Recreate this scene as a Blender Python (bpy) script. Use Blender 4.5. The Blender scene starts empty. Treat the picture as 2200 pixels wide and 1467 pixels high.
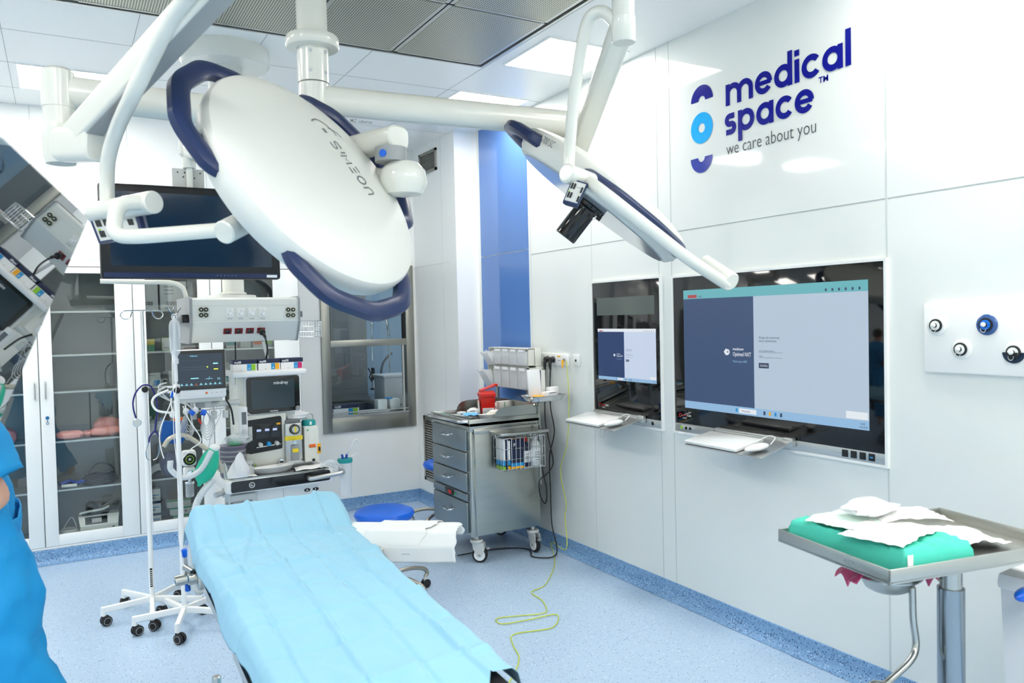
import bpy, bmesh, math, random
from mathutils import Matrix, Vector as V
random.seed(7)
PI = math.pi
S = bpy.context.scene
COL = S.collection
# ------------------------------------------------------------------ camera
R3 = Matrix(((0.8673, 0.0341, -0.4966), (-0.4973, 0.0144, -0.8674), (-0.0224, 0.9993, 0.0294)))
R3 = R3.to_quaternion().to_matrix()
CAM = V((0, 0, 1.55)); FPX = 1691.53
cd = bpy.data.cameras.new('camera'); cam = bpy.data.objects.new('camera', cd); COL.objects.link(cam)
cam.matrix_world = Matrix.Translation(CAM) @ R3.to_4x4()
cd.sensor_width = 36; cd.lens = FPX*36/2200; cd.clip_start = .02; cd.clip_end = 60
cd.dof.use_dof = True; cd.dof.focus_distance = 4.6; cd.dof.aperture_fstop = 5.0
S.camera = cam
# ------------------------------------------------------------------ world, exposure, ceiling lights
w = bpy.data.worlds.new('world'); S.world = w; w.use_nodes = True
w.node_tree.nodes['Background'].inputs[0].default_value = (.8, .9, 1, 1)
w.node_tree.nodes['Background'].inputs[1].default_value = 1.0
S.view_settings.view_transform = 'Standard'; S.view_settings.look = 'None'
S.view_settings.exposure = 0.0; S.view_settings.gamma = 1.0; S.view_settings.use_curve_mapping = False
S.cycles.max_bounces = 10; S.cycles.diffuse_bounces = 5; S.cycles.glossy_bounces = 5
S.cycles.transparent_max_bounces = 16; S.cycles.transmission_bounces = 8
S.cycles.sample_clamp_indirect = 6; S.cycles.caustics_reflective = False; S.cycles.caustics_refractive = False
LIGHT = 20           # ceiling light panels
XR, YB, ZC = 2.853, 6.30, 3.0     # right wall, back wall, ceiling
XL, YR = -2.6, -2.4               # left and rear wall (behind the camera)
CAB = 6.0; XCOL = 2.66
# ------------------------------------------------------------------ helpers
def ray(u, v): return R3 @ V((u-1100, 733.5-v, -FPX))
def at(u, v, **k):
    r = ray(u, v)
    if 'd' in k: return CAM + r*(k['d']/FPX)          # distance along the optical axis
    a = [q for q in 'xyz' if q in k][0]; i = 'xyz'.index(a)
    return CAM + r*((k[a]-CAM[i])/r[i])
def lin(c):
    return tuple(((x/255/12.92) if x/255 <= .04045 else ((x/255+.055)/1.055)**2.4) for x in c)
MATS = {}
def mat(name, c=(200, 200, 200), rough=.5, metal=0, spec=.5, emit=0, alpha=1, bump=None, coat=0, trans=0, noise=None, sss=0):
    if name in MATS: return MATS[name]
    m = bpy.data.materials.new(name); m.use_nodes = True; MATS[name] = m
    nt = m.node_tree; b = nt.nodes['Principled BSDF']; i = b.inputs
    L = lin(c)+(1,)
    i['Base Color'].default_value = L; i['Roughness'].default_value = rough; i['Metallic'].default_value = metal
    i['Specular IOR Level'].default_value = spec; i['Alpha'].default_value = alpha
    i['Coat Weight'].default_value = coat; i['Transmission Weight'].default_value = trans
    if emit: i['Emission Color'].default_value = L; i['Emission Strength'].default_value = emit
    if sss: i['Subsurface Weight'].default_value = sss; i['Subsurface Radius'].default_value = (.02, .01, .006)
    if noise:   # (scale, amount, stretch)
        tc = nt.nodes.new('ShaderNodeTexCoord'); mp = nt.nodes.new('ShaderNodeMapping'); nz = nt.nodes.new('ShaderNodeTexNoise')
        mp.inputs['Scale'].default_value = noise[2]; nz.inputs['Scale'].default_value = noise[0]; nz.inputs['Detail'].default_value = 4
        mx = nt.nodes.new('ShaderNodeMix'); mx.data_type = 'RGBA'
        mx.inputs[6].default_value = tuple(x*(1-noise[1]) for x in L[:3])+(1,); mx.inputs[7].default_value = tuple(min(1, x*(1+noise[1])) for x in L[:3])+(1,)
        nt.links.new(tc.outputs['Object'], mp.inputs[0]); nt.links.new(mp.outputs[0], nz.inputs['Vector'])
        nt.links.new(nz.outputs[0], mx.inputs[0]); nt.links.new(mx.outputs[2], i['Base Color'])
    if bump:    # (scale, strength, stretch)
        tc = nt.nodes.new('ShaderNodeTexCoord'); mp = nt.nodes.new('ShaderNodeMapping'); nz = nt.nodes.new('ShaderNodeTexNoise')
        mp.inputs['Scale'].default_value = bump[2] if len(bump) > 2 else (1, 1, 1)
        nz.inputs['Scale'].default_value = bump[0]; nz.inputs['Detail'].default_value = 3
        bp = nt.nodes.new('ShaderNodeBump'); bp.inputs['Strength'].default_value = bump[1]; bp.inputs['Distance'].default_value = .01
        nt.links.new(tc.outputs['Object'], mp.inputs[0]); nt.links.new(mp.outputs[0], nz.inputs['Vector'])
        nt.links.new(nz.outputs[0], bp.inputs['Height']); nt.links.new(bp.outputs[0], i['Normal'])
    return m
def pane(name, tint, gloss=(255, 255, 255), ior=1.5, rough=0.0, base=0):
    """thin clear sheet: see-through with the mirror reflection of glass"""
    if name in MATS: return MATS[name]
    m = bpy.data.materials.new(name); m.use_nodes = True; MATS[name] = m; nt = m.node_tree
    for n in list(nt.nodes): nt.nodes.remove(n)
    o = nt.nodes.new('ShaderNodeOutputMaterial'); t = nt.nodes.new('ShaderNodeBsdfTransparent'); g = nt.nodes.new('ShaderNodeBsdfGlossy')
    f = nt.nodes.new('ShaderNodeFresnel'); x = nt.nodes.new('ShaderNodeMixShader'); a = nt.nodes.new('ShaderNodeMath')
    t.inputs[0].default_value = lin(tint)+(1,); g.inputs[0].default_value = lin(gloss)+(1,); g.inputs['Roughness'].default_value = rough
    f.inputs[0].default_value = ior; a.operation = 'ADD'; a.inputs[1].default_value = base; a.use_clamp = True
    L = nt.links.new; L(f.outputs[0], a.inputs[0]); L(a.outputs[0], x.inputs[0]); L(t.outputs[0], x.inputs[1]); L(g.outputs[0], x.inputs[2]); L(x.outputs[0], o.inputs[0])
    return m
def sgn(x): return 1 if x >= 0 else -1
def frame(o, right, up):
    r = V(right).normalized(); u = V(up); u = (u - r*u.dot(r)).normalized(); n = r.cross(u)
    return Matrix(((r.x, u.x, n.x, o[0]), (r.y, u.y, n.y, o[1]), (r.z, u.z, n.z, o[2]), (0, 0, 0, 1)))
def catmull(P, k=6, closed=False):
    P = [V(p) for p in P]; n = len(P); out = []
    for i in range(n if closed else n-1):
        p1, p2 = P[i % n], P[(i+1) % n]
        p0 = P[(i-1) % n] if (closed or i > 0) else p1*2-p2
        p3 = P[(i+2) % n] if (closed or i < n-2) else p2*2-p1
        for j in range(k):
            t = j/k
            out.append(.5*((2*p1)+(p2-p0)*t+(2*p0-5*p1+4*p2-p3)*t*t+(3*p1-p0-3*p2+p3)*t*t*t))
    if not closed: out.append(P[-1])
    return out
def fillet(P, r, k=6):
    """polyline with rounded corners"""
    P = [V(p) for p in P]; out = [P[0]]
    for i in range(1, len(P)-1):
        a, b, c = P[i-1], P[i], P[i+1]
        q = min(r, (a-b).length*.49, (c-b).length*.49)
        s, e = b+(a-b).normalized()*q, b+(c-b).normalized()*q
        for j in range(k+1):
            t = j/k; out.append(s*(1-t)**2+b*2*t*(1-t)+e*t*t)
    out.append(P[-1]); return out
TXT = {}
def text_geo(s, bold=0):
    key = (s, bold)
    if key not in TXT:
        c = bpy.data.curves.new('t', 'FONT'); c.body = s; c.size = 1; c.offset = bold; c.resolution_u = 3
        o = bpy.data.objects.new('t', c); COL.objects.link(o)
        bpy.context.view_layer.update()
        me = bpy.data.meshes.new_from_object(o.evaluated_get(bpy.context.evaluated_depsgraph_get()))
        vs = [tuple(v.co) for v in me.vertices]; fs = [tuple(p.vertices) for p in me.polygons]
        bpy.data.objects.remove(o); bpy.data.curves.remove(c); bpy.data.meshes.remove(me)
        TXT[key] = (vs, fs, max([v[0] for v in vs] or [0]), min([v[0] for v in vs] or [0]))
    return TXT[key]
class MB:
    def __init__(s, m=None, M=None):
        s.bm = bmesh.new(); s.M = M or Matrix(); s.slots = []; s.mi = 0
        if m: s.use(m)
    def use(s, m):
        if isinstance(m, str): m = MATS[m]
        if m not in s.slots: s.slots.append(m)
        s.mi = s.slots.index(m); return s
    def add(s, vs, fs, M=None):
        T = s.M @ M if M else s.M
        bv = [s.bm.verts.new(T @ V(v)) for v in vs]
        for f in fs:
            try:
                q = s.bm.faces.new([bv[i] for i in f]); q.material_index = s.mi
            except ValueError: pass
        return s
    def box(s, x0, y0, z0, x1, y1, z1, bev=0, M=None, seg=2):
        x0, x1 = sorted((x0, x1)); y0, y1 = sorted((y0, y1)); z0, z1 = sorted((z0, z1))
        b = bmesh.new(); bmesh.ops.create_cube(b, size=1)
        for v in b.verts: v.co = V(((x0+x1)/2+v.co.x*(x1-x0), (y0+y1)/2+v.co.y*(y1-y0), (z0+z1)/2+v.co.z*(z1-z0)))
        if bev: bmesh.ops.bevel(b, geom=b.edges[:], offset=min(bev, .49*min(x1-x0, y1-y0, z1-z0)), segments=seg, affect='EDGES', profile=.5)
        b.verts.index_update()
        s.add([v.co.copy() for v in b.verts], [[v.index for v in f.verts] for f in b.faces], M); b.free(); return s
    def rect(s, x0, y0, x1, y1, z=0): return s.add([(x0, y0, z), (x1, y0, z), (x1, y1, z), (x0, y1, z)], [(0, 1, 2, 3)])
    def prism(s, P, z0, z1, bev=0):
        if bev:
            b = bmesh.new(); n = len(P)
            f = b.faces.new([b.verts.new((p[0], p[1], z0)) for p in P])
            r = bmesh.ops.extrude_face_region(b, geom=[f]); 
            for v in r['geom']:
                if isinstance(v, bmesh.types.BMVert): v.co.z = z1
            bmesh.ops.recalc_face_normals(b, faces=b.faces[:])
            bmesh.ops.bevel(b, geom=b.edges[:], offset=bev, segments=2, affect='EDGES', profile=.5)
            b.verts.index_update()
            s.add([v.co.copy() for v in b.verts], [[v.index for v in f.verts] for f in b.faces]); b.free(); return s
        n = len(P)
        a = sum(P[i][0]*P[(i+1) % n][1]-P[(i+1) % n][0]*P[i][1] for i in range(n))
        if (a > 0) != (z1 > z0): P = P[::-1]
        return s.add([(p[0], p[1], z0) for p in P]+[(p[0], p[1], z1) for p in P],
                     [tuple(range(n))[::-1], tuple(range(n, 2*n))]+[(i, (i+1) % n, n+(i+1) % n, n+i) for i in range(n)])
    def loft(s, rings, cap=True, closed=False):
        n = len(rings[0]); vs = [p for r in rings for p in r]; fs = []; m = len(rings)
        for i in range(m if closed else m-1):
            for j in range(n):
                fs.append((i*n+j, i*n+(j+1) % n, ((i+1) % m)*n+(j+1) % n, ((i+1) % m)*n+j))
        if cap and not closed: fs += [tuple(range(n))[::-1], tuple(range((m-1)*n, m*n))]
        return s.add(vs, fs)
    def tube(s, P, r, n=8, closed=False, cap=True):
        P = [V(p) for p in P]; m = len(P); rings = []; nrm = None
        for i in range(m):
            a = P[(i-1) % m] if (closed or i) else P[0]; b = P[(i+1) % m] if (closed or i < m-1) else P[-1]
            t = (b-a); t = t.normalized() if t.length > 1e-9 else V((0, 0, 1))
            if nrm is None: nrm = t.orthogonal().normalized()
            nrm = nrm - t*nrm.dot(t)
            nrm = nrm.normalized() if nrm.length > 1e-6 else t.orthogonal().normalized()
            bi = t.cross(nrm); rr = r[i] if isinstance(r, (list, tuple)) else r
            rings.append([P[i]+(nrm*math.cos(2*PI*j/n)+bi*math.sin(2*PI*j/n))*rr for j in range(n)])
        return s.loft(rings, cap, closed)
    def cyl(s, a, b, r, r2=None, n=20, bev=0):
        a, b = V(a), V(b); r2 = r if r2 is None else r2
        if bev:
            d = (b-a).normalized()*bev
            return s.tube([a, a+d*1e-3, a+d, b-d, b-d*1e-3, b], [r-bev, r-bev, r, r2, r2-bev, r2-bev], n)
        return s.tube([a, b], [r, r2], n)
    def lathe(s, prof, o=(0, 0, 0), ax=(0, 0, 1), n=32, sx=1, sy=1, ref=None):
        o, ax = V(o), V(ax).normalized(); u = (V(ref) if ref else ax.orthogonal()); u = (u-ax*u.dot(ax)).normalized(); w_ = ax.cross(u)
        rings = [[o+ax*z+(u*sx*math.cos(2*PI*j/n)+w_*sy*math.sin(2*PI*j/n))*max(r, 1e-5) for j in range(n)] for r, z in prof]
        rg = prof[0][0] > 1e-3 and prof[-1][0] > 1e-3 and len(prof) > 3
        return s.loft(rings, not rg, rg)
    def sphere(s, c, r, n=16, sc=(1, 1, 1)):
        k = n//2; rings = []
        for i in range(k+1):
            a = -PI/2+PI*i/k
            rings.append([V((c[0]+sc[0]*r*max(math.cos(a), 1e-4)*math.cos(2*PI*j/n), c[1]+sc[1]*r*max(math.cos(a), 1e-4)*math.sin(2*PI*j/n), c[2]+sc[2]*r*math.sin(a))) for j in range(n)])
        return s.loft(rings)
    def grid(s, nx, ny, fn, thick=0):
        vs = [fn(i/nx, j/ny) for j in range(ny+1) for i in range(nx+1)]
        fs = [(j*(nx+1)+i, j*(nx+1)+i+1, (j+1)*(nx+1)+i+1, (j+1)*(nx+1)+i) for j in range(ny) for i in range(nx)]
        return s.add(vs, fs)
    def text(s, t, x, y, h, z=0, al='l', sx=1, bold=0):
        """h = cap height"""
        vs, fs, w1, w0 = text_geo(t, bold); k = h/.70; dx = {'l': 0, 'c': -(w1+w0)/2, 'r': -w1}[al]
        return s.add([(x+(a+dx)*k*sx, y+b*k, z) for a, b, c in vs], fs)
    def build(s, name, parent=None, loc=None, flat=False, solid=0, sub=0, angle=40, **tags):
        if flat != 'keep': bmesh.ops.recalc_face_normals(s.bm, faces=s.bm.faces[:])
        base = WL[parent.name] if parent else V(loc or (0, 0, 0)); o0 = V(loc) if (parent and loc) else base
        for v in s.bm.verts: v.co -= o0
        me = bpy.data.meshes.new(name); s.bm.to_mesh(me); s.bm.free()
        for m in s.slots: me.materials.append(m)
        if not flat or flat == 'keep':
            me.polygons.foreach_set('use_smooth', [True]*len(me.polygons)); me.set_sharp_from_angle(angle=math.radians(angle))
        o = bpy.data.objects.new(name, me); COL.objects.link(o)
        if parent: o.parent = parent; o.location = o0-base
        else: o.location = base
        WL[o.name] = o0
        if solid: md = o.modifiers.new('s', 'SOLIDIFY'); md.thickness = solid; md.offset = 0
        if sub: md = o.modifiers.new('u', 'SUBSURF'); md.levels = sub; md.render_levels = sub
        for k_, v_ in tags.items(): o[{'cat': 'category'}.get(k_, k_)] = v_
        return o
WL = {}
def thing(name, loc, label, cat, group=None):
    o = bpy.data.objects.new(name, None); COL.objects.link(o); o.location = V(loc); o.empty_display_size = .05
    WL[o.name] = V(loc); o['label'] = label; o['category'] = cat
    if group: o['group'] = group
    return o
def dup(o, loc=None, parent=None, label=None, rz=None):
    c = o.copy(); COL.objects.link(c)
    if parent: c.parent = parent
    if loc is not None: c.location = loc
    if rz is not None: c.rotation_euler = (0, 0, rz)
    if label: c['label'] = label
    WL[c.name] = V(c.location)
    for ch in [q for q in bpy.data.objects if q.parent == o]: dup(ch, None, c)
    return c
def struct(mb, name, **k):
    o = mb.build(name, **k); o['kind'] = 'structure'; return o
FX = lambda x, y, z: frame((x, y, z), (0, -1, 0), (0, 0, 1))     # a face on the right wall, local x towards the camera
FY = lambda x, y, z: frame((x, y, z), (1, 0, 0), (0, 0, 1))      # a face turned to the camera
# ------------------------------------------------------------------ materials
mat('wall', (232, 236, 233), .06, spec=.45); mat('wall_back', (246, 248, 246), .1, spec=.4); mat('wall_matt', (242, 245, 243), .25, spec=.4)
mat('blue_glass', (88, 128, 192), .04, spec=.6); mat('ceil', (248, 249, 247), .3, spec=.35)
mat('seam', (205, 212, 210), .4); mat('seam_dark', (168, 176, 176), .5)
mat('white', (248, 249, 247), .3); mat('white_gloss', (240, 242, 240), .12, coat=.3); mat('cream', (232, 233, 224), .3)
mat('enamel', (230, 232, 226), .22, coat=.2); mat('lightgrey', (205, 208, 205), .35); mat('grey', (150, 154, 156), .4); mat('midgrey', (110, 114, 118), .4)
mat('steel', (188, 188, 182), .22, metal=1, noise=(3, .06, (1, 1, 30))); mat('steel_side', (176, 178, 172), .3, metal=1, noise=(2.2, .14, (1, 1, 8)))
mat('steel_front', (150, 160, 165), .38, metal=1); mat('chrome', (225, 225, 225), .07, metal=1); mat('alu', (200, 202, 200), .35, metal=.9)
mat('frame_steel', (158, 158, 150), .35, metal=.85); mat('black', (14, 15, 17), .35); mat('black_gloss', (9, 10, 11), .05, spec=.6); mat('rubber', (28, 28, 30), .6)
mat('navy', (26, 42, 88), .35); mat('navy_box', (22, 32, 66), .4); mat('blue_seat', (0, 98, 215), .3); mat('label_white', (252, 252, 252), .45)
mat('ink', (70, 74, 80), .6); mat('logo_navy', (8, 14, 140), .12, spec=.4); mat('logo_royal', (8, 44, 160), .12); mat('logo_cyan', (0, 172, 245), .12)
mat('red', (215, 30, 18), .3); mat('dkred', (120, 12, 20), .35); mat('cyan', (30, 150, 215), .4); mat('lime', (150, 205, 50), .4); mat('amber', (250, 180, 20), .4); mat('magenta', (205, 20, 110), .4)
mat('yellow', (250, 222, 30), .4); mat('teal', (20, 150, 150), .35); mat('green', (40, 160, 95), .4); mat('orange', (235, 110, 40), .5); mat('pink', (225, 150, 140), .5)
mat('paper', (250, 250, 248), .7); mat('card', (236, 236, 230), .6)
def speckle(name, base, dots, dens=.12, rough=.32):
    m = bpy.data.materials.new(name); m.use_nodes = True; MATS[name] = m; nt = m.node_tree; b = nt.nodes['Principled BSDF']; L = nt.links.new
    b.inputs['Roughness'].default_value = rough; b.inputs['Specular IOR Level'].default_value = .35
    tc = nt.nodes.new('ShaderNodeTexCoord'); cur = None; col = lin(base)+(1,)
    prev = nt.nodes.new('ShaderNodeTexNoise'); prev.inputs['Scale'].default_value = 60; L(tc.outputs['Object'], prev.inputs['Vector'])
    m0 = nt.nodes.new('ShaderNodeMix'); m0.data_type = 'RGBA'; L(prev.outputs[0], m0.inputs[0])
    m0.inputs[6].default_value = tuple(c*.93 for c in col[:3])+(1,); m0.inputs[7].default_value = tuple(min(1, c*1.06) for c in col[:3])+(1,)
    cur = m0.outputs[2]
    for k, (dc, sc, th) in enumerate(dots):
        vo = nt.nodes.new('ShaderNodeTexVoronoi'); vo.inputs['Scale'].default_value = sc; L(tc.outputs['Object'], vo.inputs['Vector'])
        lt = nt.nodes.new('ShaderNodeMath'); lt.operation = 'LESS_THAN'; lt.inputs[1].default_value = th; L(vo.outputs['Distance'], lt.inputs[0])
        nz = nt.nodes.new('ShaderNodeSeparateColor'); L(vo.outputs['Color'], nz.inputs[0])
        l2 = nt.nodes.new('ShaderNodeMath'); l2.operation = 'LESS_THAN'; l2.inputs[1].default_value = dens; L(nz.outputs[0], l2.inputs[0])
        mu = nt.nodes.new('ShaderNodeMath'); mu.operation = 'MULTIPLY'; L(lt.outputs[0], mu.inputs[0]); L(l2.outputs[0], mu.inputs[1])
        mx = nt.nodes.new('ShaderNodeMix'); mx.data_type = 'RGBA'; L(mu.outputs[0], mx.inputs[0]); L(cur, mx.inputs[6]); mx.inputs[7].default_value = lin(dc)+(1,)
        cur = mx.outputs[2]
    L(cur, b.inputs['Base Color']); return m
speckle('floor', (184, 208, 232), [((70, 110, 165), 130, .32), ((225, 238, 250), 90, .3), ((95, 135, 190), 220, .3)], .14)
speckle('cove', (128, 168, 208), [((30, 55, 100), 130, .36), ((190, 215, 240), 90, .3), ((60, 100, 160), 200, .34)], .3, .4)
def perforated():
    m = bpy.data.materials.new('perforated'); m.use_nodes = True; MATS['perforated'] = m; nt = m.node_tree; b = nt.nodes['Principled BSDF']; L = nt.links.new
    tc = nt.nodes.new('ShaderNodeTexCoord'); sp = nt.nodes.new('ShaderNodeSeparateXYZ'); L(tc.outputs['Object'], sp.inputs[0])
    outs = []
    for ax, pitch, duty in ((0, .0115, .55), (1, .0175, .78)):
        d = nt.nodes.new('ShaderNodeMath'); d.operation = 'DIVIDE'; d.inputs[1].default_value = pitch; L(sp.outputs[ax], d.inputs[0])
        f = nt.nodes.new('ShaderNodeMath'); f.operation = 'FRACT'; L(d.outputs[0], f.inputs[0])
        l = nt.nodes.new('ShaderNodeMath'); l.operation = 'LESS_THAN'; l.inputs[1].default_value = duty; L(f.outputs[0], l.inputs[0]); outs.append(l)
    mu = nt.nodes.new('ShaderNodeMath'); mu.operation = 'MULTIPLY'; L(outs[0].outputs[0], mu.inputs[0]); L(outs[1].outputs[0], mu.inputs[1])
    mx = nt.nodes.new('ShaderNodeMix'); mx.data_type = 'RGBA'; L(mu.outputs[0], mx.inputs[0])
    mx.inputs[6].default_value = lin((205, 205, 190))+(1,); mx.inputs[7].default_value = lin((92, 94, 88))+(1,)
    L(mx.outputs[2], b.inputs['Base Color']); b.inputs['Metallic'].default_value = .55; b.inputs['Roughness'].default_value = .38
perforated()
e = mat('lamp_panel', (250, 252, 255), .5); e.node_tree.nodes['Principled BSDF'].inputs['Emission Color'].default_value = (1, .955, .89, 1)
e.node_tree.nodes['Principled BSDF'].inputs['Emission Strength'].default_value = LIGHT
# ------------------------------------------------------------------ room shell
b = MB('floor'); b.box(XL-.1, YR-.1, -.1, XR+.1, 8.6, 0); struct(b, 'floor')
b = MB('ceil'); b.box(XL-.1, YR-.1, ZC, XR+.1, YB, ZC+.12); struct(b, 'ceiling')
b = MB('wall'); b.box(XR, YR, 0, XR+.1, YB+.1, ZC); struct(b, 'wall_right')
b = MB('wall_matt'); b.box(XL-.1, YR, 0, XL, YB+.1, ZC); struct(b, 'wall_left')
b = MB('wall_matt'); b.box(XL, YR-.1, 0, XR, YR, ZC); struct(b, 'wall_rear')
WX0, WX1, WZ0, WZ1 = 1.825, 2.632, .645, 2.02       # window opening (outer frame)
b = MB('wall_back')
b.box(1.58, YB, 0, WX0, YB+.1, ZC); b.box(WX1, YB, 0, XR, YB+.1, ZC); b.box(WX0, YB, 0, WX1, YB+.1, WZ0); b.box(WX0, YB, WZ1, WX1, YB+.1, ZC)
b.box(XL, YB+.02, 0, 1.58, YB+.1, ZC); struct(b, 'wall_back')
b = MB('wall_back'); b.box(XCOL, 5.475, 0, XR, YB, ZC); struct(b, 'wall_column')
# fitted front above and between the cabinets
b = MB('wall_back'); b.box(XL, CAB, 1.96, 1.575, YB, ZC); struct(b, 'wall_bulkhead')
# blue glass panel between column and right wall
b = MB('blue_glass'); b.box(XR-.006, 4.72, .095, XR, 5.425, 2.025); b.box(XR-.006, 4.72, 2.031, XR, 5.425, ZC); struct(b, 'trim_1')
def cove(name, P, inward):
    """coved vinyl skirting along a polyline of (x, y); inward = side on which the floor lies"""
    b = MB('cove'); prof = [(0, 0.0), (.045, 0.0015), (.03, .005), (.015, .014), (.006, .03), (.004, .05), (.004, .092), (0, .095)]
    rings = []
    for i, p in enumerate(P):
        rings.append([V((p[0]+inward[i][0]*d, p[1]+inward[i][1]*d, z)) for d, z in prof])
    b.loft(rings, True); struct(b, name)
cove('baseboard_right', [(XR, YR), (XR, 5.475), (XCOL, 5.475), (XCOL, YB), (1.58, YB)], [(-1, 0), (-1, -1), (-1, -1), (-1, -1), (1e-3, -1)])
cove('baseboard_back', [(1.575, YB), (1.575, CAB), (XL, CAB)], [(1, -1), (1, -1), (0, -1)])
cove('baseboard_left', [(XL, YB), (XL, YR)], [(1, 0), (1, 0)])
n = 1
def trim(m, *boxes):
    global n; n += 1; b = MB(m)
    for q in boxes: b.box(*q)
    struct(b, 'trim_%d' % n)
for y, w_ in ((4.69, .006), (3.972, .004), (3.347, .006), (3.243, .006), (1.974, .008), (.7, .006), (-.6, .006)):
    trim('seam', (XR-.0015, y-w_/2, .095, XR, y+w_/2, ZC))
trim('seam_dark', (XR-.001, YR, 1.989, XR, 4.69, 1.993))
for x in (-.13, .435, .94, 1.5): trim('seam', (x-.002, CAB-.001, 1.96, x+.002, CAB, ZC))
trim('seam', (XL, CAB-.001, 2.0, 1.575, CAB, 2.004))
trim('seam', (XCOL-.001, 5.6, 2.0, XCOL, YB, 2.004)); trim('seam', (XCOL-.001, 5.72, .095, XCOL, 5.724, ZC))
# ceiling seams
for x in (-1.4, -.8, -.2, .37, .95, 1.5, 2.17): trim('seam_dark', (x-.0015, YR if abs(x-.37) > .2 else 4.0, ZC-.001, x+.0015, YB, ZC)) if not 0.9 < x < 2.1 else trim('seam_dark', (x-.0015, 4.0, ZC-.001, x+.0015, YB, ZC))
for y in (4.53, 5.08, 5.6): trim('seam_dark', (XL, y-.0015, ZC-.001, XR, y+.0015, ZC))
# ceiling lights
LP = [(2.25, y, 'ceiling lights along the right wall') for y in (3.46, 4.52, 1.34, .28, -1.2)]
LP += [(-.16, 5.09, 'ceiling lights on the left')]+[(-.98, y, 'ceiling lights on the left') for y in (5.09, 4.03, 2.97, 1.6, .28, -1.2)]+[(.4, -1.2, 'ceiling lights on the left'), (.4, -.3, 'ceiling lights on the left'), (1.3, -1.2, 'ceiling lights on the left')]  # far left row is added out of view to brighten the back
LBL = {0: 'square ceiling light right of the perforated air panel, beside the hanging lamp tube', 1: 'square ceiling light above the far end of the right wall, behind the long white arm',
       5: 'square ceiling light at the left, behind the white arm joint'}
OUT = ['right row above the instrument stand', 'right row above the camera position', 'right row behind the camera', 'added far left row by the cabinets', 'added far left row second from the cabinets', 'added far left row third from the cabinets', 'added far left row level with the table foot', 'added far left row beside the camera', 'added far left row behind the camera', 'middle row behind the camera', 'middle row over the camera', 'rightmost behind the camera']
first = None
for k, (x, y, g) in enumerate(LP):
    lab = LBL.get(k) or 'square ceiling light outside the picture, '+OUT[k-2 if k < 5 else k-3]
    if k == 0:
        t = thing('ceiling_light', (x+.25, y+.24, ZC), lab, 'light', g)
        f = MB('white'); 
        for q in ((x-.012, y-.012, x, y+.492), (x+.5, y-.012, x+.512, y+.492), (x, y-.012, x+.5, y), (x, y+.48, x+.5, y+.492)): f.box(q[0], q[1], ZC-.006, q[2], q[3], ZC)
        f.build('frame', t)
        MB('lamp_panel').box(x, y, ZC-.004, x+.5, y+.48, ZC-.0005).build('diffuser', t)
        first = t
    else:
        c = dup(first, (x+.25, y+.24, ZC), None, lab); c['group'] = g
# laminar air panel in the ceiling
GX1, GY1 = 2.125, 3.985
t = thing('air_outlet', (.9, 2.8, ZC), 'large perforated steel air outlet panel set in the ceiling', 'vent')
mods = [-.35+i*.49 for i in range(6)]; mods = [GX1-.49*i for i in range(6)]
for j, (ya, yb) in enumerate(((3.27, 3.955), (2.57, 3.255), (1.85, 2.55))):
    for i in range(5):
        x1, x0 = ((2.1, 1.58), (1.572, 1.085), (1.077, .59), (.582, .095), (.087, -.4))[i]
        b = MB('perforated'); b.box(x0+.02, ya, ZC-.022, x1-.02, yb, ZC-.0185); b.use('alu'); 
        b.box(x0, ya, ZC-.02, x0+.02, yb, ZC-.016); b.box(x1-.02, ya, ZC-.02, x1, yb, ZC-.016); b.box(x0+.02, yb-.012, ZC-.024, x1-.02, yb, ZC-.02); b.build('perforated_plate', t)
b = MB('black'); b.box(GX1-2.54, 1.84, ZC-.014, GX1-.012, GY1-.012, ZC-.001)
b.use('alu'); b.box(GX1-.012, 1.84, ZC-.026, GX1, GY1, ZC); b.box(GX1-2.54, GY1-.012, ZC-.026, GX1-.012, GY1, ZC); b.build('frame', t)
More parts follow.
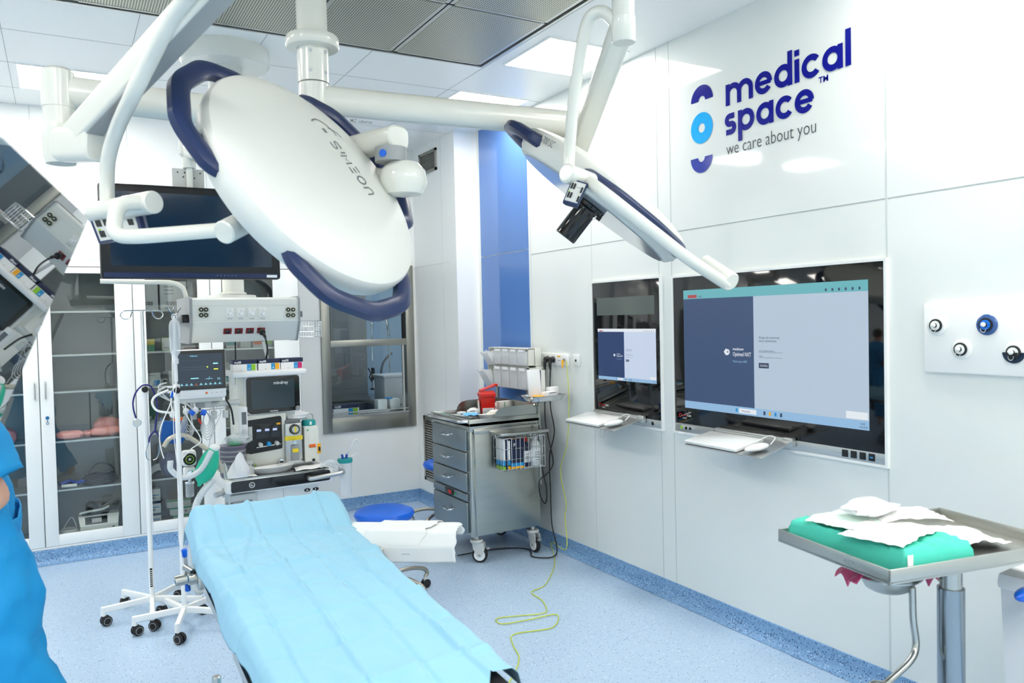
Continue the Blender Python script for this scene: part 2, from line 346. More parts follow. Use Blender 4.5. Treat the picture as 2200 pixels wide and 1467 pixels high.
# ================================================================== RIGHT WALL
# logo: flat glyphs on the glass wall
def ring(cx, cy, r, w_, a0=0, a1=360, n=40):
    """flat ring sector, mean radius r, stroke w_"""
    vs, fs = [], []
    for i in range(n+1):
        a = math.radians(a0+(a1-a0)*i/n)
        for q in (r-w_/2, r+w_/2): vs.append((cx+q*math.cos(a), cy+q*math.sin(a), 0))
    for i in range(n): fs.append((2*i, 2*i+1, 2*i+3, 2*i+2))
    return vs, fs
def glyphs(b, s, x, y, xh, w_):
    """round geometric lower-case lettering: xh = x-height, w_ = stroke; returns advance"""
    R = xh/2; r = R-w_/2; z = 0
    zc = [0.0]
    def bar(x0, y0, x1, y1): zc[0] += .00012; b.rect(x+x0, y+y0, x+x1, y+y1, zc[0])
    def ad(g): zc[0] += .00012; b.add([(q[0]+x, q[1]+y, zc[0]) for q in g[0]], g[1])
    for ch in s:
        if ch in 'adpceo':
            if ch == 'c': ad(ring(R, R, r, w_, 38, 322)); W = 2*R*.93
            elif ch == 'e': ad(ring(R, R, r, w_, 0, 325)); bar(w_*.8, R-w_*.38, 2*R-w_*.3, R+w_*.38); W = 2*R
            else:
                ad(ring(R, R, r, w_)); W = 2*R
                if ch == 'a': bar(2*R-w_, 0, 2*R, 2*R)
                if ch == 'd': bar(2*R-w_, 0, 2*R, 2*R+xh*.48)
                if ch == 'p': bar(0, -xh*.42, w_, 2*R)
        elif ch == 'm':
            q = xh*.36
            bar(0, 0, w_, xh)
            for k in (0, 1):
                cx = w_/2+q+k*2*(q-w_*.0); ad(ring(cx+0, xh-q-w_/2+0, q, w_, 0, 180)); bar(cx+q-w_/2, 0, cx+q+w_/2, xh-q-w_/2)
            W = w_+4*q
        elif ch == 'i': bar(0, 0, w_, xh); bar(0, xh+w_*.5, w_, xh+w_*1.5); W = w_
        elif ch == 'l': bar(0, 0, w_, xh*1.48); W = w_
        elif ch == 's':
            q = (xh-w_)/4
            ad(ring(w_*.3+q, xh-w_/2-q, q, w_, 90, 270)); bar(w_*.3+q, xh-w_, w_*.3+q*2.6, xh)
            ad(ring(w_*.3+q*1.5, w_/2+q, q, w_, -90, 90)); bar(w_*.1, 0, w_*.3+q*1.5, w_); bar(w_*.3+q, xh/2-w_/2, w_*.3+q*1.5, xh/2+w_/2)
            W = w_*.8+q*2.5
        x += W+w_*.45
    return x
def logo_frame(u, v): p = at(u, v, x=XR-.002); return p
t = thing('wall_logo', at(1650, 230, x=XR), 'dark blue lettering with round cyan and navy emblem on the white glass wall', 'sign')
a1 = at(1560, 229, x=XR); a2 = at(1830, 148, x=XR); a3 = at(1560, 292, x=XR); top = at(1828, 75, x=XR)
y0 = a1.y; L1 = a1.y-a2.y
b = MB('logo_navy', M=FX(XR-.002, a1.y, a1.z)); 
probe = MB('logo_navy'); adv = glyphs(probe, 'medical', 0, 0, .1, .026)-.026*.45; probe.bm.free()
k = L1/adv; XH = .1*k; SW = .026*k
glyphs(b, 'medical', 0, 0, XH, SW); b.build('lettering', t, flat=True)
b = MB('logo_navy', M=FX(XR-.002, a3.y, a3.z)); xe = glyphs(b, 'space', 0, 0, XH, SW)
b.text('TM', xe+.012, XH*1.05, XH*.25, bold=.02); b.build('lettering', t, flat=True)
a4 = at(1561, 334, x=XR); a5 = at(1754, 296, x=XR); wd = a4.y-a5.y
vs, fs, w1, w0 = text_geo('we care about you', -.01)
h_ = .062; mat('tag_grey', (60, 66, 72), .3); b = MB('tag_grey', M=FX(XR-.002, a4.y, a4.z)); b.text('we care about you', 0, 0, h_*.98, sx=wd/(w1*h_*.98/.70), bold=-.01); b.build('lettering', t, flat=True)
e1_, e2_, e3_ = at(1508, 197, x=XR), at(1508, 275, x=XR), at(1508, 357, x=XR); er = abs(at(1485, 275, x=XR).y-at(1532, 275, x=XR).y)/2
for (q, a0, a1_, m, dz) in ((e1_, 0, 180, 'logo_navy', -.045), (e2_, 0, 360, 'logo_cyan', 0), (e3_, 180, 360, 'logo_royal', .045)):
    b = MB(m, M=FX(XR-.002, q.y, q.z)); g = ring(0, dz, er*.65, er*.70, a0, a1_); b.add(*g); b.build('emblem', t, flat=True)
# ---- built-in screens
mat('scr_dark', (62, 84, 122), .35, emit=.75); mat('scr_light', (190, 208, 226), .35, emit=.75); mat('scr_teal', (112, 188, 196), .35, emit=.75); mat('scr_bar', (150, 190, 226), .35, emit=.8)
mat('scr_white', (235, 240, 246), .4, emit=.8); mat('scr_red', (190, 70, 80), .4, emit=.7); mat('scr_ink', (60, 80, 115), .4, emit=.5); mat('scr_small', (205, 218, 240), .35, emit=.8); mat('scr_sdark', (36, 62, 112), .35, emit=.75)
for q in ('scr_dark', 'scr_light', 'scr_teal', 'scr_bar', 'scr_white', 'scr_red', 'scr_ink', 'scr_small', 'scr_sdark'):
    bb = MATS[q].node_tree.nodes['Principled BSDF']; ec = bb.inputs['Emission Color'].default_value[:]; bb.inputs['Base Color'].default_value = tuple(c*.12 for c in ec[:3])+(1,)
def heart(b, x, y, s):
    b.prism([(x-s, y), (x-.35*s, y+.75*s), (x+.05*s, y+.75*s), (x-.5*s, y), (x+.1*s, y-.75*s), (x-.35*s, y-.75*s)], .0012, .0014)
    vs, fs = ring(x+.25*s, y, .42*s, .42*s); b.add([(p, q, .0013) for p, q, _ in vs], fs)
    b.rect(x+.1*s, y-.75*s, x+.4*s, y-.3*s, .0012)
def ui(b, W, H, big):
    D, Lc = ('scr_dark', 'scr_light') if big else ('scr_sdark', 'scr_small')
    top = H*(.075 if big else .06); bot = H*.062
    sp = W*(.44 if big else .475)
    b.use(D); b.rect(0, bot, sp, H-top); b.use(Lc); b.rect(sp, bot, W, H-top)
    b.use('scr_teal' if big else 'scr_white'); b.rect(0, H-top, W, H); b.use('scr_bar'); b.rect(0, 0, W, bot)
    s = W/1.09
    b.use('scr_red'); b.rect(.035*s, H-top*.9, .10*s, H-top*.55, .0006)
    b.use('scr_ink'); b.text('login', .11*s, H-top*.85, top*.22, .0006); b.use('scr_white'); heart(b, sp*.64, H*.49, .021*s)
    b.text('mednow', sp*.72, H*.505, .014*s, .0006, bold=.01); b.text('Optimed NXT', sp*.72, H*.46, .019*s, .0006, sx=.72, bold=.006)
    b.use('scr_bar'); b.text('Medical space #900', sp*.72, H*.41, .010*s, .0006, sx=.8)
    b.use('scr_ink'); b.text('Zaloguj się za pomocą', sp+.03*s, H*.60, .011*s, .0006, sx=.85); b.text('nazwy użytkownika:', sp+.03*s, H*.575, .011*s, .0006, sx=.85)
    b.rect(sp+.03*s, H*.495, sp+.17*s, H*.497, .0006); b.rect(sp+.03*s, H*.455, sp+.17*s, H*.457, .0006); b.text('jakub.lec@optimedspace.pl', sp+.032*s, H*.502, .007*s, .0006, sx=.85); b.text('Hasło', sp+.032*s, H*.462, .007*s, .0006)
    b.rect(sp+.03*s, H*.375, sp+.09*s, H*.415, .0006); b.use('scr_white'); b.text('ZALOGUJ', sp+.038*s, H*.388, .009*s, .0012, sx=.8)
    b.rect(W*.35, bot*.2, W*.45, bot*.8, .0006); b.rect(W*.90, bot*1.1, W*.995, bot*1.9, .0006)
    for i, m in enumerate(('cyan', 'scr_ink', 'amber', 'cyan', 'scr_ink')): b.use(m); b.rect(W*(.33 if i == 0 else .46+.03*i), bot*.3, W*(.33 if i == 0 else .46+.03*i)+.012*s, bot*.75, .0008)
    b.use('scr_ink'); b.text('Wyszukaj', W*.365, bot*.38, bot*.25, .0012); b.text('14:08', W*.96, bot*.55, bot*.2, .0012); b.text('1.06.2025', W*.955, bot*.2, bot*.2, .0012)
    for i in range(6): b.rect(W*(.81+.03*i), H-top*.85, W*(.81+.03*i)+.009*s, H-top*.6, .0006)
def wall_screen(name, ya, yb, z0, z1, disp, label, big):
    t = thing(name, (XR, (ya+yb)/2, z0), label, 'screen')
    b = MB('black_gloss'); b.box(XR-.012, yb, z0+.045, XR, ya, z1, bev=.002); b.build('front_glass', t)
    b = MB('white_gloss'); q = .012
    b.box(XR-.016, yb-q, z1, XR, ya+q, z1+q); b.box(XR-.016, ya, z0-q, XR, ya+q, z1); b.box(XR-.016, yb-q, z0-q, XR, yb, z1); b.box(XR-.016, yb, z0-q, XR, ya, z0); b.build('frame', t)
    b = MB('alu'); b.box(XR-.014, yb, z0, XR, ya, z0+.044, bev=.001); s = b.build('connector_strip', t)
    dy0, dy1, dz0, dz1 = disp
    b = MB(M=FX(XR-.0135, dy0, dz0)); ui(b, dy0-dy1, dz1-dz0, big); b.build('display', t, flat=True)
    b = MB('red', M=FX(XR-.013, ya-.03 if big else ya-.05, z0+.075)); vs, fs = ring(.012, .012, .009, .003, 0, 300); b.add(vs, fs); b.text('ALVO', .026, .009, .010); b.use('scr_white'); b.text('CLIN', .062, .009, .010); b.text('SYSTEM', .03, -.004, .006); b.build('maker_mark', t, flat=True)
    return t, s
t, s = wall_screen('wall_monitor', 3.22, 1.98, .930, 1.745, (3.14, 2.05, 1.06, 1.675), 'large built-in wall screen showing a login page, with a keyboard shelf below', True)
for i, yy in enumerate((3.165, 3.13, 3.10)):
    b = MB('chrome'); b.cyl((XR-.018, yy, .953), (XR-.012, yy, .953), .011); b.use('lime' if i == 0 else 'black'); b.cyl((XR-.0195, yy, .953), (XR-.017, yy, .953), .008); b.build('button' if i == 0 else 'jack_socket', s)
for i in range(4):
    yy = 2.165-.042*i; b = MB('black'); b.box(XR-.018, yy-.014, .938, XR-.013, yy+.014, .968, bev=.002)
    if i == 3: b.use('cyan'); b.box(XR-.0185, yy-.007, .950, XR-.0178, yy+.007, .955)
    b.build('socket_cover', s)
b = MB('label_white', M=FX(XR-.0145, 3.19, .918)); b.rect(0, 0, .05, .012, .003); b.build('sticker', s, flat=True)
t, s = wall_screen('wall_monitor', 3.955, 3.33, .925, 1.752, (3.905, 3.365, 1.17, 1.475), 'smaller portrait built-in wall screen with grey light box above its login page', False)
MB(mat('lightbox', (96, 104, 100), .12, spec=.6)).box(XR-.0135, 3.375, 1.555, XR-.011, 3.91, 1.66).build('light_box', t)
b = MB('chrome'); b.cyl((XR-.018, 3.40, .948), (XR-.012, 3.40, .948), .012); b.use('black'); b.cyl((XR-.0195, 3.40, .948), (XR-.017, 3.40, .948), .009); b.build('jack_socket', s)
# keyboard shelves
def kb_shelf(ya, yb, zb, lab, lab2, lab3, tail):
    """shelf hinged to the strip: back edge at the wall, front edge lower"""
    D = .235; drop = .05
    def pt(y, f, up): return V((XR-.03-D*f, y, zb-drop*f+up))
    t = thing('keyboard_shelf', (XR, (ya+yb)/2, zb), lab, 'shelf', 'keyboard shelves on the right wall')
    b = MB('alu'); b.add([pt(ya, 0, 0), pt(yb, 0, 0), pt(yb-.03, 1, 0), pt(ya-.03, 1, 0), pt(ya, 0, -.004), pt(yb, 0, -.004), pt(yb-.03, 1, -.004), pt(ya-.03, 1, -.004)],
          [(0, 1, 2, 3), (7, 6, 5, 4), (0, 4, 5, 1), (1, 5, 6, 2), (2, 6, 7, 3), (3, 7, 4, 0)]); b.build('tray', t)
    b = MB('alu'); b.box(XR-.045, yb-.005, zb-.03, XR-.014, yb+.055, zb+.012, bev=.008); b.box(XR-.04, yb+.055, zb-.012, XR-.014, ya, zb+.008, bev=.004); b.build('hinge', t)
    # keyboard
    M = frame(pt(ya-.02, .97, .001), (0, -1, 0), tuple(pt(ya, 0, 0)-pt(ya, 1, 0)))
    b = MB('white_gloss', M=M); w_ = (ya-yb)*.70
    b.prism([(0, 0), (w_, 0), (w_+.015, .165), (.015, .165)], 0, .016, bev=.005)
    o = b.build('keyboard', loc=pt((ya+yb)/2, .6, 0), label=lab2, category='keyboard'); 
    b = MB('white_gloss', M=M @ Matrix.Translation((w_+.075, .055, .0185)) @ Matrix.Rotation(-.5, 4, 'Z'))
    b.sphere((0, 0, 0), 1, 20, (.032, .056, .017)); o = b.build('computer_mouse', loc=pt(yb+.07, .6, 0), label=lab3, category='mouse')
    c0 = M @ V((w_+.05, .11, .012)); b = MB('white'); b.tube(catmull([M @ V((w_+.01, .13, .012)), M @ V((w_+.04, .17, .03)), M @ V((w_+.085, .165, .03)), M @ V((w_+.095, .12, .014))], 6), .0022, 6); b.build('cable', o)
    if tail: b = MB('chrome'); b.tube(catmull([pt(yb+.12, .9, -.005), pt(yb+.11, .95, -.045), pt(yb+.085, .9, -.05), pt(yb+.09, .8, -.005)], 5), .0012, 5); b.build('wire_loop', t)
kb_shelf(2.90, 2.42, .975, 'grey metal shelf under the large wall screen', 'white sealed keyboard on the shelf of the large wall screen', 'white mouse on the shelf of the large wall screen', False)
kb_shelf(3.93, 3.46, .975, 'grey metal shelf under the smaller portrait wall screen', 'white sealed keyboard on the shelf of the portrait wall screen', 'white mouse on the shelf of the portrait wall screen', True)
# socket plates
t = thing('socket_plate', (XR, 4.40, 1.27), 'wide white wall socket plate with two black plugs and a yellow lead', 'socket')
b = MB('white_gloss'); b.box(XR-.012, 4.235, 1.23, XR, 4.57, 1.312, bev=.005); b.build('plate', t)
for yy in (4.535, 4.47, 4.405):
    b = MB('lightgrey'); b.cyl((XR-.0125, yy, 1.272), (XR-.0118, yy, 1.272), .024); b.use('white_gloss'); b.cyl((XR-.0135, yy, 1.272), (XR-.0125, yy, 1.272), .021); b.use('black')
    for dz in (-.009, .009): b.cyl((XR-.0139, yy, 1.272+dz), (XR-.0134, yy, 1.272+dz), .0025, n=8)
    b.build('socket', t)
b = MB('amber'); b.box(XR-.013, 4.325, 1.288, XR-.0119, 4.365, 1.297); b.use('black'); b.box(XR-.013, 4.33, 1.262, XR-.0119, 4.337, 1.268); b.box(XR-.013, 4.35, 1.262, XR-.0119, 4.357, 1.268); b.build('data_port', t)
b = MB('chrome'); b.cyl((XR-.022, 4.275, 1.272), (XR-.012, 4.275, 1.272), .010); b.build('earth_terminal', t)
b = MB('white_gloss'); b.box(XR-.012, 4.115, 1.235, XR, 4.185, 1.312, bev=.005); b.use('black'); b.sphere((XR-.012, 4.15, 1.272), .009, 10, (.4, 1, 1)); b.build('socket_plate', loc=(XR, 4.15, 1.27), label='small square white wall outlet right of the wide socket plate', category='socket')
# black power leads and yellow-green earth lead
def plug(y): 
    b = MB('black'); b.cyl((XR-.045, y, 1.268), (XR-.013, y, 1.272), .019, .021, bev=.004); b.tube(catmull([(XR-.04, y, 1.262), (XR-.045, y, 1.235), (XR-.04, y+.003, 1.205)], 5), [.012]*4+[.010]*4+[.007]*3, 8); return b
pts1 = [(XR-.04, 4.408, 1.21), (XR-.045, 4.41, 1.1), (XR-.05, 4.40, .95), (XR-.05, 4.36, .80), (XR-.06, 4.40, .66), (XR-.05, 4.43, .57), (XR-.09, 4.36, .42), (XR-.11, 4.32, .2), (XR-.10, 4.28, .05), (XR-.16, 4.24, .012), (XR-.26, 4.32, .010), (XR-.2, 4.48, .010), (2.5, 4.6, .010), (2.2, 4.62, .010)]
pts2 = [(XR-.04, 4.473, 1.21), (XR-.05, 4.47, 1.0), (XR-.08, 4.42, .85), (XR-.10, 4.34, .72), (XR-.09, 4.32, .60), (XR-.14, 4.31, .54), (XR-.21, 4.30, .50), (XR-.20, 4.31, .40), (XR-.15, 4.33, .34), (XR-.12, 4.36, .42), (XR-.16, 4.36, .62), (XR-.17, 4.36, .85)]
for P_, y, lab in ((pts1, 4.405, 'long black power cord running from the socket plate down to the floor'), (pts2, 4.47, 'black power cord looping beside the steel cart, left one of two on the socket plate')):
    t = thing('power_cord', (P_[0][0], y, P_[0][2]), lab, 'cable', 'black power cords')
    plug(y).build('plug', t); b = MB('rubber'); b.tube(catmull(P_, 6), .0042, 8); b.build('cord', t)
Y = [(1217, 775), (1222, 850), (1219, 950), (1204, 1010), (1216, 1080), (1214, 1110)]
P_ = [at(u, v, x=XR-.03-.006*i) for i, (u, v) in enumerate(Y)]+[V((2.66, 4.03, .12)), at(1185, 1165, z=.03), at(1192, 1210, z=.006), at(1172, 1255, z=.005), at(1142, 1272, z=.005), at(1165, 1290, z=.005), at(1172, 1315, z=.005), at(1120, 1322, z=.005), at(1068, 1328, z=.005), at(1080, 1340, z=.006), at(1140, 1330, z=.009), at(1196, 1320, z=.005), at(1186, 1348, z=.005), at(1105, 1362, z=.005), at(1102, 1385, z=.005), at(1115, 1410, z=.005), at(1108, 1440, z=.005), at(1085, 1480, z=.005)]
mat('earth', (205, 215, 70), .4); t = thing('earth_lead', P_[0], 'thin yellow-green earth lead hanging from the socket plate and curling over the floor', 'cable')
b = MB('earth'); b.tube(catmull(P_, 6), .0028, 6); b.build('lead', t); b = MB('amber'); b.cyl((XR-.03, 4.275, 1.272), (XR-.034, 4.27, 1.225), .008, .006); b.build('connector', t)
# medical gas outlets
t = thing('outlet_board', (XR, 1.5, 1.32), 'pale grey wall panel carrying round medical gas outlets', 'panel')
b = MB('white'); b.box(XR-.028, 1.05, 1.312, XR, 1.808, 1.572, bev=.008); b.build('panel', t)
def outlet(y, z, m1, m2, lab, half=False):
    t = thing('gas_outlet', (XR-.028, y, z), lab, 'gas outlet', 'round medical gas outlets'); x = XR-.028
    b = MB(m1); b.lathe([(.0, 0), (.036, 0), (.037, .004), (.033, .008), (.024, .009), (0, .009)], (x, y, z), (-1, 0, 0)); b.build('collar', t)
    b = MB('black'); b.lathe([(0, 0), (.024, 0), (.024, .006), (.020, .007), (0, .007)], (x-.008, y, z), (-1, 0, 0)); b.use(m2); b.lathe([(0, 0), (.0185, 0), (.0175, .006), (0, .006)], (x-.011, y, z), (-1, 0, 0)); b.build('dial', t)
    b = MB('black'); b.lathe([(0, 0), (.0085, 0), (.0085, .003), (0, .003)], (x-.016, y, z), (-1, 0, 0)); b.use('white_gloss'); b.sphere((x-.023, y+.002, z+.001), .0085, 12); b.build('knob', t)
    b = MB('chrome')
    for i in range(9):
        a = PI*i/8; b.sphere((x-.019, y+.004+.009*math.cos(a), z-.014-.012*math.sin(a)), .0022, 6)
    b.build('bead_chain', t)
    return t
outlet(1.752, 1.488, 'white_gloss', 'white_gloss', 'white gas outlet in the upper row, leftmost on the wall panel')
outlet(1.570, 1.490, mat('gas_blue', (58, 92, 150), .15), mat('gas_cyan', (20, 110, 215), .2), 'blue gas outlet in the upper row of the wall panel')
outlet(1.660, 1.402, 'white_gloss', 'white_gloss', 'white gas outlet in the lower row of the wall panel')
o = outlet(1.478, 1.395, 'white_gloss', 'white_gloss', 'black and white gas outlet cut by the right picture edge')
b = MB(mat('gas_navy', (22, 40, 62), .2)); 
vs = [(0, 0)]+[(.0375*math.cos(PI+PI*i/16), .0375*math.sin(PI+PI*i/16)) for i in range(17)]
b.M = FX(XR-.0375, 1.478, 1.395); b.prism(vs[1:], 0, -.003); b.build('collar_half', o)
b = MB('black'); b.M = FX(XR-.0455, 1.478, 1.395); b.prism([(q[0]*.5, q[1]*.5) for q in vs[1:]], .0, .0012); b.build('dial_half', o)
# ================================================================== COLUMN and BACK WALL
t = thing('wall_vent', (XCOL, 5.96, 2.85), 'small square steel louvre vent high on the wall column', 'vent')
b = MB('frame_steel'); ya, yb, z0, z1 = 5.79, 6.135, 2.755, 2.93
for q in ((ya, z0, yb, z0+.02), (ya, z1-.02, yb, z1), (ya, z0, ya+.025, z1), (yb-.025, z0, yb, z1)): b.box(XCOL-.012, q[0], q[1], XCOL, q[2], q[3])
b.build('frame', t); MB('black').box(XCOL-.003, ya+.02, z0+.015, XCOL-.0005, yb-.02, z1-.015).build('duct', t)
for i in range(9):
    zz = z0+.028+i*.0155; b = MB('frame_steel', M=Matrix.Translation((XCOL-.006, 0, zz)) @ Matrix.Rotation(.6, 4, 'Y')); b.box(-.005, ya+.025, -.001, .005, yb-.025, .001); b.build('louvre', t)
t = thing('air_return_grille', (XCOL, 6.02, .2), 'tall slotted steel air return grille low on the wall column behind the cart', 'vent')
ya, yb, z0, z1 = 5.82, 6.16, .2, .745; b = MB('frame_steel')
for q in ((ya, z0, yb, z0+.03), (ya, z1-.03, yb, z1), (ya, z0, ya+.03, z1), (yb-.03, z0, yb, z1)): b.box(XCOL-.018, q[0], q[1], XCOL, q[2], q[3])
b.build('frame', t); MB('black').box(XCOL-.004, ya+.02, z0+.02, XCOL-.0005, yb-.02, z1-.02).build('duct', t)
for i in range(24):
    zz = z0+.038+i*.0203; b = MB('frame_steel'); b.box(XCOL-.014, ya+.03, zz, XCOL-.006, yb-.03, zz+.010); b.build('louvre', t)
# window to the washing room
b = MB('frame_steel'); y0_, y1_ = YB-.02, YB+.06
b.box(WX0, y0_, WZ0, WX0+.072, y1_, WZ1, bev=.003); b.box(WX1-.075, y0_, WZ0, WX1, y1_, WZ1, bev=.003); b.box(WX0+.07, y0_, WZ0, WX1-.07, y1_, WZ0+.125, bev=.003); b.box(WX0+.07, y0_, WZ1-.08, WX1-.07, y1_, WZ1, bev=.003)
b.box(WX0+.07, y0_-.006, 1.345, WX1-.07, y0_+.03, 1.40, bev=.003); b.use('black'); b.box(WX0+.072, YB, 1.4, WX0+.082, YB+.05, WZ1-.08); b.box(WX1-.09, YB, 1.4, WX1-.075, YB+.05, WZ1-.08)
b.use('alu'); b.box(WX0+.07, y0_-.012, WZ0+.125, WX1-.07, y0_+.01, WZ0+.14); b.box(WX0+.07, y0_-.004, WZ0+.155, WX1-.07, y0_+.01, WZ0+.165); b.box(WX1-.115, y0_, WZ0+.14, WX1-.10, y0_+.02, 1.345); struct(b, 'window_1')
pane('window_pane', (228, 238, 242), base=.02); b = MB('window_pane'); b.M = FY(0, YB+.022, 0); b.rect(WX0+.07, 1.40, WX1-.07, WZ1-.08); b.M = FY(0, YB+.002, 0); b.rect(WX0+.07, WZ0+.125, WX1-.07, 1.345); struct(b, 'window_2')
# washing room beyond
b = MB(mat('wash_wall', (168, 196, 214), .3)); X0, X1, Y1 = 1.2, 4.0, 8.4
b.box(X0-.1, YB+.1, 0, X0, Y1, 2.7); b.box(X1, YB+.1, 0, X1+.1, Y1, 2.7); b.box(X0, Y1, 0, X1, Y1+.1, 2.7); b.box(X0, YB+.1, 2.7, X1, Y1+.1, 2.8); struct(b, 'wall_wash_room')
b = MB(mat('wash_dark', (122, 128, 128), .3)); b.box(X0, Y1-.25, 0, 2.86, Y1, 2.7); struct(b, 'wall_wash_partition')
MB(mat('wash_fill', (255, 255, 255), emit=6)).box(2.2, 7.1, 2.69, 3.2, 7.6, 2.699).build('ceiling_light', loc=(2.7, 7.3, 2.7), label='unseen ceiling light added to brighten the washing room beyond the window', category='light')  # unseen panel, added because the washing room needs light
t = thing('sink_counter', (2.4, 7.2, 0), 'steel washing counter with sink beyond the window', 'sink')
b = MB('steel'); b.box(1.5, YB+.15, .70, 2.95, 6.62, .78, bev=.004); b.box(2.62, 6.62, .70, 3.5, 8.0, .78, bev=.004); b.box(1.5, 7.5, .70, 2.62, 8.0, .78); b.box(1.5, 6.62, .70, 1.7, 7.5, .78); b.build('worktop', t)
b = MB('steel_front'); b.box(1.7, 6.62, .45, 2.62, 7.5, .46); b.box(1.7, 6.62, .45, 1.71, 7.5, .75); b.box(2.61, 6.62, .45, 2.62, 7.5, .75); b.box(1.7, 7.49, .45, 2.62, 7.5, .75); b.box(1.7, 6.62, .45, 2.62, 6.63, .75); b.build('basin', t)
b = MB('steel_front'); b.box(1.52, YB+.17, 0, 2.93, 6.6, .70); b.box(2.7, 6.7, 0, 3.4, 7.9, .70); b.build('cabinet', t)
b = MB('white'); P_ = [at(800, 775, y=7.4), at(799, 700, y=7.4), at(803, 678, y=7.4), at(818, 668, y=7.4), at(830, 685, y=7.4), at(836, 730, y=7.4), at(838, 820, y=7.4)]
t = thing('spray_hose', (P_[-1].x, 7.5, .78), 'spring-coiled rinse sprayer hanging over the sink beyond the window', 'tap')
Q = catmull(P_, 14); b = MB('chrome'); b.tube(Q, .007, 8); b.tube([P_[-1], V((P_[-1].x, 7.4, .78))], .012, 8); b.build('riser_pipe', t)
co = []; m_ = len(Q)
for i in range(12, 70):
    for j in range(8):
        f = i+j/8; a = Q[int(f)].lerp(Q[min(m_-1, int(f)+1)], f-int(f)); an = 2*PI*j/8
        co.append(a+V((.016*math.cos(an), .016*math.sin(an), 0)))
b = MB('chrome'); b.tube(co, .0028, 5); b.build('coil_spring', t)
p = at(801, 790, y=7.4); b = MB('black'); b.cyl(p, p+V((.0, 0, -.12)), .017, .02); b.tube([p+V((-.01, 0, -.14)), p+V((-.045, -.02, -.09)), p+V((-.03, -.02, -.05)), p+V((-.055, -.02, .0))], .006, 6); b.cyl(p+V((0, 0, -.2)), p+V((0, 0, -.215)), .03); b.use('chrome'); b.cyl(p+V((0, 0, -.12)), p+V((0, 0, -.2)), .012, .016); b.build('spray_head', t)
b = MB('midgrey'); b.tube(catmull([at(818, 820, y=7.6), at(820, 790, y=7.6), at(828, 772, y=7.6), at(842, 758, y=7.6)], 6), .012, 8); b.build('wash_hose', loc=at(842, 758, y=7.6), label='grey washing hose on a wall tap beyond the window', category='hose')
p = at(848, 850, y=6.95); b = MB('white', M=Matrix.Translation((p.x, 6.95, .78))); b.prism([(-.15, -.14), (.15, -.14), (.15, .14), (-.15, .14)], 0, .26, bev=.01); b.box(-.165, -.155, .25, .165, .155, .275, bev=.008); b.build('storage_tub', loc=(p.x, 6.95, .78), label='white plastic tub on the counter beyond the window', category='tub')
for i, (u, v, s_, lab) in enumerate(((819, 868, .042, 'small white carton on the left before the tub beyond the window'), (846, 868, .044, 'small white carton on the right before the tub beyond the window'))):
    p = at(u, v, y=6.5); b = MB('white'); b.box(p.x-s_, 6.46, .78, p.x+s_, 6.56, .87, bev=.004); b.build('carton', loc=(p.x, 6.5, .78), label=lab, category='box', group='cartons beyond the window')
for u, v, lab in ((835, 851, 'blue crumpled wrapper lying on a carton beyond the window'),):
    p = at(u, v, y=6.5); b = MB('cyan'); b.prism([(p.x+.035*math.cos(i*PI/5)*(1 if i % 2 else .5), 6.5+.03*math.sin(i*PI/5)*(1 if i % 2 else .5)) for i in range(10)], .871, .885); b.build('wrapper', loc=(p.x, 6.5, .87), label=lab, category='wrapper')
b = MB('paper'); p = at(780, 884, y=6.42); b.box(2.12, 6.36, .78, 2.42, 6.48, .792); b.build('document_stack', loc=(2.27, 6.42, .78), label='flat stack of white papers on the sill beyond the window', category='papers')
def myfill(loc, label, m1, m2, w_=.13, h=.062, d=.09, group=None, txt=True):
    t = thing('filter_box', loc, label, 'box', group); x, y, z = loc
    b = MB('label_white'); b.box(x-w_/2, y-d/2, z, x+w_/2, y+d/2, z+h*.62); b.use('navy_box'); b.box(x-w_/2-.0003, y-d/2-.0003, z+h*.62, x+w_/2+.0003, y+d/2+.0003, z+h, bev=.001)
    b.build('carton', t)
    b = MB(m1, M=FY(x-w_/2, y-d/2-.0008, z)); b.rect(w_*.58, .002, w_*.76, h*.60); b.use(m2); b.rect(w_*.76, .002, w_*.95, h*.60)
    b.use('label_white'); b.text('myfill', w_*.05, h*.70, h*.20, .0003, bold=.02); b.text('4', w_*.64, h*.12, h*.18, .0003)
    b.use('ink'); b.text('filtr', w_*.30, h*.08, h*.07, .0003); b.build('print', t, flat=True)
    return t
myfill((2.03, 6.38, .78), 'navy and white carton on the sill beyond the window', 'cyan', 'lime', w_=.22, h=.09)
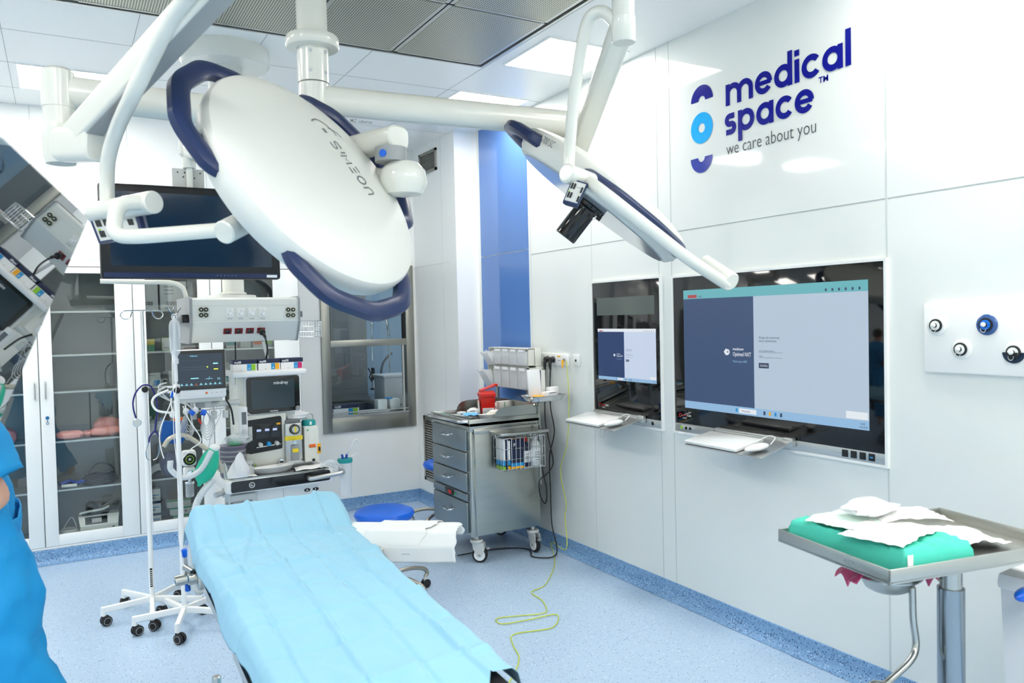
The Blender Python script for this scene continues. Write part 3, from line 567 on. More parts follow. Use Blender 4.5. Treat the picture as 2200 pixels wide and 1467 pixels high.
# ================================================================== CABINETS (built-in, glass doors)
mat('cab_white', (248, 250, 248), .18, spec=.4); mat('cab_in', (138, 143, 142), .4, metal=.1); pane('cab_pane', (244, 249, 246), base=.05)
def cabinet(x0, x1, g0, g1, label, shelves, hx=None, lock=False):
    t = thing('tall_cabinet', ((x0+x1)/2, CAB, .1), label, 'cabinet', 'glass-door cabinets in the back wall')
    yb = YB+.015; b = MB('cab_in')
    b.box(x0, CAB+.03, .1, x0+.012, yb, 1.958); b.box(x1-.012, CAB+.03, .1, x1, yb, 1.958); b.box(x0, yb-.01, .1, x1, yb, 1.958); b.box(x0, CAB+.03, .1, x1, yb, .15); b.box(x0, CAB+.03, 1.93, x1, yb, 1.958)
    b.use('cab_white'); b.box(x0, CAB, .097, x1, CAB+.03, .11); b.build('body', t)
    for z in shelves:
        b = MB('alu'); b.box(x0+.012, CAB+.035, z-.012, x1-.012, yb-.01, z); b.build('shelf', t)
    b = MB('cab_white'); y = CAB; q = .003
    z0, z1 = .185, 1.915
    b.box(x0+q, y-.002, .112, g0, y+.02, 1.955, bev=.002); b.box(g1, y-.002, .112, x1-q, y+.02, 1.955, bev=.002); b.box(g0, y-.002, .112, g1, y+.02, z0, bev=.002); b.box(g0, y-.002, z1, g1, y+.02, 1.955, bev=.002)
    d = b.build('door', t); MB('cab_pane', M=FY(0, y+.010, 0)).rect(g0, z0, g1, z1).build('glass', d, flat=True)
    b = MB('seam_dark'); b.box(x1-q, y+.001, .112, x1, y+.004, 1.955); b.build('door_gap', t)
    if hx:
        b = MB('alu'); b.tube(fillet([(hx, y-.002, 1.20), (hx, y-.028, 1.20), (hx, y-.028, 1.095), (hx, y-.002, 1.095)], .01), .005, 8); b.build('handle', d)
    if lock:
        b = MB('chrome'); b.cyl((hx+.005, y-.008, .965), (hx+.005, y, .965), .011); b.box(hx+.003, y-.012, .935, hx+.006, y-.010, .955); b.lathe([(.006, -.002), (.009, -.002), (.009, .001), (.006, .001)], (hx+.005, y-.011, .929), (0, 1, 0), 12); b.build('lock', d)
    return t
SH = [.475, .80, 1.13, 1.375, 1.665]
cabinet(-.74, -.135, -.62, -.225, 'white glass-door cabinet leftmost in the row, behind the person in scrubs', SH, hx=-.16)
cabinet(-.135, .435, -.055, .325, 'white glass-door cabinet with key in lock, holding pink packs and a black cable', SH, hx=-.1, lock=True)
cabinet(.435, .94, .515, .855, 'white glass-door cabinet holding two large barcode cartons, behind the drip stands', SH)
cabinet(.94, 1.575, 1.02, 1.385, 'white glass-door cabinet rightmost in the row, behind the patient monitor', SH)
# ---- contents
def blob(m, loc, sx, sy, sz, seed, name, label, cat, amp=.25, group=None, n=14):
    """soft crumpled bag or pack"""
    rnd = random.Random(seed); b = MB(m); ph = [rnd.uniform(0, 6.28) for _ in range(6)]
    rings = []; K = 9
    for i in range(K+1):
        a = -PI/2+PI*i/K; ring_ = []
        for j in range(n):
            th = 2*PI*j/n; f = 1+amp*(.5*math.sin(3*th+ph[0]+i)+.35*math.sin(5*th+ph[1]-i*1.3)+.3*math.sin(2*i+ph[2]))*.6
            cx, cy = math.copysign(abs(math.cos(th))**.7, math.cos(th)), math.copysign(abs(math.sin(th))**.7, math.sin(th))
            ring_.append(V((loc[0]+sx*max(math.cos(a), 1e-3)**.5*cx*f, loc[1]+sy*max(math.cos(a), 1e-3)**.5*cy*f, loc[2]+sz*(1+math.sin(a))*(1+.5*amp*math.sin(2*th+ph[3])))))
        rings.append(ring_)
    b.loft(rings)
    for v in b.bm.verts: v.co.z = max(v.co.z, loc[2]+.0005)
    k = dict(label=label, category=cat); 
    if group: k['group'] = group
    return b.build(name, loc=loc, angle=30, **k)
mat('pack_pink', (228, 150, 140), .35); mat('plastic', (240, 246, 250), .12, alpha=.38); mat('plastic_white', (246, 248, 250), .25, alpha=.85); mat('purple', (120, 122, 165), .4)
for i, (x, y, sx, sz, lab) in enumerate(((.03, 6.1, .085, .028, 'pink pack at the left of the cabinet shelf'), (.15, 6.16, .055, .022, 'small pink pack in the middle of the cabinet shelf'), (.25, 6.12, .10, .032, 'pink pack at the right of the cabinet shelf'), (.26, 6.2, .09, .06, 'larger pink pack standing behind the right one on the cabinet shelf'))):
    blob('pack_pink', (x, y, .80), sx, .05, sz, i, 'pink_pack', lab, 'pack', .12, 'pink packs on the cabinet shelf')
blob('pack_pink', (-.33, 6.1, .80), .06, .05, .05, 9, 'pink_pack', 'pink pack in the leftmost cabinet, behind the person', 'pack', .12)
b = MB('rubber')
for k in range(7): b.tube([V((.20+(.10+.012*math.sin(k*2.1))*math.cos(2*PI*j/28), 6.14+(.075)*math.sin(2*PI*j/28), .484+.008*k+.006*math.sin(j+k))) for j in range(28)], .005, 6, closed=True)
b.tube(catmull([(.13, 6.1, .5), (.14, 6.1, .57), (.2, 6.1, .62), (.28, 6.1, .585), (.30, 6.1, .50)], 6), .005, 6)
b.build('cable_coil', loc=(.2, 6.14, .476), label='coil of thick black cable on the cabinet shelf above the grey device', category='cable')
b = MB(mat('blue_deep', (14, 60, 165), .35)); b.tube(catmull([(-.04, 6.1, .50), (.02, 6.13, .51), (.06, 6.09, .5), (.12, 6.13, .505), (.15, 6.1, .49)], 5), .014, 8); b.build('blue_tubing', loc=(.05, 6.1, .476), label='blue cable bundle on the shelf left of the black coil', category='cable')
b = MB('lightgrey'); b.cyl((-.03, 6.06, .492), (.06, 6.05, .492), .012); b.build('metal_rod', loc=(0, 6.05, .476), label='short pale rod lying before the blue cable in the cabinet', category='rod')
# console device
t = thing('control_device', (.21, 6.13, .15), 'light grey device with dark display panel at the bottom of the key-locked cabinet', 'device')
b = MB('lightgrey'); b.add([(.07, 6.05, .15), (.30, 6.05, .15), (.30, 6.05, .205), (.07, 6.05, .205), (.06, 6.11, .262), (.31, 6.11, .262), (.06, 6.22, .262), (.31, 6.22, .262), (.06, 6.22, .15), (.31, 6.22, .15)],
    [(0, 1, 2, 3), (3, 2, 5, 4), (4, 5, 7, 6), (6, 7, 9, 8), (0, 8, 9, 1), (1, 9, 7, 5, 2), (0, 3, 4, 6, 8)]); b.build('housing', t, flat=True)
b = MB('midgrey', M=frame((.08, 6.0485, .156), (1, 0, 0), (0, .06, .06))); b.use('black_gloss'); b.M = frame((.10, 6.0555, .2125), (1, 0, 0), (0, .06, .057)); b.rect(0, 0, .135, .06, .001); b.use('grey'); b.rect(.04, .01, .10, .045, .002)
b.build('control_panel', t, flat=True)
b = MB('black'); b.cyl((.27, 6.05, .18), (.27, 6.045, .18), .008); b.build('port', t)
b = MB('black'); b.box(.08, 6.12, .263, .25, 6.19, .29, bev=.006); b.use('lightgrey'); b.tube(catmull([(.07, 6.1, .285), (.12, 6.09, .295), (.2, 6.09, .30), (.25, 6.1, .315)], 5), .008, 6); b.use('black'); b.sphere((.14, 6.15, .325), .032, 14); b.build('handset', loc=(.16, 6.15, .263), label='black handset with round knob lying on the grey device in the cabinet', category='device')
b = MB('lightgrey')
for k in range(6): b.tube([V((.0+(.07-.004*k)*math.cos(2*PI*j/24), 6.12+.05*math.sin(2*PI*j/24), .156+.006*k)) for j in range(24)], .003, 6, closed=True)
b.tube(catmull([(-.03, 6.1, .2), (.02, 6.09, .27), (.05, 6.1, .2)], 6), .003, 6); b.use('amber'); b.tube(catmull([(-.02, 6.08, .157), (.03, 6.07, .157), (.07, 6.09, .157)], 4), .008, 6); b.build('cable_coil', loc=(.0, 6.12, .151), label='coil of pale thin leads left of the grey device in the cabinet', category='cable')
def carton(x, y, z, w_, d, h, m, label, group=None, bands=(), txt=None, code=False, name='carton', rot=0):
    Mx = Matrix.Translation((x, y, z)) @ Matrix.Rotation(rot, 4, 'Z'); b = MB(m, M=Mx); b.box(-w_/2, -d/2, 0, w_/2, d/2, h, bev=.001)
    for (m2, a0, a1_, c0, c1) in bands: b.use(m2); b.box(-w_/2+a0*w_, -d/2-.0008, c0*h, -w_/2+a1_*w_, -d/2+.001, c1*h)
    b.M = Mx @ FY(-w_/2, -d/2-.0012, 0)
    if txt: b.use('ink'); b.text(txt[0], txt[1]*w_, txt[2]*h, txt[3]*h, .0004, bold=.01)
    if code:
        b.use('ink'); r_ = random.Random(3); xx = .22
        while xx < .8: q = r_.uniform(.008, .03); b.rect(xx*w_, .16*h, (xx+q)*w_, .29*h, .0003); xx += q+r_.uniform(.01, .03)
        for yy in (.8, .68, .55, .05): b.rect(.15*w_, yy*h, .5*w_, (yy+.015)*h, .0003)
    o = b.build(name, loc=(x, y, z), label=label, category='box')
    if group: o['group'] = group
    return o
G = 'cartons in the cabinets'
carton(.515, 6.12, 1.665, .17, .18, .20, 'label_white', 'large white carton with barcode, left of two on the top cabinet shelf', G, code=True)
carton(.70, 6.12, 1.665, .17, .18, .20, 'label_white', 'large white carton with barcode, right of two on the top cabinet shelf', G, code=True)
blob('plastic', (.82, 6.12, 1.665), .035, .06, .09, 21, 'plastic_bag', 'clear plastic bag beside the large barcode cartons', 'bag', .3)
carton(.545, 6.08, 1.375, .05, .05, .085, 'green', 'small yellow-over-green carton on the cabinet shelf', G, bands=(('yellow', 0, 1, .55, 1),), txt=('Y', .45, .2, .15))
carton(.665, 6.09, 1.375, .095, .06, .095, 'lime', 'pale green carton with magenta corner on the cabinet shelf', G, bands=(('card', .0, .98, .04, .96), ('magenta', .82, 1, .8, 1)), txt=('GSG', .12, .15, .14))
carton(.80, 6.09, 1.375, .11, .06, .03, 'card', 'flat pinkish carton on the cabinet shelf above the patient monitor', G, bands=(('dkred', .1, 1, .3, .7),))
carton(.555, 6.08, 1.13, .09, .06, .095, 'card', 'white carton with blue print and orange corner on the cabinet shelf', G, bands=(('cyan', .5, .95, .05, .45), ('orange', 0, .1, .7, 1)), txt=('Rękawice', .15, .75, .08))
carton(.685, 6.09, 1.13, .06, .06, .10, 'lightgrey', 'pale carton half hidden left of the patient monitor', G)
def bottle(x, y, z, r, h, m, cap, label, lab_m=None, group=None, M=None):
    t = thing('bottle', (x, y, z), label, 'bottle', group)
    b = MB(m); b.lathe([(0, 0), (r*.95, 0), (r, r*.08), (r, h*.68), (r*.85, h*.76), (r*.35, h*.82), (r*.33, h*.87), (0, h*.87)], (x, y, z), n=20); b.build('body', t)
    b = MB(cap); b.cyl((x, y, z+h*.86), (x, y, z+h), r*.42, r*.4, 16, bev=.001); b.build('cap', t)
    if lab_m:
        b = MB(lab_m); b.tube([(x, y, z+h*.15), (x, y, z+h*.55)], r*1.012, 20, cap=False); b.use('ink')
        b.M = FY(x-r*.4, y-r*1.03, z+h*.18)
        for q in range(4): b.rect(0, q*h*.08, r*.8, q*h*.08+h*.02)
        b.build('label', t, flat='keep')
    return t
bottle(.525, 6.07, .80, .028, .12, 'plastic_white', 'white', 'small white bottle with purple label on the cabinet shelf', 'label_white')
bottle(.60, 6.09, .80, .032, .10, 'plastic_white', 'cyan', 'squat jar with blue lid on the cabinet shelf', 'label_white')
carton(.70, 6.1, .80, .09, .08, .10, 'card', 'pale carton beside the blue-lidded jar on the cabinet shelf', G)
blob(mat('bag_violet', (112, 116, 160), .25), (.66, 6.1, .475), .085, .07, .085, 5, 'fluid_bag', 'violet plastic-wrapped pack on the cabinet shelf', 'bag', .15)
b = MB('paper')
for k in range(4): b.tube([V((.555+(.05+.003*k)*math.cos(PI*j/10-.4), 6.09, .49+.012*k+.045*math.sin(PI*j/10))) for j in range(11)], .008, 6)
b.build('gauze_roll', loc=(.555, 6.09, .475), label='white rolled dressing left of the violet pack in the cabinet', category='roll')
for i, (z, lab) in enumerate(((.15, 'white and blue carton lowest of its stack in the cabinet'), (.235, 'white and blue carton in the middle of its stack in the cabinet'), (.32, 'white and blue carton topmost of its stack in the cabinet'))):
    carton(.53, 6.09, z, .085, .08, .083, 'label_white', lab, G, bands=(('navy' if i < 2 else 'label_white', 0, 1, .8, 1), ('cyan', .4, .9, .45, .52)), txt=('EM', .3, .2, .15))
for i, (z, dx, lab) in enumerate(((.15, .02, 'flat white and green carton lowest of its pile behind the drip stand'), (.205, 0, 'flat white and green carton in the middle of its pile behind the drip stand'), (.26, -.02, 'flat white and green carton on top of its pile behind the drip stand'))):
    carton(.71+dx, 6.08, z, .16, .09, .054, 'card', lab, G, bands=(('green', 0, 1, .78, .95), ('dkred', .62, .68, .3, .5)))
carton(.86, 6.16, .15, .05, .08, .16, 'lightgrey', 'grey carton half hidden by the cabinet door frame', G)
# right cabinet
blob('plastic', (1.26, 6.12, 1.665), .10, .07, .045, 31, 'plastic_bag', 'clear plastic bags on the top shelf behind the pendant post', 'bag', .35)
for i, (x, m, lab) in enumerate(((1.09, 'teal', 'teal and white carton under the socket unit'), (1.19, 'card', 'beige carton under the socket unit'), (1.28, 'orange', 'orange carton under the socket unit'), (1.35, 'lime', 'lime carton under the socket unit'))):
    carton(x, 6.09, 1.375, .075, .05, .055, 'card', lab, G, bands=((m, .05, .95, .4, .9),))
carton(1.08, 6.1, 1.13, .10, .07, .03, 'teal', 'teal packet on the shelf behind the anaesthesia machine', G); carton(1.08, 6.1, 1.16, .10, .07, .025, 'label_white', 'white packet lying on the teal packet behind the anaesthesia machine', G, bands=(('teal', 0, 1, .1, .5),)); carton(1.07, 6.1, 1.185, .095, .07, .02, 'pink', 'pink-edged packet topmost behind the anaesthesia machine', G)
blob('lightgrey', (1.05, 6.12, 1.206), .03, .03, .03, 11, 'plastic_bag', 'crumpled grey bag lying on the packets behind the anaesthesia machine', 'bag', .3)
for i, (z, h, lab) in enumerate(((.80, .05, 'pale carton lowest of the stack left of the anaesthesia screen'), (.851, .06, 'pale carton in the middle of the stack left of the anaesthesia screen'), (.912, .06, 'pale carton topmost of the stack left of the anaesthesia screen'))):
    carton(1.07, 6.1, z, .085, .08, h, 'card', lab, G, txt=('TX', .2, .4, .2))
# ================================================================== SURGICAL LIGHTS
def camv(x, y, z): return R3 @ V((x, y, z))
mat('handle_navy', (26, 42, 84), .33); mat('arm', (224, 225, 217), .2, coat=.2); mat('lens', (160, 170, 180), .08, spec=.7)
def rbox(b, A, B, w_, h_, up=(0, 0, 1), w2=None, h2=None, rnd=.25, over=0):
    """rounded beam from A to B"""
    A, B = V(A), V(B); t = (B-A).normalized(); A = A-t*over; B = B+t*over; u = (V(up)-t*V(up).dot(t)).normalized(); s = t.cross(u)
    def ring_(c, w_, h_):
        o = []; r = rnd*min(w_, h_)
        for cx, cy, a0 in ((w_/2-r, h_/2-r, 0), (-w_/2+r, h_/2-r, 90), (-w_/2+r, -h_/2+r, 180), (w_/2-r, -h_/2+r, 270)):
            for k in range(4):
                a = math.radians(a0+30*k); o.append(c+s*(cx+r*math.cos(a))+u*(cy+r*math.sin(a)))
        return o
    w2, h2 = w2 or w_, h2 or h_; q = .006
    b.loft([ring_(A, w_-2*q, h_-2*q), ring_(A+t*q, w_, h_), ring_(B-t*q, w2, h2), ring_(B, w2-2*q, h2-2*q)])
def lamp_head(t, C, e1, n, hang, yoke_ang):
    e1 = e1.normalized(); e2 = n.cross(e1); M = frame(C, e1, e2); R = .37
    b = MB(mat('dish', (224, 225, 219), .38, spec=.4), M=M)
    b.lathe([(0, .052), (.12, .050), (.22, .043), (.30, .030), (.345, .016), (.364, .004), (R, -.008), (R, -.030), (.362, -.058), (.345, -.080), (.335, -.084), (0, -.084)], n=72); b.build('lamp_housing', t, angle=30)
    b = MB('lens', M=M); b.lathe([(0, -.0845), (.325, -.0845), (.325, -.088), (0, -.088)], n=48); b.build('light_glass', t)
    for a in hang:
        kr, kz = (1.075, .016) if a == 100 else (1, 0)
        b = MB('handle_navy', M=M); rings = []
        P_ = fillet([V((r*kr*math.cos(math.radians(a+f)), r*kr*math.sin(math.radians(a+f)), -.036+kz)) for r, f in ((.33, -41), (.375, -38), (.425, -22), (.436, 0), (.425, 22), (.375, 38), (.33, 41))], .04, 4)
        for i, p in enumerate(P_):
            tg = (P_[min(i+1, len(P_)-1)]-P_[max(i-1, 0)]).normalized(); o = tg.cross(V((0, 0, 1)))
            w_, h_ = .027, .021
            rings.append([p+o*x+V((0, 0, z)) for x, z in ((w_, -.5*h_), (w_, .5*h_), (.5*w_, h_), (-.5*w_, h_), (-w_, .5*h_), (-w_, -.5*h_), (-.5*w_, -h_), (.5*w_, -h_))])
        b.loft(rings); b.build('handle', t, angle=50)
    return M, e1, e2
# --- near light, dish turned away from the camera
C1 = at(687.5, 385.8, d=2.271); n1 = camv(.7513, .532, .3905).normalized(); E1 = camv(.643, -.765, 0); E1 = (E1-n1*E1.dot(n1)).normalized()
COLP = V((.80, 2.76, 0))
t = thing('ceiling_post', (COLP.x, COLP.y, ZC), 'round white ceiling post with a flange, carrying the lamp arms', 'post')
b = MB('arm'); b.lathe([(0, 3.0), (.053, 3.0), (.053, 2.56), (.0, 2.56)], COLP, n=36); b.build('upper_tube', t)
b = MB('arm'); b.lathe([(.053, 2.552), (.088, 2.55), (.092, 2.543), (.092, 2.515), (.088, 2.51), (.053, 2.508)], COLP, n=40); b.build('flange', t)
b = MB('arm'); b.lathe([(0, 2.556), (.054, 2.556), (.054, 2.39), (.0, 2.39)], COLP, n=36); b.use('chrome')
for a in (-115, -55, 10):
    for z in (2.49, 2.42): d_ = V((math.cos(math.radians(a)), math.sin(math.radians(a)), 0)); b.cyl(COLP+d_*.053+V((0, 0, z)), COLP+d_*.057+V((0, 0, z)), .006, n=10)
b.build('lower_tube', t)
b = MB('arm'); b.lathe([(0, 2.386), (.052, 2.386), (.052, 2.165), (0, 2.165)], COLP, n=36); b.build('bearing_tube', t)
b = MB('arm'); b.lathe([(0, 2.16), (.045, 2.16), (.045, 2.05), (.03, 2.04), (0, 2.04)], COLP, n=32); b.build('end_cap', t)
t = thing('surgical_light', C1, 'large white surgical light seen from behind, with navy handles and maker lettering on its dish', 'surgical light')
M1, e1, e2 = lamp_head(t, C1, E1, n1, (216, 341, 100), 262)
b = MB(mat('print_grey', (120, 122, 124), .5), M=M1 @ Matrix.Translation((-.15, .10, 0)))
def dome(x, y):
    r = math.hypot(x-.15, y+.10); P_ = [(0, .052), (.12, .050), (.22, .043), (.30, .030), (.345, .016), (.364, .004), (.37, -.008)]
    for (r0, z0), (r1, z1) in zip(P_, P_[1:]):
        if r <= r1: return z0+(z1-z0)*(r-r0)/(r1-r0)
    return -.008
def stroke(b, P_, w_):
    P_ = [V((p[0], p[1], 0)) for p in P_]; vs, fs = [], []
    for i, p in enumerate(P_):
        tg = (P_[min(i+1, len(P_)-1)]-P_[max(i-1, 0)]).normalized(); o = V((-tg.y, tg.x, 0))*w_/2
        vs += [p+o, p-o]
    for i in range(len(P_)-1): fs.append((2*i, 2*i+1, 2*i+3, 2*i+2))
    b.add(vs, fs)
x = .055; H_ = .042; W_ = .028
L_ = {'S': [[(1, .85), (.8, 1), (.2, 1), (0, .8), (.2, .55), (.8, .45), (1, .2), (.8, 0), (.1, 0)]], 'I': [[(.2, .32), (.2, 1)]], 'M': [[(0, .0), (0, .9), (.5, .35), (1, .9), (1, .0)]], 'E': [[(.9, 0), (.1, 0)], [(.9, .5), (.3, .5)], [(.9, 1), (.1, 1)]],
      'O': [[(.5+.5*math.cos(a*PI/8), .5+.5*math.sin(a*PI/8)) for a in range(17)]], 'N': [[(.1, 0), (.1, .75), (.4, 1), (.8, 1), (.95, .75), (.95, 0)]]}
for ch in 'SIMEON':
    for P_ in L_[ch]: stroke(b, [(x+px*W_, py*H_) for px, py in P_], .0055)
    x += W_*1.35 if ch != 'I' else W_*.6
stroke(b, [(.02+.05*math.cos(a*PI/12), .02+.055*math.sin(a*PI/12)) for a in range(5, 15)], .005); stroke(b, [(.03+.032*math.cos(a*PI/12), .015+.085*math.sin(a*PI/12)) for a in range(5, 11)], .004); b.rect(.005, .018, .022, .032)
for v in b.bm.verts:
    q = (M1 @ Matrix.Translation((-.15, .10, 0))).inverted() @ v.co; q.z = dome(q.x, q.y)+.0012; v.co = (M1 @ Matrix.Translation((-.15, .10, 0))) @ q
b.build('maker_mark', t, flat=True)
a = math.radians(247); rr = .3705
b = MB('lightgrey', M=frame(M1 @ V((rr*math.cos(a-.16), rr*math.sin(a-.16), -.036)), M1.to_3x3() @ V((-math.sin(a-.03), math.cos(a-.03), 0)), n1)); b.box(0, -.014, 0, .085, .02, .003); b.use('midgrey'); b.rect(.055, -.008, .072, .012, .004); b.rect(.012, .0, .03, .012, .004); b.rect(.01, -.010, .045, -.006, .004); b.build('rating_plate', t)
# yoke, hub, tube
b = MB('arm'); b.cyl(at(480, 500, d=2.03), at(570, 455, d=2.2), .031, n=28, bev=.004); b.build('pivot', t)
Y1 = fillet([at(320, 436, d=2.08), at(252, 434, d=2.03), at(243, 507, d=2.0), at(300, 508, d=2.0), at(475, 494, d=2.06)], .075, 8)
b = MB('arm'); b.tube(Y1, .0195, 16); b.build('yoke', t)
b = MB('arm'); b.cyl(at(202, 458, d=2.22), at(331, 434, d=2.07), .030, n=28, bev=.004); b.use('label_white'); b.build('hub', t)
T1 = catmull([at(231, 440, d=2.19), at(230, 395, d=2.19), at(233, 340, d=2.16), at(252, 275, d=2.09), at(285, 205, d=1.95), at(322, 130, d=1.88), at(352, 72, d=1.82), at(378, 30, d=1.78), at(415, -18, d=1.72), at(470, -60, d=1.68), at(520, -80, d=1.7)], 5)
b = MB('arm'); b.tube(T1, .0195, 16); b.build('curved_tube', t)
def keypad(t, P_, nrm=None):
    """navy box with white key field; P_ = 4 corners (tl, tr, br, bl)"""
    tl, tr, br, bl = [V(p) for p in P_]; X = (tr-tl); Y_ = (bl-tl); N = Y_.cross(X).normalized()
    if N.dot(CAM-tl) < 0: N = -N
    b = MB('handle_navy'); c = (tl+br)/2
    b.loft([[c+(p-c)*f-N*z for p in (tl, tr, br, bl)] for f, z in ((1.12, 0), (1.14, .012), (.9, .04))]); b.build('key_box', t)
    b = MB('lightgrey'); b.loft([[c+(p-c)*f+N*z for p in (tl, tr, br, bl)] for f, z in ((.98, 0), (.96, .002))]); 
    Mx = Matrix(((X.x, Y_.x, N.x, tl.x), (X.y, Y_.y, N.y, tl.y), (X.z, Y_.z, N.z, tl.z), (0, 0, 0, 1)))
    b.M = Mx; b.use('black')
    for (x0, y0) in ((.08, .14), (.26, .14), (.08, .58), (.26, .58), (.8, .22), (.8, .66)): b.box(x0, y0, .002, x0+.12, y0+.26, .005)
    b.use('midgrey'); b.rect(.42, .26, .78, .28, .0025); b.rect(.42, .70, .78, .72, .0025); b.use('lime'); b.box(.08, .5, .002, .13, .56, .005); b.build('keypad', t, flat=True)
keypad(t, (at(196, 468, d=2.20), at(290, 458, d=2.12), at(302, 504, d=2.10), at(216, 519, d=2.18)))
J1 = at(125, 195, z=2.25); J1 = V((J1.x, J1.y, 2.25))
b = MB('arm'); rbox(b, (COLP.x, COLP.y, 2.25), J1, .085, .10, w2=.075, h2=.095, rnd=.45, over=.01); b.build('horizontal_arm', t)
b = MB('arm'); b.lathe([(0, 2.315), (.030, 2.315), (.044, 2.305), (.045, 2.20), (.043, 2.198), (.043, 2.14), (0, 2.14)], (J1.x, J1.y, 0), n=32); b.build('swivel_joint', t)
S0 = at(160, 300, d=2.27); S1 = at(520, -90, d=1.66)
b = MB('arm'); c0 = V((J1.x, J1.y, 0)); b.lathe([(0, 2.16), (.040, 2.16), (.046, 2.14), (.046, 2.06), (.04, 2.035), (0, 2.035)], c0, n=28); rbox(b, (J1.x, J1.y, 2.09), at(205, 308, d=2.2), .075, .10, rnd=.3, over=.02); b.build('elbow', t)
b = MB('arm'); rbox(b, S0, S1, .062, .082, rnd=.2, up=(0, 0, 1)); b.build('spring_arm', t)
b = MB('grey'); d_ = (S1-S0).normalized(); u_ = (V((0, 0, 1))-d_*d_.z).normalized(); rbox(b, S0+d_*.08-u_*.042, S1-u_*.042, .045, .004, rnd=.1); b.build('shaded_underside', t)  # grey strip puts the shade of the arm's underside into colour
b = MB('arm'); b.cyl(S1+V((0, 0, .22)), S1-V((0, 0, .0)), .036, n=28, bev=.006); b.tube([T1[-1], S1+V((0, 0, .05))], .0195, 12); b.build('end_joint', t)
# --- far light, seen edge-on
C2 = at(1304, 408, d=2.98); n2 = camv(.595, .77, .115).normalized(); E2 = camv(.80, -.60, 0.0); E2 = (E2-n2*E2.dot(n2)).normalized()
t = thing('surgical_light', C2, 'white surgical light seen edge-on, with a black camera cylinder beneath it', 'surgical light')
M2, f1, f2 = lamp_head(t, C2, E2, n2, (178, 298, 58), 0)
a = math.radians(206); b = MB('print_grey', M=frame(M2 @ V((.372*math.cos(a), .372*math.sin(a), -.034)), M2.to_3x3() @ V((-math.sin(a+.25), math.cos(a+.25), 0)), n2))
b.M = b.M @ Matrix.Translation((0, 0, .012)); b.text('Sim.LED 700 SC', 0, 0, .024, sx=.78); b.build('model_mark', t, flat=True)
b = MB('black_gloss', M=M2); b.lathe([(0, -.086), (.062, -.086), (.066, -.092), (.062, -.104), (.046, -.108), (.042, -.112), (.042, -.235), (.039, -.24), (0, -.24)], (-.015, -.1, 0), n=32); b.use('chrome')
for x_, y_ in ((-.055, -.115), (.03, -.12)): b.cyl((x_, y_-.02, -.125), (x_, y_-.032, -.125), .006, n=8)
b.use('black'); b.box(-.078, -.11, -.118, -.06, -.09, -.10); b.box(.032, -.11, -.118, .05, -.09, -.10); b.build('camera_cylinder', t)
H0 = at(1215, 371, d=2.50); b = MB('arm'); b.cyl(H0, at(1282, 396, d=2.62), .031, n=28, bev=.006); b.build('hub', t)
b = MB('arm'); b.tube(fillet([at(1262, 388, d=2.56), at(1292, 410, d=2.46), at(1478, 556, d=2.56), at(1560, 610, d=2.72)], .06, 6), .0205, 16); b.cyl(at(1572, 606, d=2.70), at(1512, 566, d=2.82), .033, n=26, bev=.004); b.build('yoke', t)
T2 = catmull([at(1222, 365, d=2.53), at(1224, 320, d=2.53), at(1232, 220, d=2.50), at(1246, 120, d=2.46), at(1258, 60, d=2.44), at(1272, 32, d=2.42), at(1296, 26, d=2.40), at(1322, 48, d=2.38), at(1346, 74, d=2.37)], 6)
b = MB('arm'); b.tube(T2, .0190, 16); b.build('curved_tube', t)
keypad(t, (at(1230, 387, d=2.51), at(1260, 396, d=2.50), at(1240, 438, d=2.48), at(1212, 430, d=2.49)))
K = at(1340, 60, d=2.37)
b = MB('arm'); b.lathe([(0, K.z-.045), (.033, K.z-.045), (.036, K.z-.04), (.036, K.z+.03), (.034, K.z+.032), (.034, K.z+.16), (0, K.z+.16)], (K.x, K.y, 0), n=30); b.build('end_joint', t)
J2 = at(1232, 268, z=2.335)
b = MB('arm'); rbox(b, (COLP.x, COLP.y, 2.335), J2, .085, .10, w2=.085, h2=.105, rnd=.42, over=.012); b.use('print_grey')
q0 = at(757, 262, d=2.72); b.build('horizontal_arm', t)
M_ = frame(at(752, 262, d=2.74), (J2-COLP-V((0, 0, 2.335))), (0, 0, 1)); b = MB('print_grey', M=M_); b.text('MZ Liberec', 0, 0, .012, bold=.01); b.build('lettering', t, flat=True)
b = MB('arm'); b.lathe([(0, 2.39), (.04, 2.385), (.052, 2.37), (.052, 2.30), (.047, 2.295), (.047, 2.19), (0, 2.19)], (J2.x, J2.y, 0), n=30); b.build('swivel_joint', t)
b = MB('arm'); rbox(b, (J2.x, J2.y, 2.19), K+V((0, 0, .01)), .045, .075, rnd=.25, up=(1, 0, 0), over=.0); b.build('spring_arm', t)
# --- hanging monitor and its arm
MX0, MX1, MZ0, MZ1, MY = .155, .905, 1.757, 2.165, 3.75
t = thing('monitor', ((MX0+MX1)/2, MY, MZ0), 'large black hanging monitor, switched off, behind the near surgical light', 'monitor')
b = MB('black'); b.prism([(MX0, MZ0), (MX1, MZ0), (MX1, MZ1), (MX0, MZ1)], 0, .001); b.bm.clear()
b.box(MX0, MY, MZ0, MX1, MY+.055, MZ1, bev=.012); b.build('casing', t)
mat('mon_navy', (4, 38, 62), .12, spec=.5); mat('mon_navy2', (4, 52, 78), .12, spec=.5)
b = MB('mon_navy'); b.box(MX0+.04, MY-.0012, MZ0+.055, MX1-.04, MY+.002, MZ1-.035); b.build('screen', t)
b = MB('handle_navy'); b.box(MX0+.012, MY-.001, MZ0+.006, MX1-.012, MY+.002, MZ0+.026); b.use('label_white'); b.box(MX1-.065, MY-.002, MZ0+.008, MX1-.018, MY, MZ0+.020)
for k in range(6): b.use('grey'); b.box(.62+.016*k, MY-.0018, MZ0+.014, .623+.016*k, MY, MZ0+.018)
b.build('control_strip', t)
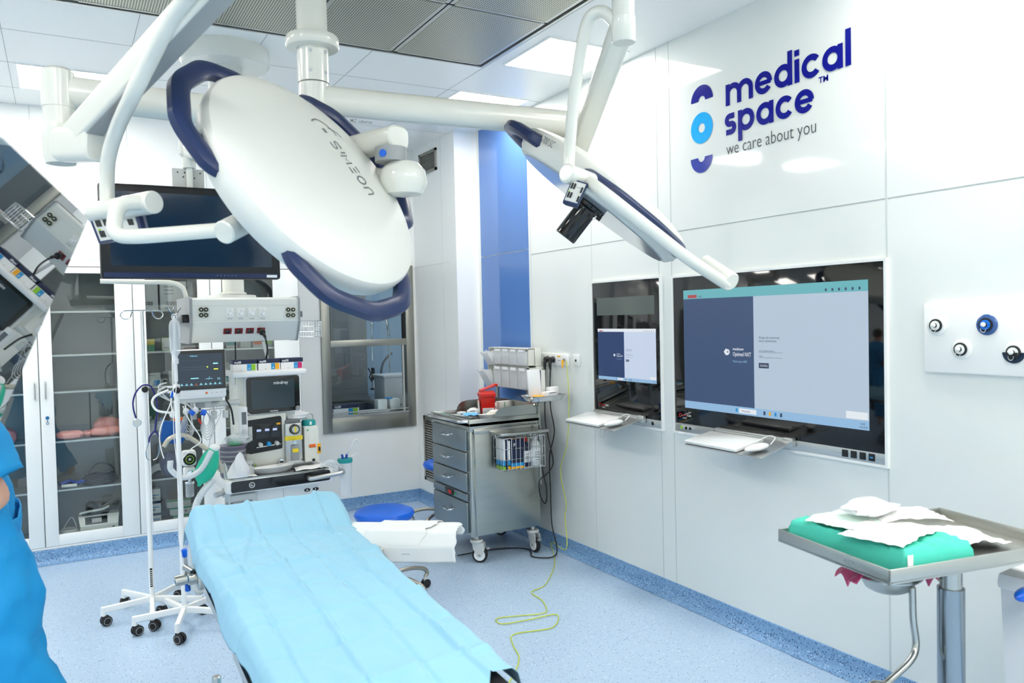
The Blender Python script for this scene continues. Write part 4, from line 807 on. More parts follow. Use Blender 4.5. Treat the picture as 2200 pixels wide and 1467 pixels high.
b = MB('lightgrey'); b.box(.455, MY+.065, 2.10, .59, MY+.07, 2.255, bev=.002); b.box(.455, MY+.056, 2.02, .59, MY+.066, 2.12); b.use('black')
for x_, z_ in ((.475, 2.235), (.505, 2.235), (.57, 2.235), (.498, 2.215), (.545, 2.212)): b.box(x_, MY+.0640, z_, x_+.006, MY+.0652, z_+.006)
b.build('mount_bracket', t)
b = MB('arm'); q = (.525, MY+.045, 0); b.lathe([(0, 2.32), (.028, 2.32), (.028, 2.255), (.0, 2.255)], q, n=20); b.lathe([(0, 2.26), (.014, 2.26), (.014, 2.10), (.0, 2.10)], q, n=14); b.build('mount_post', t)
JM = at(845, 305, z=2.12); JD = V((JM.x, JM.y, 0))
b = MB('arm'); rbox(b, (COLP.x, COLP.y, 2.13), (JM.x, JM.y, 2.13), .085, .075, rnd=.35, over=.03); b.build('horizontal_arm', t)
b = MB('grey'); b.cyl(JD+V((-.01, 0, 2.10)), JD+V((-.01, 0, 2.055)), .05, n=28); b.use('blue_seat'); d_ = (CAM-JD); d_.z = 0; d_.normalize(); d_ = Matrix.Rotation(-.5, 3, 'Z') @ d_; b.cyl(JD+V((-.01, 0, 2.075))+d_*.049, JD+V((-.01, 0, 2.075))+d_*.052, .012, n=18); b.build('swivel_ring', t)
b = MB('arm'); b.lathe([(0, 2.06), (.05, 2.055), (.072, 2.03), (.078, 1.99), (.06, 1.955), (0, 1.945)], JD+V((.03, 0, 0)), n=24)
E_ = V((.525, MY+.045, 2.335)); rbox(b, JD+V((0, .02, 2.0)), E_, .07, .07, rnd=.3, over=.02); b.build('spring_arm', t)
b = MB('arm'); b.cyl(E_+V((0, 0, .06)), E_-V((0, 0, .03)), .042, n=24, bev=.01); b.build('end_joint', t)
# ================================================================== SUPPLY UNIT (ceiling pendant)
PX, PY = .80, 4.38
t = thing('supply_pendant', (PX, PY, ZC), 'grey-white ceiling supply unit with rows of sockets, hanging over the patient monitor', 'supply unit')
b = MB('arm'); b.lathe([(0, 3.0), (.222, 3.0), (.226, 2.97), (.226, 2.925), (.21, 2.905), (0, 2.90)], (PX, PY, 0), n=56); b.build('ceiling_cover', t)
b = MB('lightgrey'); b.lathe([(0, 2.905), (.087, 2.905), (.087, 2.60), (.0, 2.60)], (PX, PY, 0), n=40); b.build('ceiling_tube', t)
b = MB('arm'); rbox(b, (PX, PY, 2.55), (.885, 4.82, 2.55), .17, .13, rnd=.3, over=.08); b.build('horizontal_arm', t)
b = MB('arm'); b.lathe([(0, 2.49), (.061, 2.49), (.061, 1.74), (.075, 1.735), (.075, 1.725), (0, 1.725)], (.885, 4.82, 0), n=32); b.build('post', t)
b = MB('lightgrey'); b.lathe([(0, 1.728), (.15, 1.722), (.158, 1.705), (0, 1.703)], (.885, 4.85, 0), n=40, sy=.8); b.build('base_ring', t)
UX0, UX1, UY0, UY1 = .612, 1.212, 4.60, 5.12
prof = [(UY0+.02, 1.702), (UY0, 1.69), (UY0, 1.565), (UY0+.015, 1.54), (UY0+.07, 1.452), (UY1-.07, 1.452), (UY1, 1.55), (UY1, 1.702)]
b = MB('enamel'); b.add([(UX0+.012, p, z) for p, z in prof]+[(UX1-.006, p, z) for p, z in prof], [tuple(range(8)), tuple(range(8, 16))[::-1]]+[(i, (i+1) % 8, 8+(i+1) % 8, 8+i) for i in range(8)])
b.use('lightgrey'); b.box(UX0+.012, UY0-.0012, 1.655, UX1-.006, UY0+.001, 1.657); b.box(UX0+.012, UY0-.0012, 1.574, UX1-.006, UY0+.001, 1.576); b.build('casing', t, angle=25)
for x0, x1 in ((UX0, UX0+.014), (UX1-.008, UX1+.002)):
    b = MB('grey'); pr = [(p+(-.006 if p < 4.8 else .006), z+(.006 if z > 1.6 else -.004)) for p, z in prof]
    b.add([(x0, p, z) for p, z in pr]+[(x1, p, z) for p, z in pr], [tuple(range(8)), tuple(range(8, 16))[::-1]]+[(i, (i+1) % 8, 8+(i+1) % 8, 8+i) for i in range(8)]); b.build('end_plate', t, angle=25)
for u in (437, 624):
    for du in (-9.5, 9.5):
        for v in (665, 677):
            p = at(u+du*.55, v, y=UY0); b = MB('black'); b.cyl((p.x, UY0-.008, p.z), (p.x, UY0, p.z), .0125, n=20); b.use(mat('brass', (120, 125, 80), .35, metal=1)); b.lathe([(.0108, -.0005), (.0125, -.0005), (.0125, .002), (.0108, .002)], (p.x, UY0-.009, p.z), (0, 1, 0), 18); b.use('lightgrey'); b.cyl((p.x, UY0-.010, p.z), (p.x, UY0-.008, p.z), .0045, n=8); b.build('equalisation_socket', t)
for i, u in enumerate((493, 517, 541, 564)):
    p = at(u, 671, y=UY0); b = MB('white_gloss'); b.box(p.x-.021, UY0-.008, p.z-.024, p.x+.021, UY0, p.z+.024, bev=.003); b.use('lightgrey'); b.cyl((p.x, UY0-.0086, p.z), (p.x, UY0-.008, p.z), .017); b.use('white'); b.cyl((p.x, UY0-.0092, p.z), (p.x, UY0-.0086, p.z), .015); b.use('black')
    for dx, dz in ((-.006, -.004), (.006, .004), (-.001, .009), (-.008, -.012)): b.cyl((p.x+dx, UY0-.0098, p.z+dz), (p.x+dx, UY0-.009, p.z+dz), .002, n=6)
    b.use('ink'); b.box(p.x-.014, UY0-.0005, p.z-.036, p.x+.014, UY0+.0002, p.z-.034); b.build('power_socket', t)
for i, u in enumerate((489, 513, 537, 561)):
    p = at(u, 718, y=UY0+.03); Mx = frame((p.x, UY0+.032, 1.513), (1, 0, 0), (0, -.055, .088)); b = MB('dkred', M=Mx); b.box(-.022, -.017, -.002, .022, .019, .005, bev=.002); b.use('black'); b.cyl((0, 0, .005), (0, 0, .0056), .013); b.use('white'); b.cyl((-.004, .006, .0056), (-.004, .006, .0066), .002, n=6); b.build('red_power_socket', t)
p = at(561, 718, y=UY0+.02)
t2 = thing('power_cord', (p.x, UY0, 1.51), 'black power cord plugged into the rightmost red socket of the supply unit', 'cable')
b = MB('black'); b.cyl((p.x, UY0+.02, 1.513), (p.x+.002, UY0-.012, 1.50), .014, .018, bev=.003); b.build('plug', t2)
b = MB('rubber'); b.tube(catmull([(p.x+.002, UY0-.012, 1.50), (p.x+.012, UY0-.03, 1.47), (p.x+.028, UY0+.0, 1.40), (p.x+.04, UY0+.12, 1.30), (p.x+.04, UY0+.14, 1.1)], 6), [.009]*6+[.005]*19, 8); b.build('cord', t2)
b = MB('white'); b.tube(catmull([(1.02, UY0+.1, 1.45), (1.045, UY0+.12, 1.35), (1.06, UY0+.14, 1.27), (1.06, UY0+.16, 1.1)], 6), .009, 8); b.build('gas_hose', loc=(1.02, UY0+.1, 1.45), label='white hose running down from the supply unit behind the filter boxes', category='hose')
b = MB('black'); b.tube([(.865, UY0+.1, 1.46), (.868, UY0+.14, 1.2)], .004, 6); b.build('thin_cable', loc=(.865, UY0+.1, 1.46), label='thin black cable hanging straight down from the supply unit, left of the plug cord', category='cable')
b = MB('midgrey'); b.box(UX0-.03, UY0+.05, 1.575, UX0, UY1-.05, 1.60, bev=.003); b.use('black'); b.box(UX0-.034, UY0+.02, 1.565, UX0-.002, UY0+.1, 1.61, bev=.004); b.build('side_rail', t)
b = MB('midgrey'); b.box(UX1, UY0+.02, 1.585, UX1+.022, UY0+.06, 1.62, bev=.003); b.build('rail_clamp', t)
P_ = [at(215, 604, y=4.75), at(300, 606, y=4.75), at(365, 607, y=4.78), at(392, 618, y=4.8), at(402, 645, y=4.82)]; b = MB('cream'); b.tube(catmull(P_, 6), .013, 12); b.build('guide_handle', t)
def wire_basket(t, x0, y0, z0, x1, y1, z1, nx, ny, rows, r=.0018, m='chrome', name='wire_grid'):
    b = MB(m)
    for k in range(rows+1):
        z = z0+(z1-z0)*k/rows; b.tube([(x0, y0, z), (x1, y0, z), (x1, y1, z), (x0, y1, z)], r*(1.5 if k == rows else 1), 5, closed=True)
    for i in range(nx+1):
        x = x0+(x1-x0)*i/nx; b.tube([(x, y0, z1), (x, y0, z0), (x, y1, z0), (x, y1, z1)], r, 5)
    for j in range(1, ny):
        y = y0+(y1-y0)*j/ny; b.tube([(x0, y, z1), (x0, y, z0), (x1, y, z0), (x1, y, z1)], r, 5)
    return b.build(name, t) if t else b
tb = thing('wire_basket', (1.28, 4.75, 1.46), 'empty chrome wire basket on the right end of the supply unit', 'basket')
wire_basket(tb, UX1+.012, 4.67, 1.465, UX1+.145, 4.83, 1.56, 9, 7, 3)
b = MB('black'); b.box(UX1+.0, 4.7, 1.56, UX1+.016, 4.8, 1.59, bev=.003); b.build('hook', tb)
# ================================================================== ANAESTHESIA MACHINE
t = thing('anaesthesia_machine', (1.05, 4.75, 0), 'white anaesthesia machine with dark screen, digit display and steel worktop, behind the operating table', 'medical machine')
AY = 4.58
b = MB('white'); b.box(.80, AY+.04, .10, 1.30, 5.15, .60, bev=.015); b.use('lightgrey'); b.box(.76, AY-.0, .06, 1.34, 5.2, .115, bev=.012)
for x in (.94, 1.09): b.use('lightgrey'); b.box(x, AY+.038, .12, x+.003, AY+.041, .59)
b.use('lightgrey'); b.box(.80, AY+.038, .43, 1.30, AY+.041, .433)
b.build('drawer_body', t)
for x, y in ((.80, 4.62), (1.30, 4.62), (.80, 5.14), (1.30, 5.14)): b = MB('rubber'); b.cyl((x-.015, y, .035), (x+.015, y, .035), .035, n=18, bev=.005); b.build('castor', t)
b = MB('lightgrey'); b.box(.775, AY-.05, .565, .925, AY+.06, .605, bev=.008); b.use('grey'); b.box(.79, AY-.054, .54, .90, AY+.03, .57, bev=.005); b.build('absorber_tray', t)
# worktop with dark front
b = MB('steel'); b.prism([(.79, AY-.10), (1.30, AY-.10), (1.33, AY-.07), (1.33, 4.95), (.77, 4.95), (.77, AY-.07)], .695, .705); b.build('worktop', t)
b = MB('white'); b.prism([(.765, AY-.11), (1.345, AY-.11), (1.36, AY-.08), (1.36, AY+.30), (.75, AY+.30), (.75, AY-.09)], .625, .697, bev=.010); b.build('worktop_rim', t)
b = MB('black_gloss'); fy = AY-.112; b.M = FY(0, fy, 0); pl = fillet([(.775, .66, 0), (.775, .692, 0), (1.325, .700, 0), (1.325, .640, 0), (.775, .632, 0), (.775, .655, 0)], .016, 4); b.prism([(p.x, p.y) for p in pl[:-1]], 0, .004)
b.use('label_white'); vs, fs = ring(.885, .664, .014, .003); b.add([(q[0], q[1], .005) for q in vs], fs); b.text('O₂', .876, .659, .011, .005, sx=.8, bold=.01); b.build('front_strip', t)
b = MB('alu'); b.tube(fillet([(1.20, fy-.004, .665), (1.20, fy-.035, .665), (1.385, fy-.035, .678), (1.40, fy-.01, .68), (1.40, fy+.05, .68)], .02, 5), .013, 10); b.build('handle', t)
b = MB('black', M=FY(1.23, AY+.039, .565)); b.prism([(.018*math.cos(a*PI/9)-.0, .011*math.sin(a*PI/9)) for a in range(18)], 0, .001); b.prism([(.05+.018*math.cos(a*PI/9), .011*math.sin(a*PI/9)) for a in range(18)], 0, .001); b.use('label_white'); b.text('A', -.007, -.007, .014, .0015, bold=.02); b.text('3', .043, -.007, .014, .0015, bold=.02); b.build('badge', t, flat=True)
# tower
TX0, TX1 = .875, 1.125
b = MB('cream'); b.box(TX0, AY+.06, .705, TX1, 5.0, 1.03, bev=.006); b.box(TX0-.01, AY+.10, 1.0, 1.19, 4.95, 1.245, bev=.008); b.use('white'); b.box(.86, AY+.2, 1.2, 1.2, 4.85, 1.26, bev=.005); b.build('tower', t)
b = MB('white'); b.prism([(.82, AY-.02), (1.225, AY-.02), (1.24, AY+.0), (1.24, AY+.26), (.82, AY+.26)], 1.252, 1.285, bev=.010); b.build('top_shelf', t)
def sc(u, v): return at(u, v, y=AY+.045)
b = MB('black_gloss'); pl = fillet([(.905, 1.05, 0), (.905, 1.245, 0), (1.205, 1.245, 0), (1.205, 1.045, 0), (1.16, 1.04, 0), (.92, 1.035, 0), (.905, 1.06, 0)], .02, 4); b.M = FY(0, AY+.05, 0)
b.prism([(p.x, p.y) for p in pl[:-1]], -.04, 0); b.use('white'); pl2 = [(p.x+(p.x-1.05)*.04, p.y+(p.y-1.14)*.05) for p in pl[:-1]]; b.prism(pl2, -.05, -.012)
b.use(mat('scr_off', (46, 60, 68), .1)); b.box(.93, 1.062, 0, 1.175, 1.228, .001); b.use('label_white'); b.text('mindray', 1.055, 1.20, .018, .0025, al='l', bold=.01); b.text('mindray', 1.055, 1.043, .010, .0025, al='c', bold=.01)
b.use('grey'); b.M = Matrix(); b.cyl((1.19, AY+.032, 1.053), (1.19, AY+.05, 1.053), .014, n=18, bev=.003); b.build('screen', t)
b = MB('black'); b.M = FY(-.018, AY+.058, .010); pl = fillet([(.912, .80, 0), (.912, .99, 0), (1.115, 1.005, 0), (1.115, .815, 0), (1.10, .812, 0), (.93, .797, 0), (.912, .81, 0)], .015, 3); b.prism([(p.x, p.y) for p in pl[:-1]], 0, .004)
b.use('black_gloss'); b.box(.965, .885, .004, 1.10, .965, .006)
b.use(mat('led', (190, 200, 255), .4, emit=1.2))
for x in (.972, 1.018, 1.062): b.text('000', x, .923, .013, .0065, sx=.9, bold=.02)
b.use('lightgrey'); b.box(.926, .875, .004, .947, .955, .008); b.use('amber'); b.box(1.085, .955, .006, 1.107, .965, .007)
b.use('chrome'); b.M = Matrix.Translation((-.018, 0, .01)); b.tube([(.965, AY+.035, .835), (1.105, AY+.035, .845)], .004, 8)
for x, m in ((.987, 'lightgrey'), (1.034, 'cyan'), (1.08, 'lightgrey')): b.use(m); b.cyl((x, AY+.02, .85), (x, AY+.055, .85), .012, n=16, bev=.002)
b.build('flow_panel', t)
b = MB('lightgrey'); b.cyl((.94, AY+.045, .74), (.94, AY+.06, .74), .016, n=18, bev=.002); b.use('lime'); b.cyl((.94, AY+.043, .742), (.94, AY+.046, .742), .006, n=10); b.build('gauge', t); b = MB('chrome'); b.cyl((1.085, AY+.035, .75), (1.085, AY+.06, .75), .016, n=18, bev=.002); b.use('black'); b.box(1.075, AY+.025, .745, 1.095, AY+.036, .755); b.build('pressure_valve', t)
# vaporisers
VM = Matrix.Translation((-.024, 0, .012))
b = MB('alu', M=VM); b.box(1.135, AY+.04, .735, 1.235, AY+.20, .955, bev=.008); b.use('midgrey'); b.box(1.14, AY+.05, .95, 1.23, AY+.19, .975, bev=.006); b.use('yellow'); b.box(1.134, AY+.038, .855, 1.236, AY+.05, .88); b.use('black'); b.cyl((1.188, AY+.015, .92), (1.188, AY+.04, .92), .030, n=28, bev=.003)
b.use('lightgrey'); b.cyl((1.188, AY+.010, .92), (1.188, AY+.016, .92), .019, n=22)
for k in range(12): a = 2*PI*k/12; b.box(1.188+.025*math.cos(a)-.0015, AY+.0135, .92+.025*math.sin(a)-.0015, 1.188+.025*math.cos(a)+.0015, AY+.015, .92+.025*math.sin(a)+.0015)
b.use('yellow'); b.box(1.184, AY+.004, .903, 1.192, AY+.012, .937, bev=.002); b.use('chrome'); b.cyl((1.19, AY+.02, .845), (1.19, AY+.04, .845), .013, n=16); b.use('yellow'); b.box(1.175, AY+.033, .785, 1.21, AY+.04, .805); b.use('grey'); b.box(1.165, AY+.03, .735, 1.215, AY+.05, .83, bev=.008); b.use('yellow'); b.box(1.173, AY+.027, .785, 1.207, AY+.032, .806)
b.build('vaporiser', t)
b = MB('cream', M=VM); b.box(1.248, AY+.05, .715, 1.335, AY+.20, .925, bev=.008); b.use('teal'); b.lathe([(0, .925), (.042, .925), (.042, .945), (.037, .958), (0, .96)], (1.295, AY+.12, 0), n=24); b.use('white'); b.box(1.29, AY+.074, .932, 1.302, AY+.08, .95); b.use('orange'); b.box(1.275, AY+.045, .80, 1.315, AY+.052, .82, bev=.002)
b.use('amber'); b.box(1.325, AY+.045, .76, 1.345, AY+.055, .82, bev=.002); b.use('black'); b.box(1.329, AY+.043, .775, 1.341, AY+.046, .80); b.use('card'); b.box(1.275, AY+.047, .80, 1.312, AY+.05, .86); b.use('green'); b.cyl((1.27, AY+.046, .905), (1.27, AY+.05, .905), .005, n=10); b.use('black'); b.cyl((1.30, AY+.046, .725), (1.30, AY+.05, .725), .009, n=14); b.build('vaporiser', t)
b = MB('lightgrey', M=VM); b.box(1.11, AY+.2, .71, 1.35, AY+.26, .90, bev=.006); b.tube(fillet([(1.31, AY+.22, .90), (1.31, AY+.22, .985), (1.352, AY+.22, .985), (1.352, AY+.22, .80)], .02), .006, 8); b.build('vaporiser_rail', t)
b = MB('white'); b.box(.858, AY+.02, .905, .902, AY+.08, 1.085, bev=.008); b.use('midgrey'); b.box(.868, AY+.0185, .985, .893, AY+.0205, 1.055); b.use('chrome'); b.cyl((.88, AY+.005, .945), (.88, AY+.02, .945), .012, n=16); b.use('lightgrey'); b.box(.862, AY+.03, .86, .895, AY+.07, .91, bev=.006); b.build('flow_meter', t)
# absorber canister, breathing circuit
mat('soda', (112, 106, 124), .3, bump=(30, .3)); b = MB('soda'); cx = .815; b.lathe([(0, .70), (.066, .70), (.070, .715), (.070, .86), (.076, .865), (.076, .875), (0, .875)], (cx, AY+.03, 0), n=32)
b.use('grey')
for k in range(5): b.lathe([(.0705, .735+.026*k), (.0725, .737+.026*k), (.0725, .743+.026*k), (.0705, .745+.026*k)], (cx, AY+.03, 0), n=32)
b.build('absorber_canister', t)
b = MB('lightgrey'); b.lathe([(0, .705), (.036, .705), (.034, .745), (.022, .75), (.022, .765), (.028, .768), (.028, .785), (0, .785)], (.885, AY-.02, 0), n=26); b.build('valve_dome', t)
b = MB('alu'); b.tube(fillet([(.77, AY+.0, .78), (.775, AY-.03, .70), (.775, AY-.03, .52)], .03), .02, 12); b.tube([(.70, AY-.06, .62), (.77, AY-.03, .63)], .015, 10); b.tube([(.76, AY-.05, .56), (.68, AY-.09, .50)], .013, 10); b.cyl((.77, AY-.03, .645), (.77, AY-.03, .60), .028, n=18); b.build('circuit_port', t)
b = MB(mat('tan', (196, 190, 174), .3, metal=.3)); P_ = [at(u, v, y=AY-.10) for u, v in ((372, 990), (358, 985), (352, 960), (365, 942), (395, 935), (430, 955), (465, 985), (478, 1015))]; b.tube(catmull(P_[2:], 6), .0125, 10); b.build('bag_arm', t)
b = MB(mat('bag_green', (30, 190, 155), .3, spec=.5)); rings = []
A_, B_ = at(462, 962, y=AY-.11), at(428, 1042, y=AY-.13); ax = (B_-A_).normalized(); sd = ax.cross(V((0, -1, 0))).normalized(); ot = V((0, -1, 0))
for f, r in ((0, .018), (.06, .026), (.2, .042), (.45, .055), (.7, .050), (.88, .030), (.96, .012), (1.03, .007)):
    rings.append([A_+(B_-A_)*f+sd*(r*math.cos(2*PI*j/20)*(1+.06*math.sin(9*f+j)))+ot*(r*.7*math.sin(2*PI*j/20)) for j in range(20)])
b.loft(rings); b.use('white'); b.sphere(A_, .025, 14, (1.1, 1, .9)); b.build('breathing_bag', loc=A_, label='green breathing bag hanging left of the anaesthesia machine', category='breathing bag')
mat('hose', (232, 238, 240), .25, alpha=.85)
def corrugated(P_, r, name, label, k=8, n=12):
    Q = catmull(P_, k*3); rr = [r*(1+.12*(i % 2)) for i in range(len(Q))]; b = MB('hose'); b.tube(Q, rr, n); return b.build(name, loc=P_[0], label=label, category='hose')
corrugated([at(u, v, y=AY-.16) for u, v in ((366, 990), (368, 1010), (395, 1026), (430, 1010), (455, 968))], .014, 'breathing_hose', 'white corrugated hose arching between the drip stand and the green bag', 4)
corrugated([at(u, v, y=y) for u, v, y in ((458, 1030, AY-.12), (432, 1062, AY-.14), (418, 1100, AY-.14), (412, 1180, AY-.12), (417, 1250, AY-.08), (430, 1270, AY-.05), (440, 1240, AY), (450, 1100, AY+.02))], .017, 'breathing_hose', 'long corrugated hose looping down beside the drip stands', 6)
# cables on the wire shelf, pressure cuff etc.
# boxes on the top shelf
myfill((.90, AY+.09, 1.2855), 'filter box with lime square, leftmost on the machine shelf', 'cyan', 'lime', group='filter boxes on the machine shelf')
myfill((1.035, AY+.09, 1.2855), 'filter box with amber square, in the middle on the machine shelf', 'cyan', 'amber', w_=.122, group='filter boxes on the machine shelf')
myfill((1.165, AY+.09, 1.2855), 'filter box with magenta square, rightmost on the machine shelf', 'cyan', 'magenta', w_=.128, group='filter boxes on the machine shelf')
# things on the worktop
def kidney(o, s, m, name, label, cat, rot=0, h=.03):
    b = MB(m, M=Matrix.Translation(o) @ Matrix.Rotation(rot, 4, 'Z')); rings = []
    for z, f in ((0, .82), (0.001, .84), (h, 1), (h+.001, 1.03), (h, .98), (.004, .80)):
        rings.append([V((s*f*math.cos(a)*1.0, s*.42*f*math.sin(a)*(1 if math.sin(a) > 0 else .95)+s*.16*math.cos(a)**2, z)) for a in [2*PI*j/36 for j in range(36)]])
    b.loft(rings); return b.build(name, loc=o, label=label, category=cat, angle=60)
kidney(V((1.03, AY-.015, .706)), .125, 'paper', 'kidney_dish', 'white kidney dish on the worktop of the anaesthesia machine', 'dish', rot=.15)
b = MB('paper'); b.grid(8, 6, lambda i, j: V((1.135+.185*i+.02*j, AY-.09+.13*j+.02*i, .7075+.004*math.sin(6*i+3*j)**2))); b.build('paper_sheet', loc=(1.2, AY-.04, .706), solid=.0008, label='white paper sheet lying right of the kidney dish', category='paper')
b = MB('paper'); b.grid(6, 4, lambda i, j: V((.80+.12*i, AY-.095+.06*j, .7075+.003*math.sin(7*i)**2))); b.build('paper_sheet', loc=(.86, AY-.06, .706), solid=.0008, label='small white paper sheet on the worktop under the plastic bag', category='paper')
def cone_bag(o, r, h, label, lean=(0, 0), m='plastic_white', seed=0, flat=.8):
    rnd = random.Random(seed); b = MB(m); rings = []
    for k in range(9):
        f = k/8; rr = r*(1-f)**.75*(1 if k else .9)+.004
        rings.append([V((o[0]+lean[0]*f+rr*math.cos(2*PI*j/22)*(1+.16*math.sin(4*j/22*2*PI+k)), o[1]+lean[1]*f+flat*rr*math.sin(2*PI*j/22)*(1+.12*math.sin(3*j/22*2*PI+seed+k)), o[2]+h*f)) for j in range(22)])
    b.loft(rings); return b.build('plastic_bag', loc=o, label=label, category='bag', angle=20)
cone_bag((.825, AY-.075, .711), .06, .135, 'translucent plastic bag with mask standing at the left end of the worktop', (.01, 0), seed=3)
blob('plastic', (.84, AY+.02, .876), .075, .05, .028, 41, 'plastic_bag', 'clear crumpled bag with green mask on the absorber canister', 'bag', .35)
b = MB('green'); b.lathe([(0, 0), (.035, 0), (.03, .02), (.012, .028), (0, .028)], (.825, AY+.015, .878), n=20); b.build('face_mask', loc=(.825, AY+.015, .878), label='green breathing mask inside the clear bag on the absorber', category='mask')
blob('plastic_white', (1.20, AY+.13, .976), .075, .04, .022, 42, 'plastic_bag', 'white plastic packs lying on top of the grey vaporiser', 'bag', .3)
# suction jar
t = thing('suction_jar', (1.42, 4.5, .54), 'clear suction jar with turquoise lid at the right end of the worktop', 'jar')
b = MB('plastic'); b.lathe([(0, .525), (.030, .525), (.036, .535), (.040, .72), (.040, .735), (0, .735)], (1.425, 4.50, 0), n=28); b.build('jar', t)
b = MB('teal'); b.lathe([(0, .725), (.043, .725), (.045, .735), (.043, .748), (0, .75)], (1.425, 4.50, 0), n=28); b.use('blue_deep'); b.cyl((1.41, 4.49, .75), (1.405, 4.49, .775), .007, n=10); b.cyl((1.43, 4.49, .75), (1.435, 4.49, .775), .007, n=10); b.build('lid', t)
b = MB('plastic_white'); b.tube(catmull([(1.435, 4.49, .77), (1.44, 4.46, .80), (1.475, 4.45, .86), (1.50, 4.46, .83), (1.49, 4.46, .78), (1.45, 4.46, .76)], 6), .004, 8); b.build('tubing', t)
b = MB('chrome'); b.tube([V((1.398+.012*math.cos(2*PI*j/16), 4.485, .665+.024*math.sin(2*PI*j/16))) for j in range(16)], .0035, 6, closed=True); b.build('hook', t)
b = MB('plastic'); b.tube(catmull([(1.28, 4.50, .715), (1.33, 4.47, .745), (1.36, 4.49, .715), (1.31, 4.52, .735), (1.37, 4.50, .73), (1.40, 4.48, .70)], 8), .011, 8); b.build('tubing_coil', loc=(1.33, 4.5, .706), label='clear plastic tubing lying at the right end of the worktop', category='tubing')
# ================================================================== PATIENT MONITOR on an arm
t = thing('patient_monitor', (.64, 4.55, 1.15), 'white patient monitor with dark vital-signs screen on a swivel arm', 'monitor')
b = MB('white'); b.box(.515, 4.50, 1.155, .775, 4.62, 1.42, bev=.014); b.use('lightgrey'); b.box(.53, 4.51, 1.135, .755, 4.60, 1.158, bev=.005); b.build('casing', t)
b = MB('black_gloss'); b.box(.519, 4.4965, 1.205, .771, 4.502, 1.416, bev=.002); b.use(mat('scr_vitals', (44, 54, 66), .3, emit=.5)); b.box(.533, 4.4955, 1.222, .757, 4.498, 1.398)
b.M = FY(.533, 4.4948, 1.222); b.use(mat('vital_cyan', (150, 225, 240), emit=1)); b.rect(.175, .118, .20, .124); b.text('Podaj dane', .06, .162, .006); b.text('--/--', .135, .035, .016); b.rect(.06, .043, .10, .047); b.text('(-)', .195, .035, .010)
b.use(mat('vital_yel', (225, 235, 60), emit=1)); b.rect(.178, .088, .20, .093); b.rect(.143, .10, .149, .107); b.use(mat('vital_dim', (110, 120, 135), emit=.6)); b.rect(.01, .105, .15, .1056); b.rect(.01, .092, .15, .0926); b.rect(.01, .14, .10, .1403)
for k in range(9): b.use('vital_cyan' if k != 3 else 'orange'); b.rect(.008+.024*k, .009, .022+.024*k, .0115); b.rect(.013+.024*k, .014, .017+.024*k, .018)
b.build('screen', t, flat=True)
b = MB('orange'); b.box(.665, 4.4985, 1.180, .677, 4.501, 1.19); b.use('grey')
for k in range(3): b.cyl((.70+.025*k, 4.4985, 1.185), (.70+.025*k, 4.501, 1.185), .002, n=8)
b.build('indicator_lamps', t)
b = MB('lightgrey'); b.box(.51, 4.52, 1.17, .518, 4.58, 1.36, bev=.003); b.use('white')
for z in (1.20, 1.225): b.cyl((.48, 4.53, z), (.515, 4.53, z), .006, n=10)
b.build('connector_block', t)
b = MB('lightgrey'); b.box(.60, 4.53, 1.10, .70, 4.60, 1.137, bev=.006); rbox(b, (.66, 4.56, 1.115), (.86, 4.60, 1.115), .05, .032, rnd=.4); b.use('grey'); b.box(.61, 4.525, 1.105, .665, 4.53, 1.128); b.build('swivel_arm', t)
b = MB('lightgrey'); b.tube([(.57, 4.53, 1.085), (.775, 4.53, 1.095)], .004, 8); b.box(.60, 4.55, 1.04, .625, 4.57, 1.10, bev=.003)
for x in (.70, .76): b.box(x, 4.55, 1.035, x+.03, 4.57, 1.08, bev=.006)
b.build('hook_rail', t)
# cable hooks and cables
for i, (u, v, lab) in enumerate(((371, 890, 'leftmost white cable hook under the patient monitor'), (400, 884, 'second white cable hook under the patient monitor'), (420, 882, 'third white cable hook under the patient monitor'))):
    p = at(u, v, y=4.5); b = MB('white'); b.sphere(p, .017, 14, (1, .35, 1.15)); b.tube([p, p+V((0, .03, .04)), p+V((0, .05, .11))], .004, 6); b.build('cable_hook', t)
def cable(P_, r, m, name, label, y=4.5, k=6, group=None, closed=False):
    Q = [at(*p, y=y-.004*i) if len(p) == 2 else V(p) for i, p in enumerate(P_)]
    b = MB(m); b.tube(catmull(Q, k), r, 6); kk = dict(label=label, category='cable')
    if group: kk['group'] = group
    return b.build(name, loc=Q[0], **kk)
mat('cable_grey', (196, 200, 200), .35)
cable([(358, 822), (342, 828), (345, 842), (365, 860), (385, 870)], .0045, 'cable_grey', 'monitor_cable', 'pale cable leaving the side of the patient monitor, uppermost of three', 4.5)
cable([(358, 830), (340, 840), (345, 850), (370, 862), (400, 868), (415, 880)], .0045, 'cable_grey', 'monitor_cable', 'pale cable leaving the side of the patient monitor, in the middle of three', 4.48)
cable([(362, 838), (335, 850), (327, 865), (338, 882), (368, 887)], .0065, 'white', 'monitor_cable', 'thick white air hose looping left of the patient monitor down to its hook', 4.46)
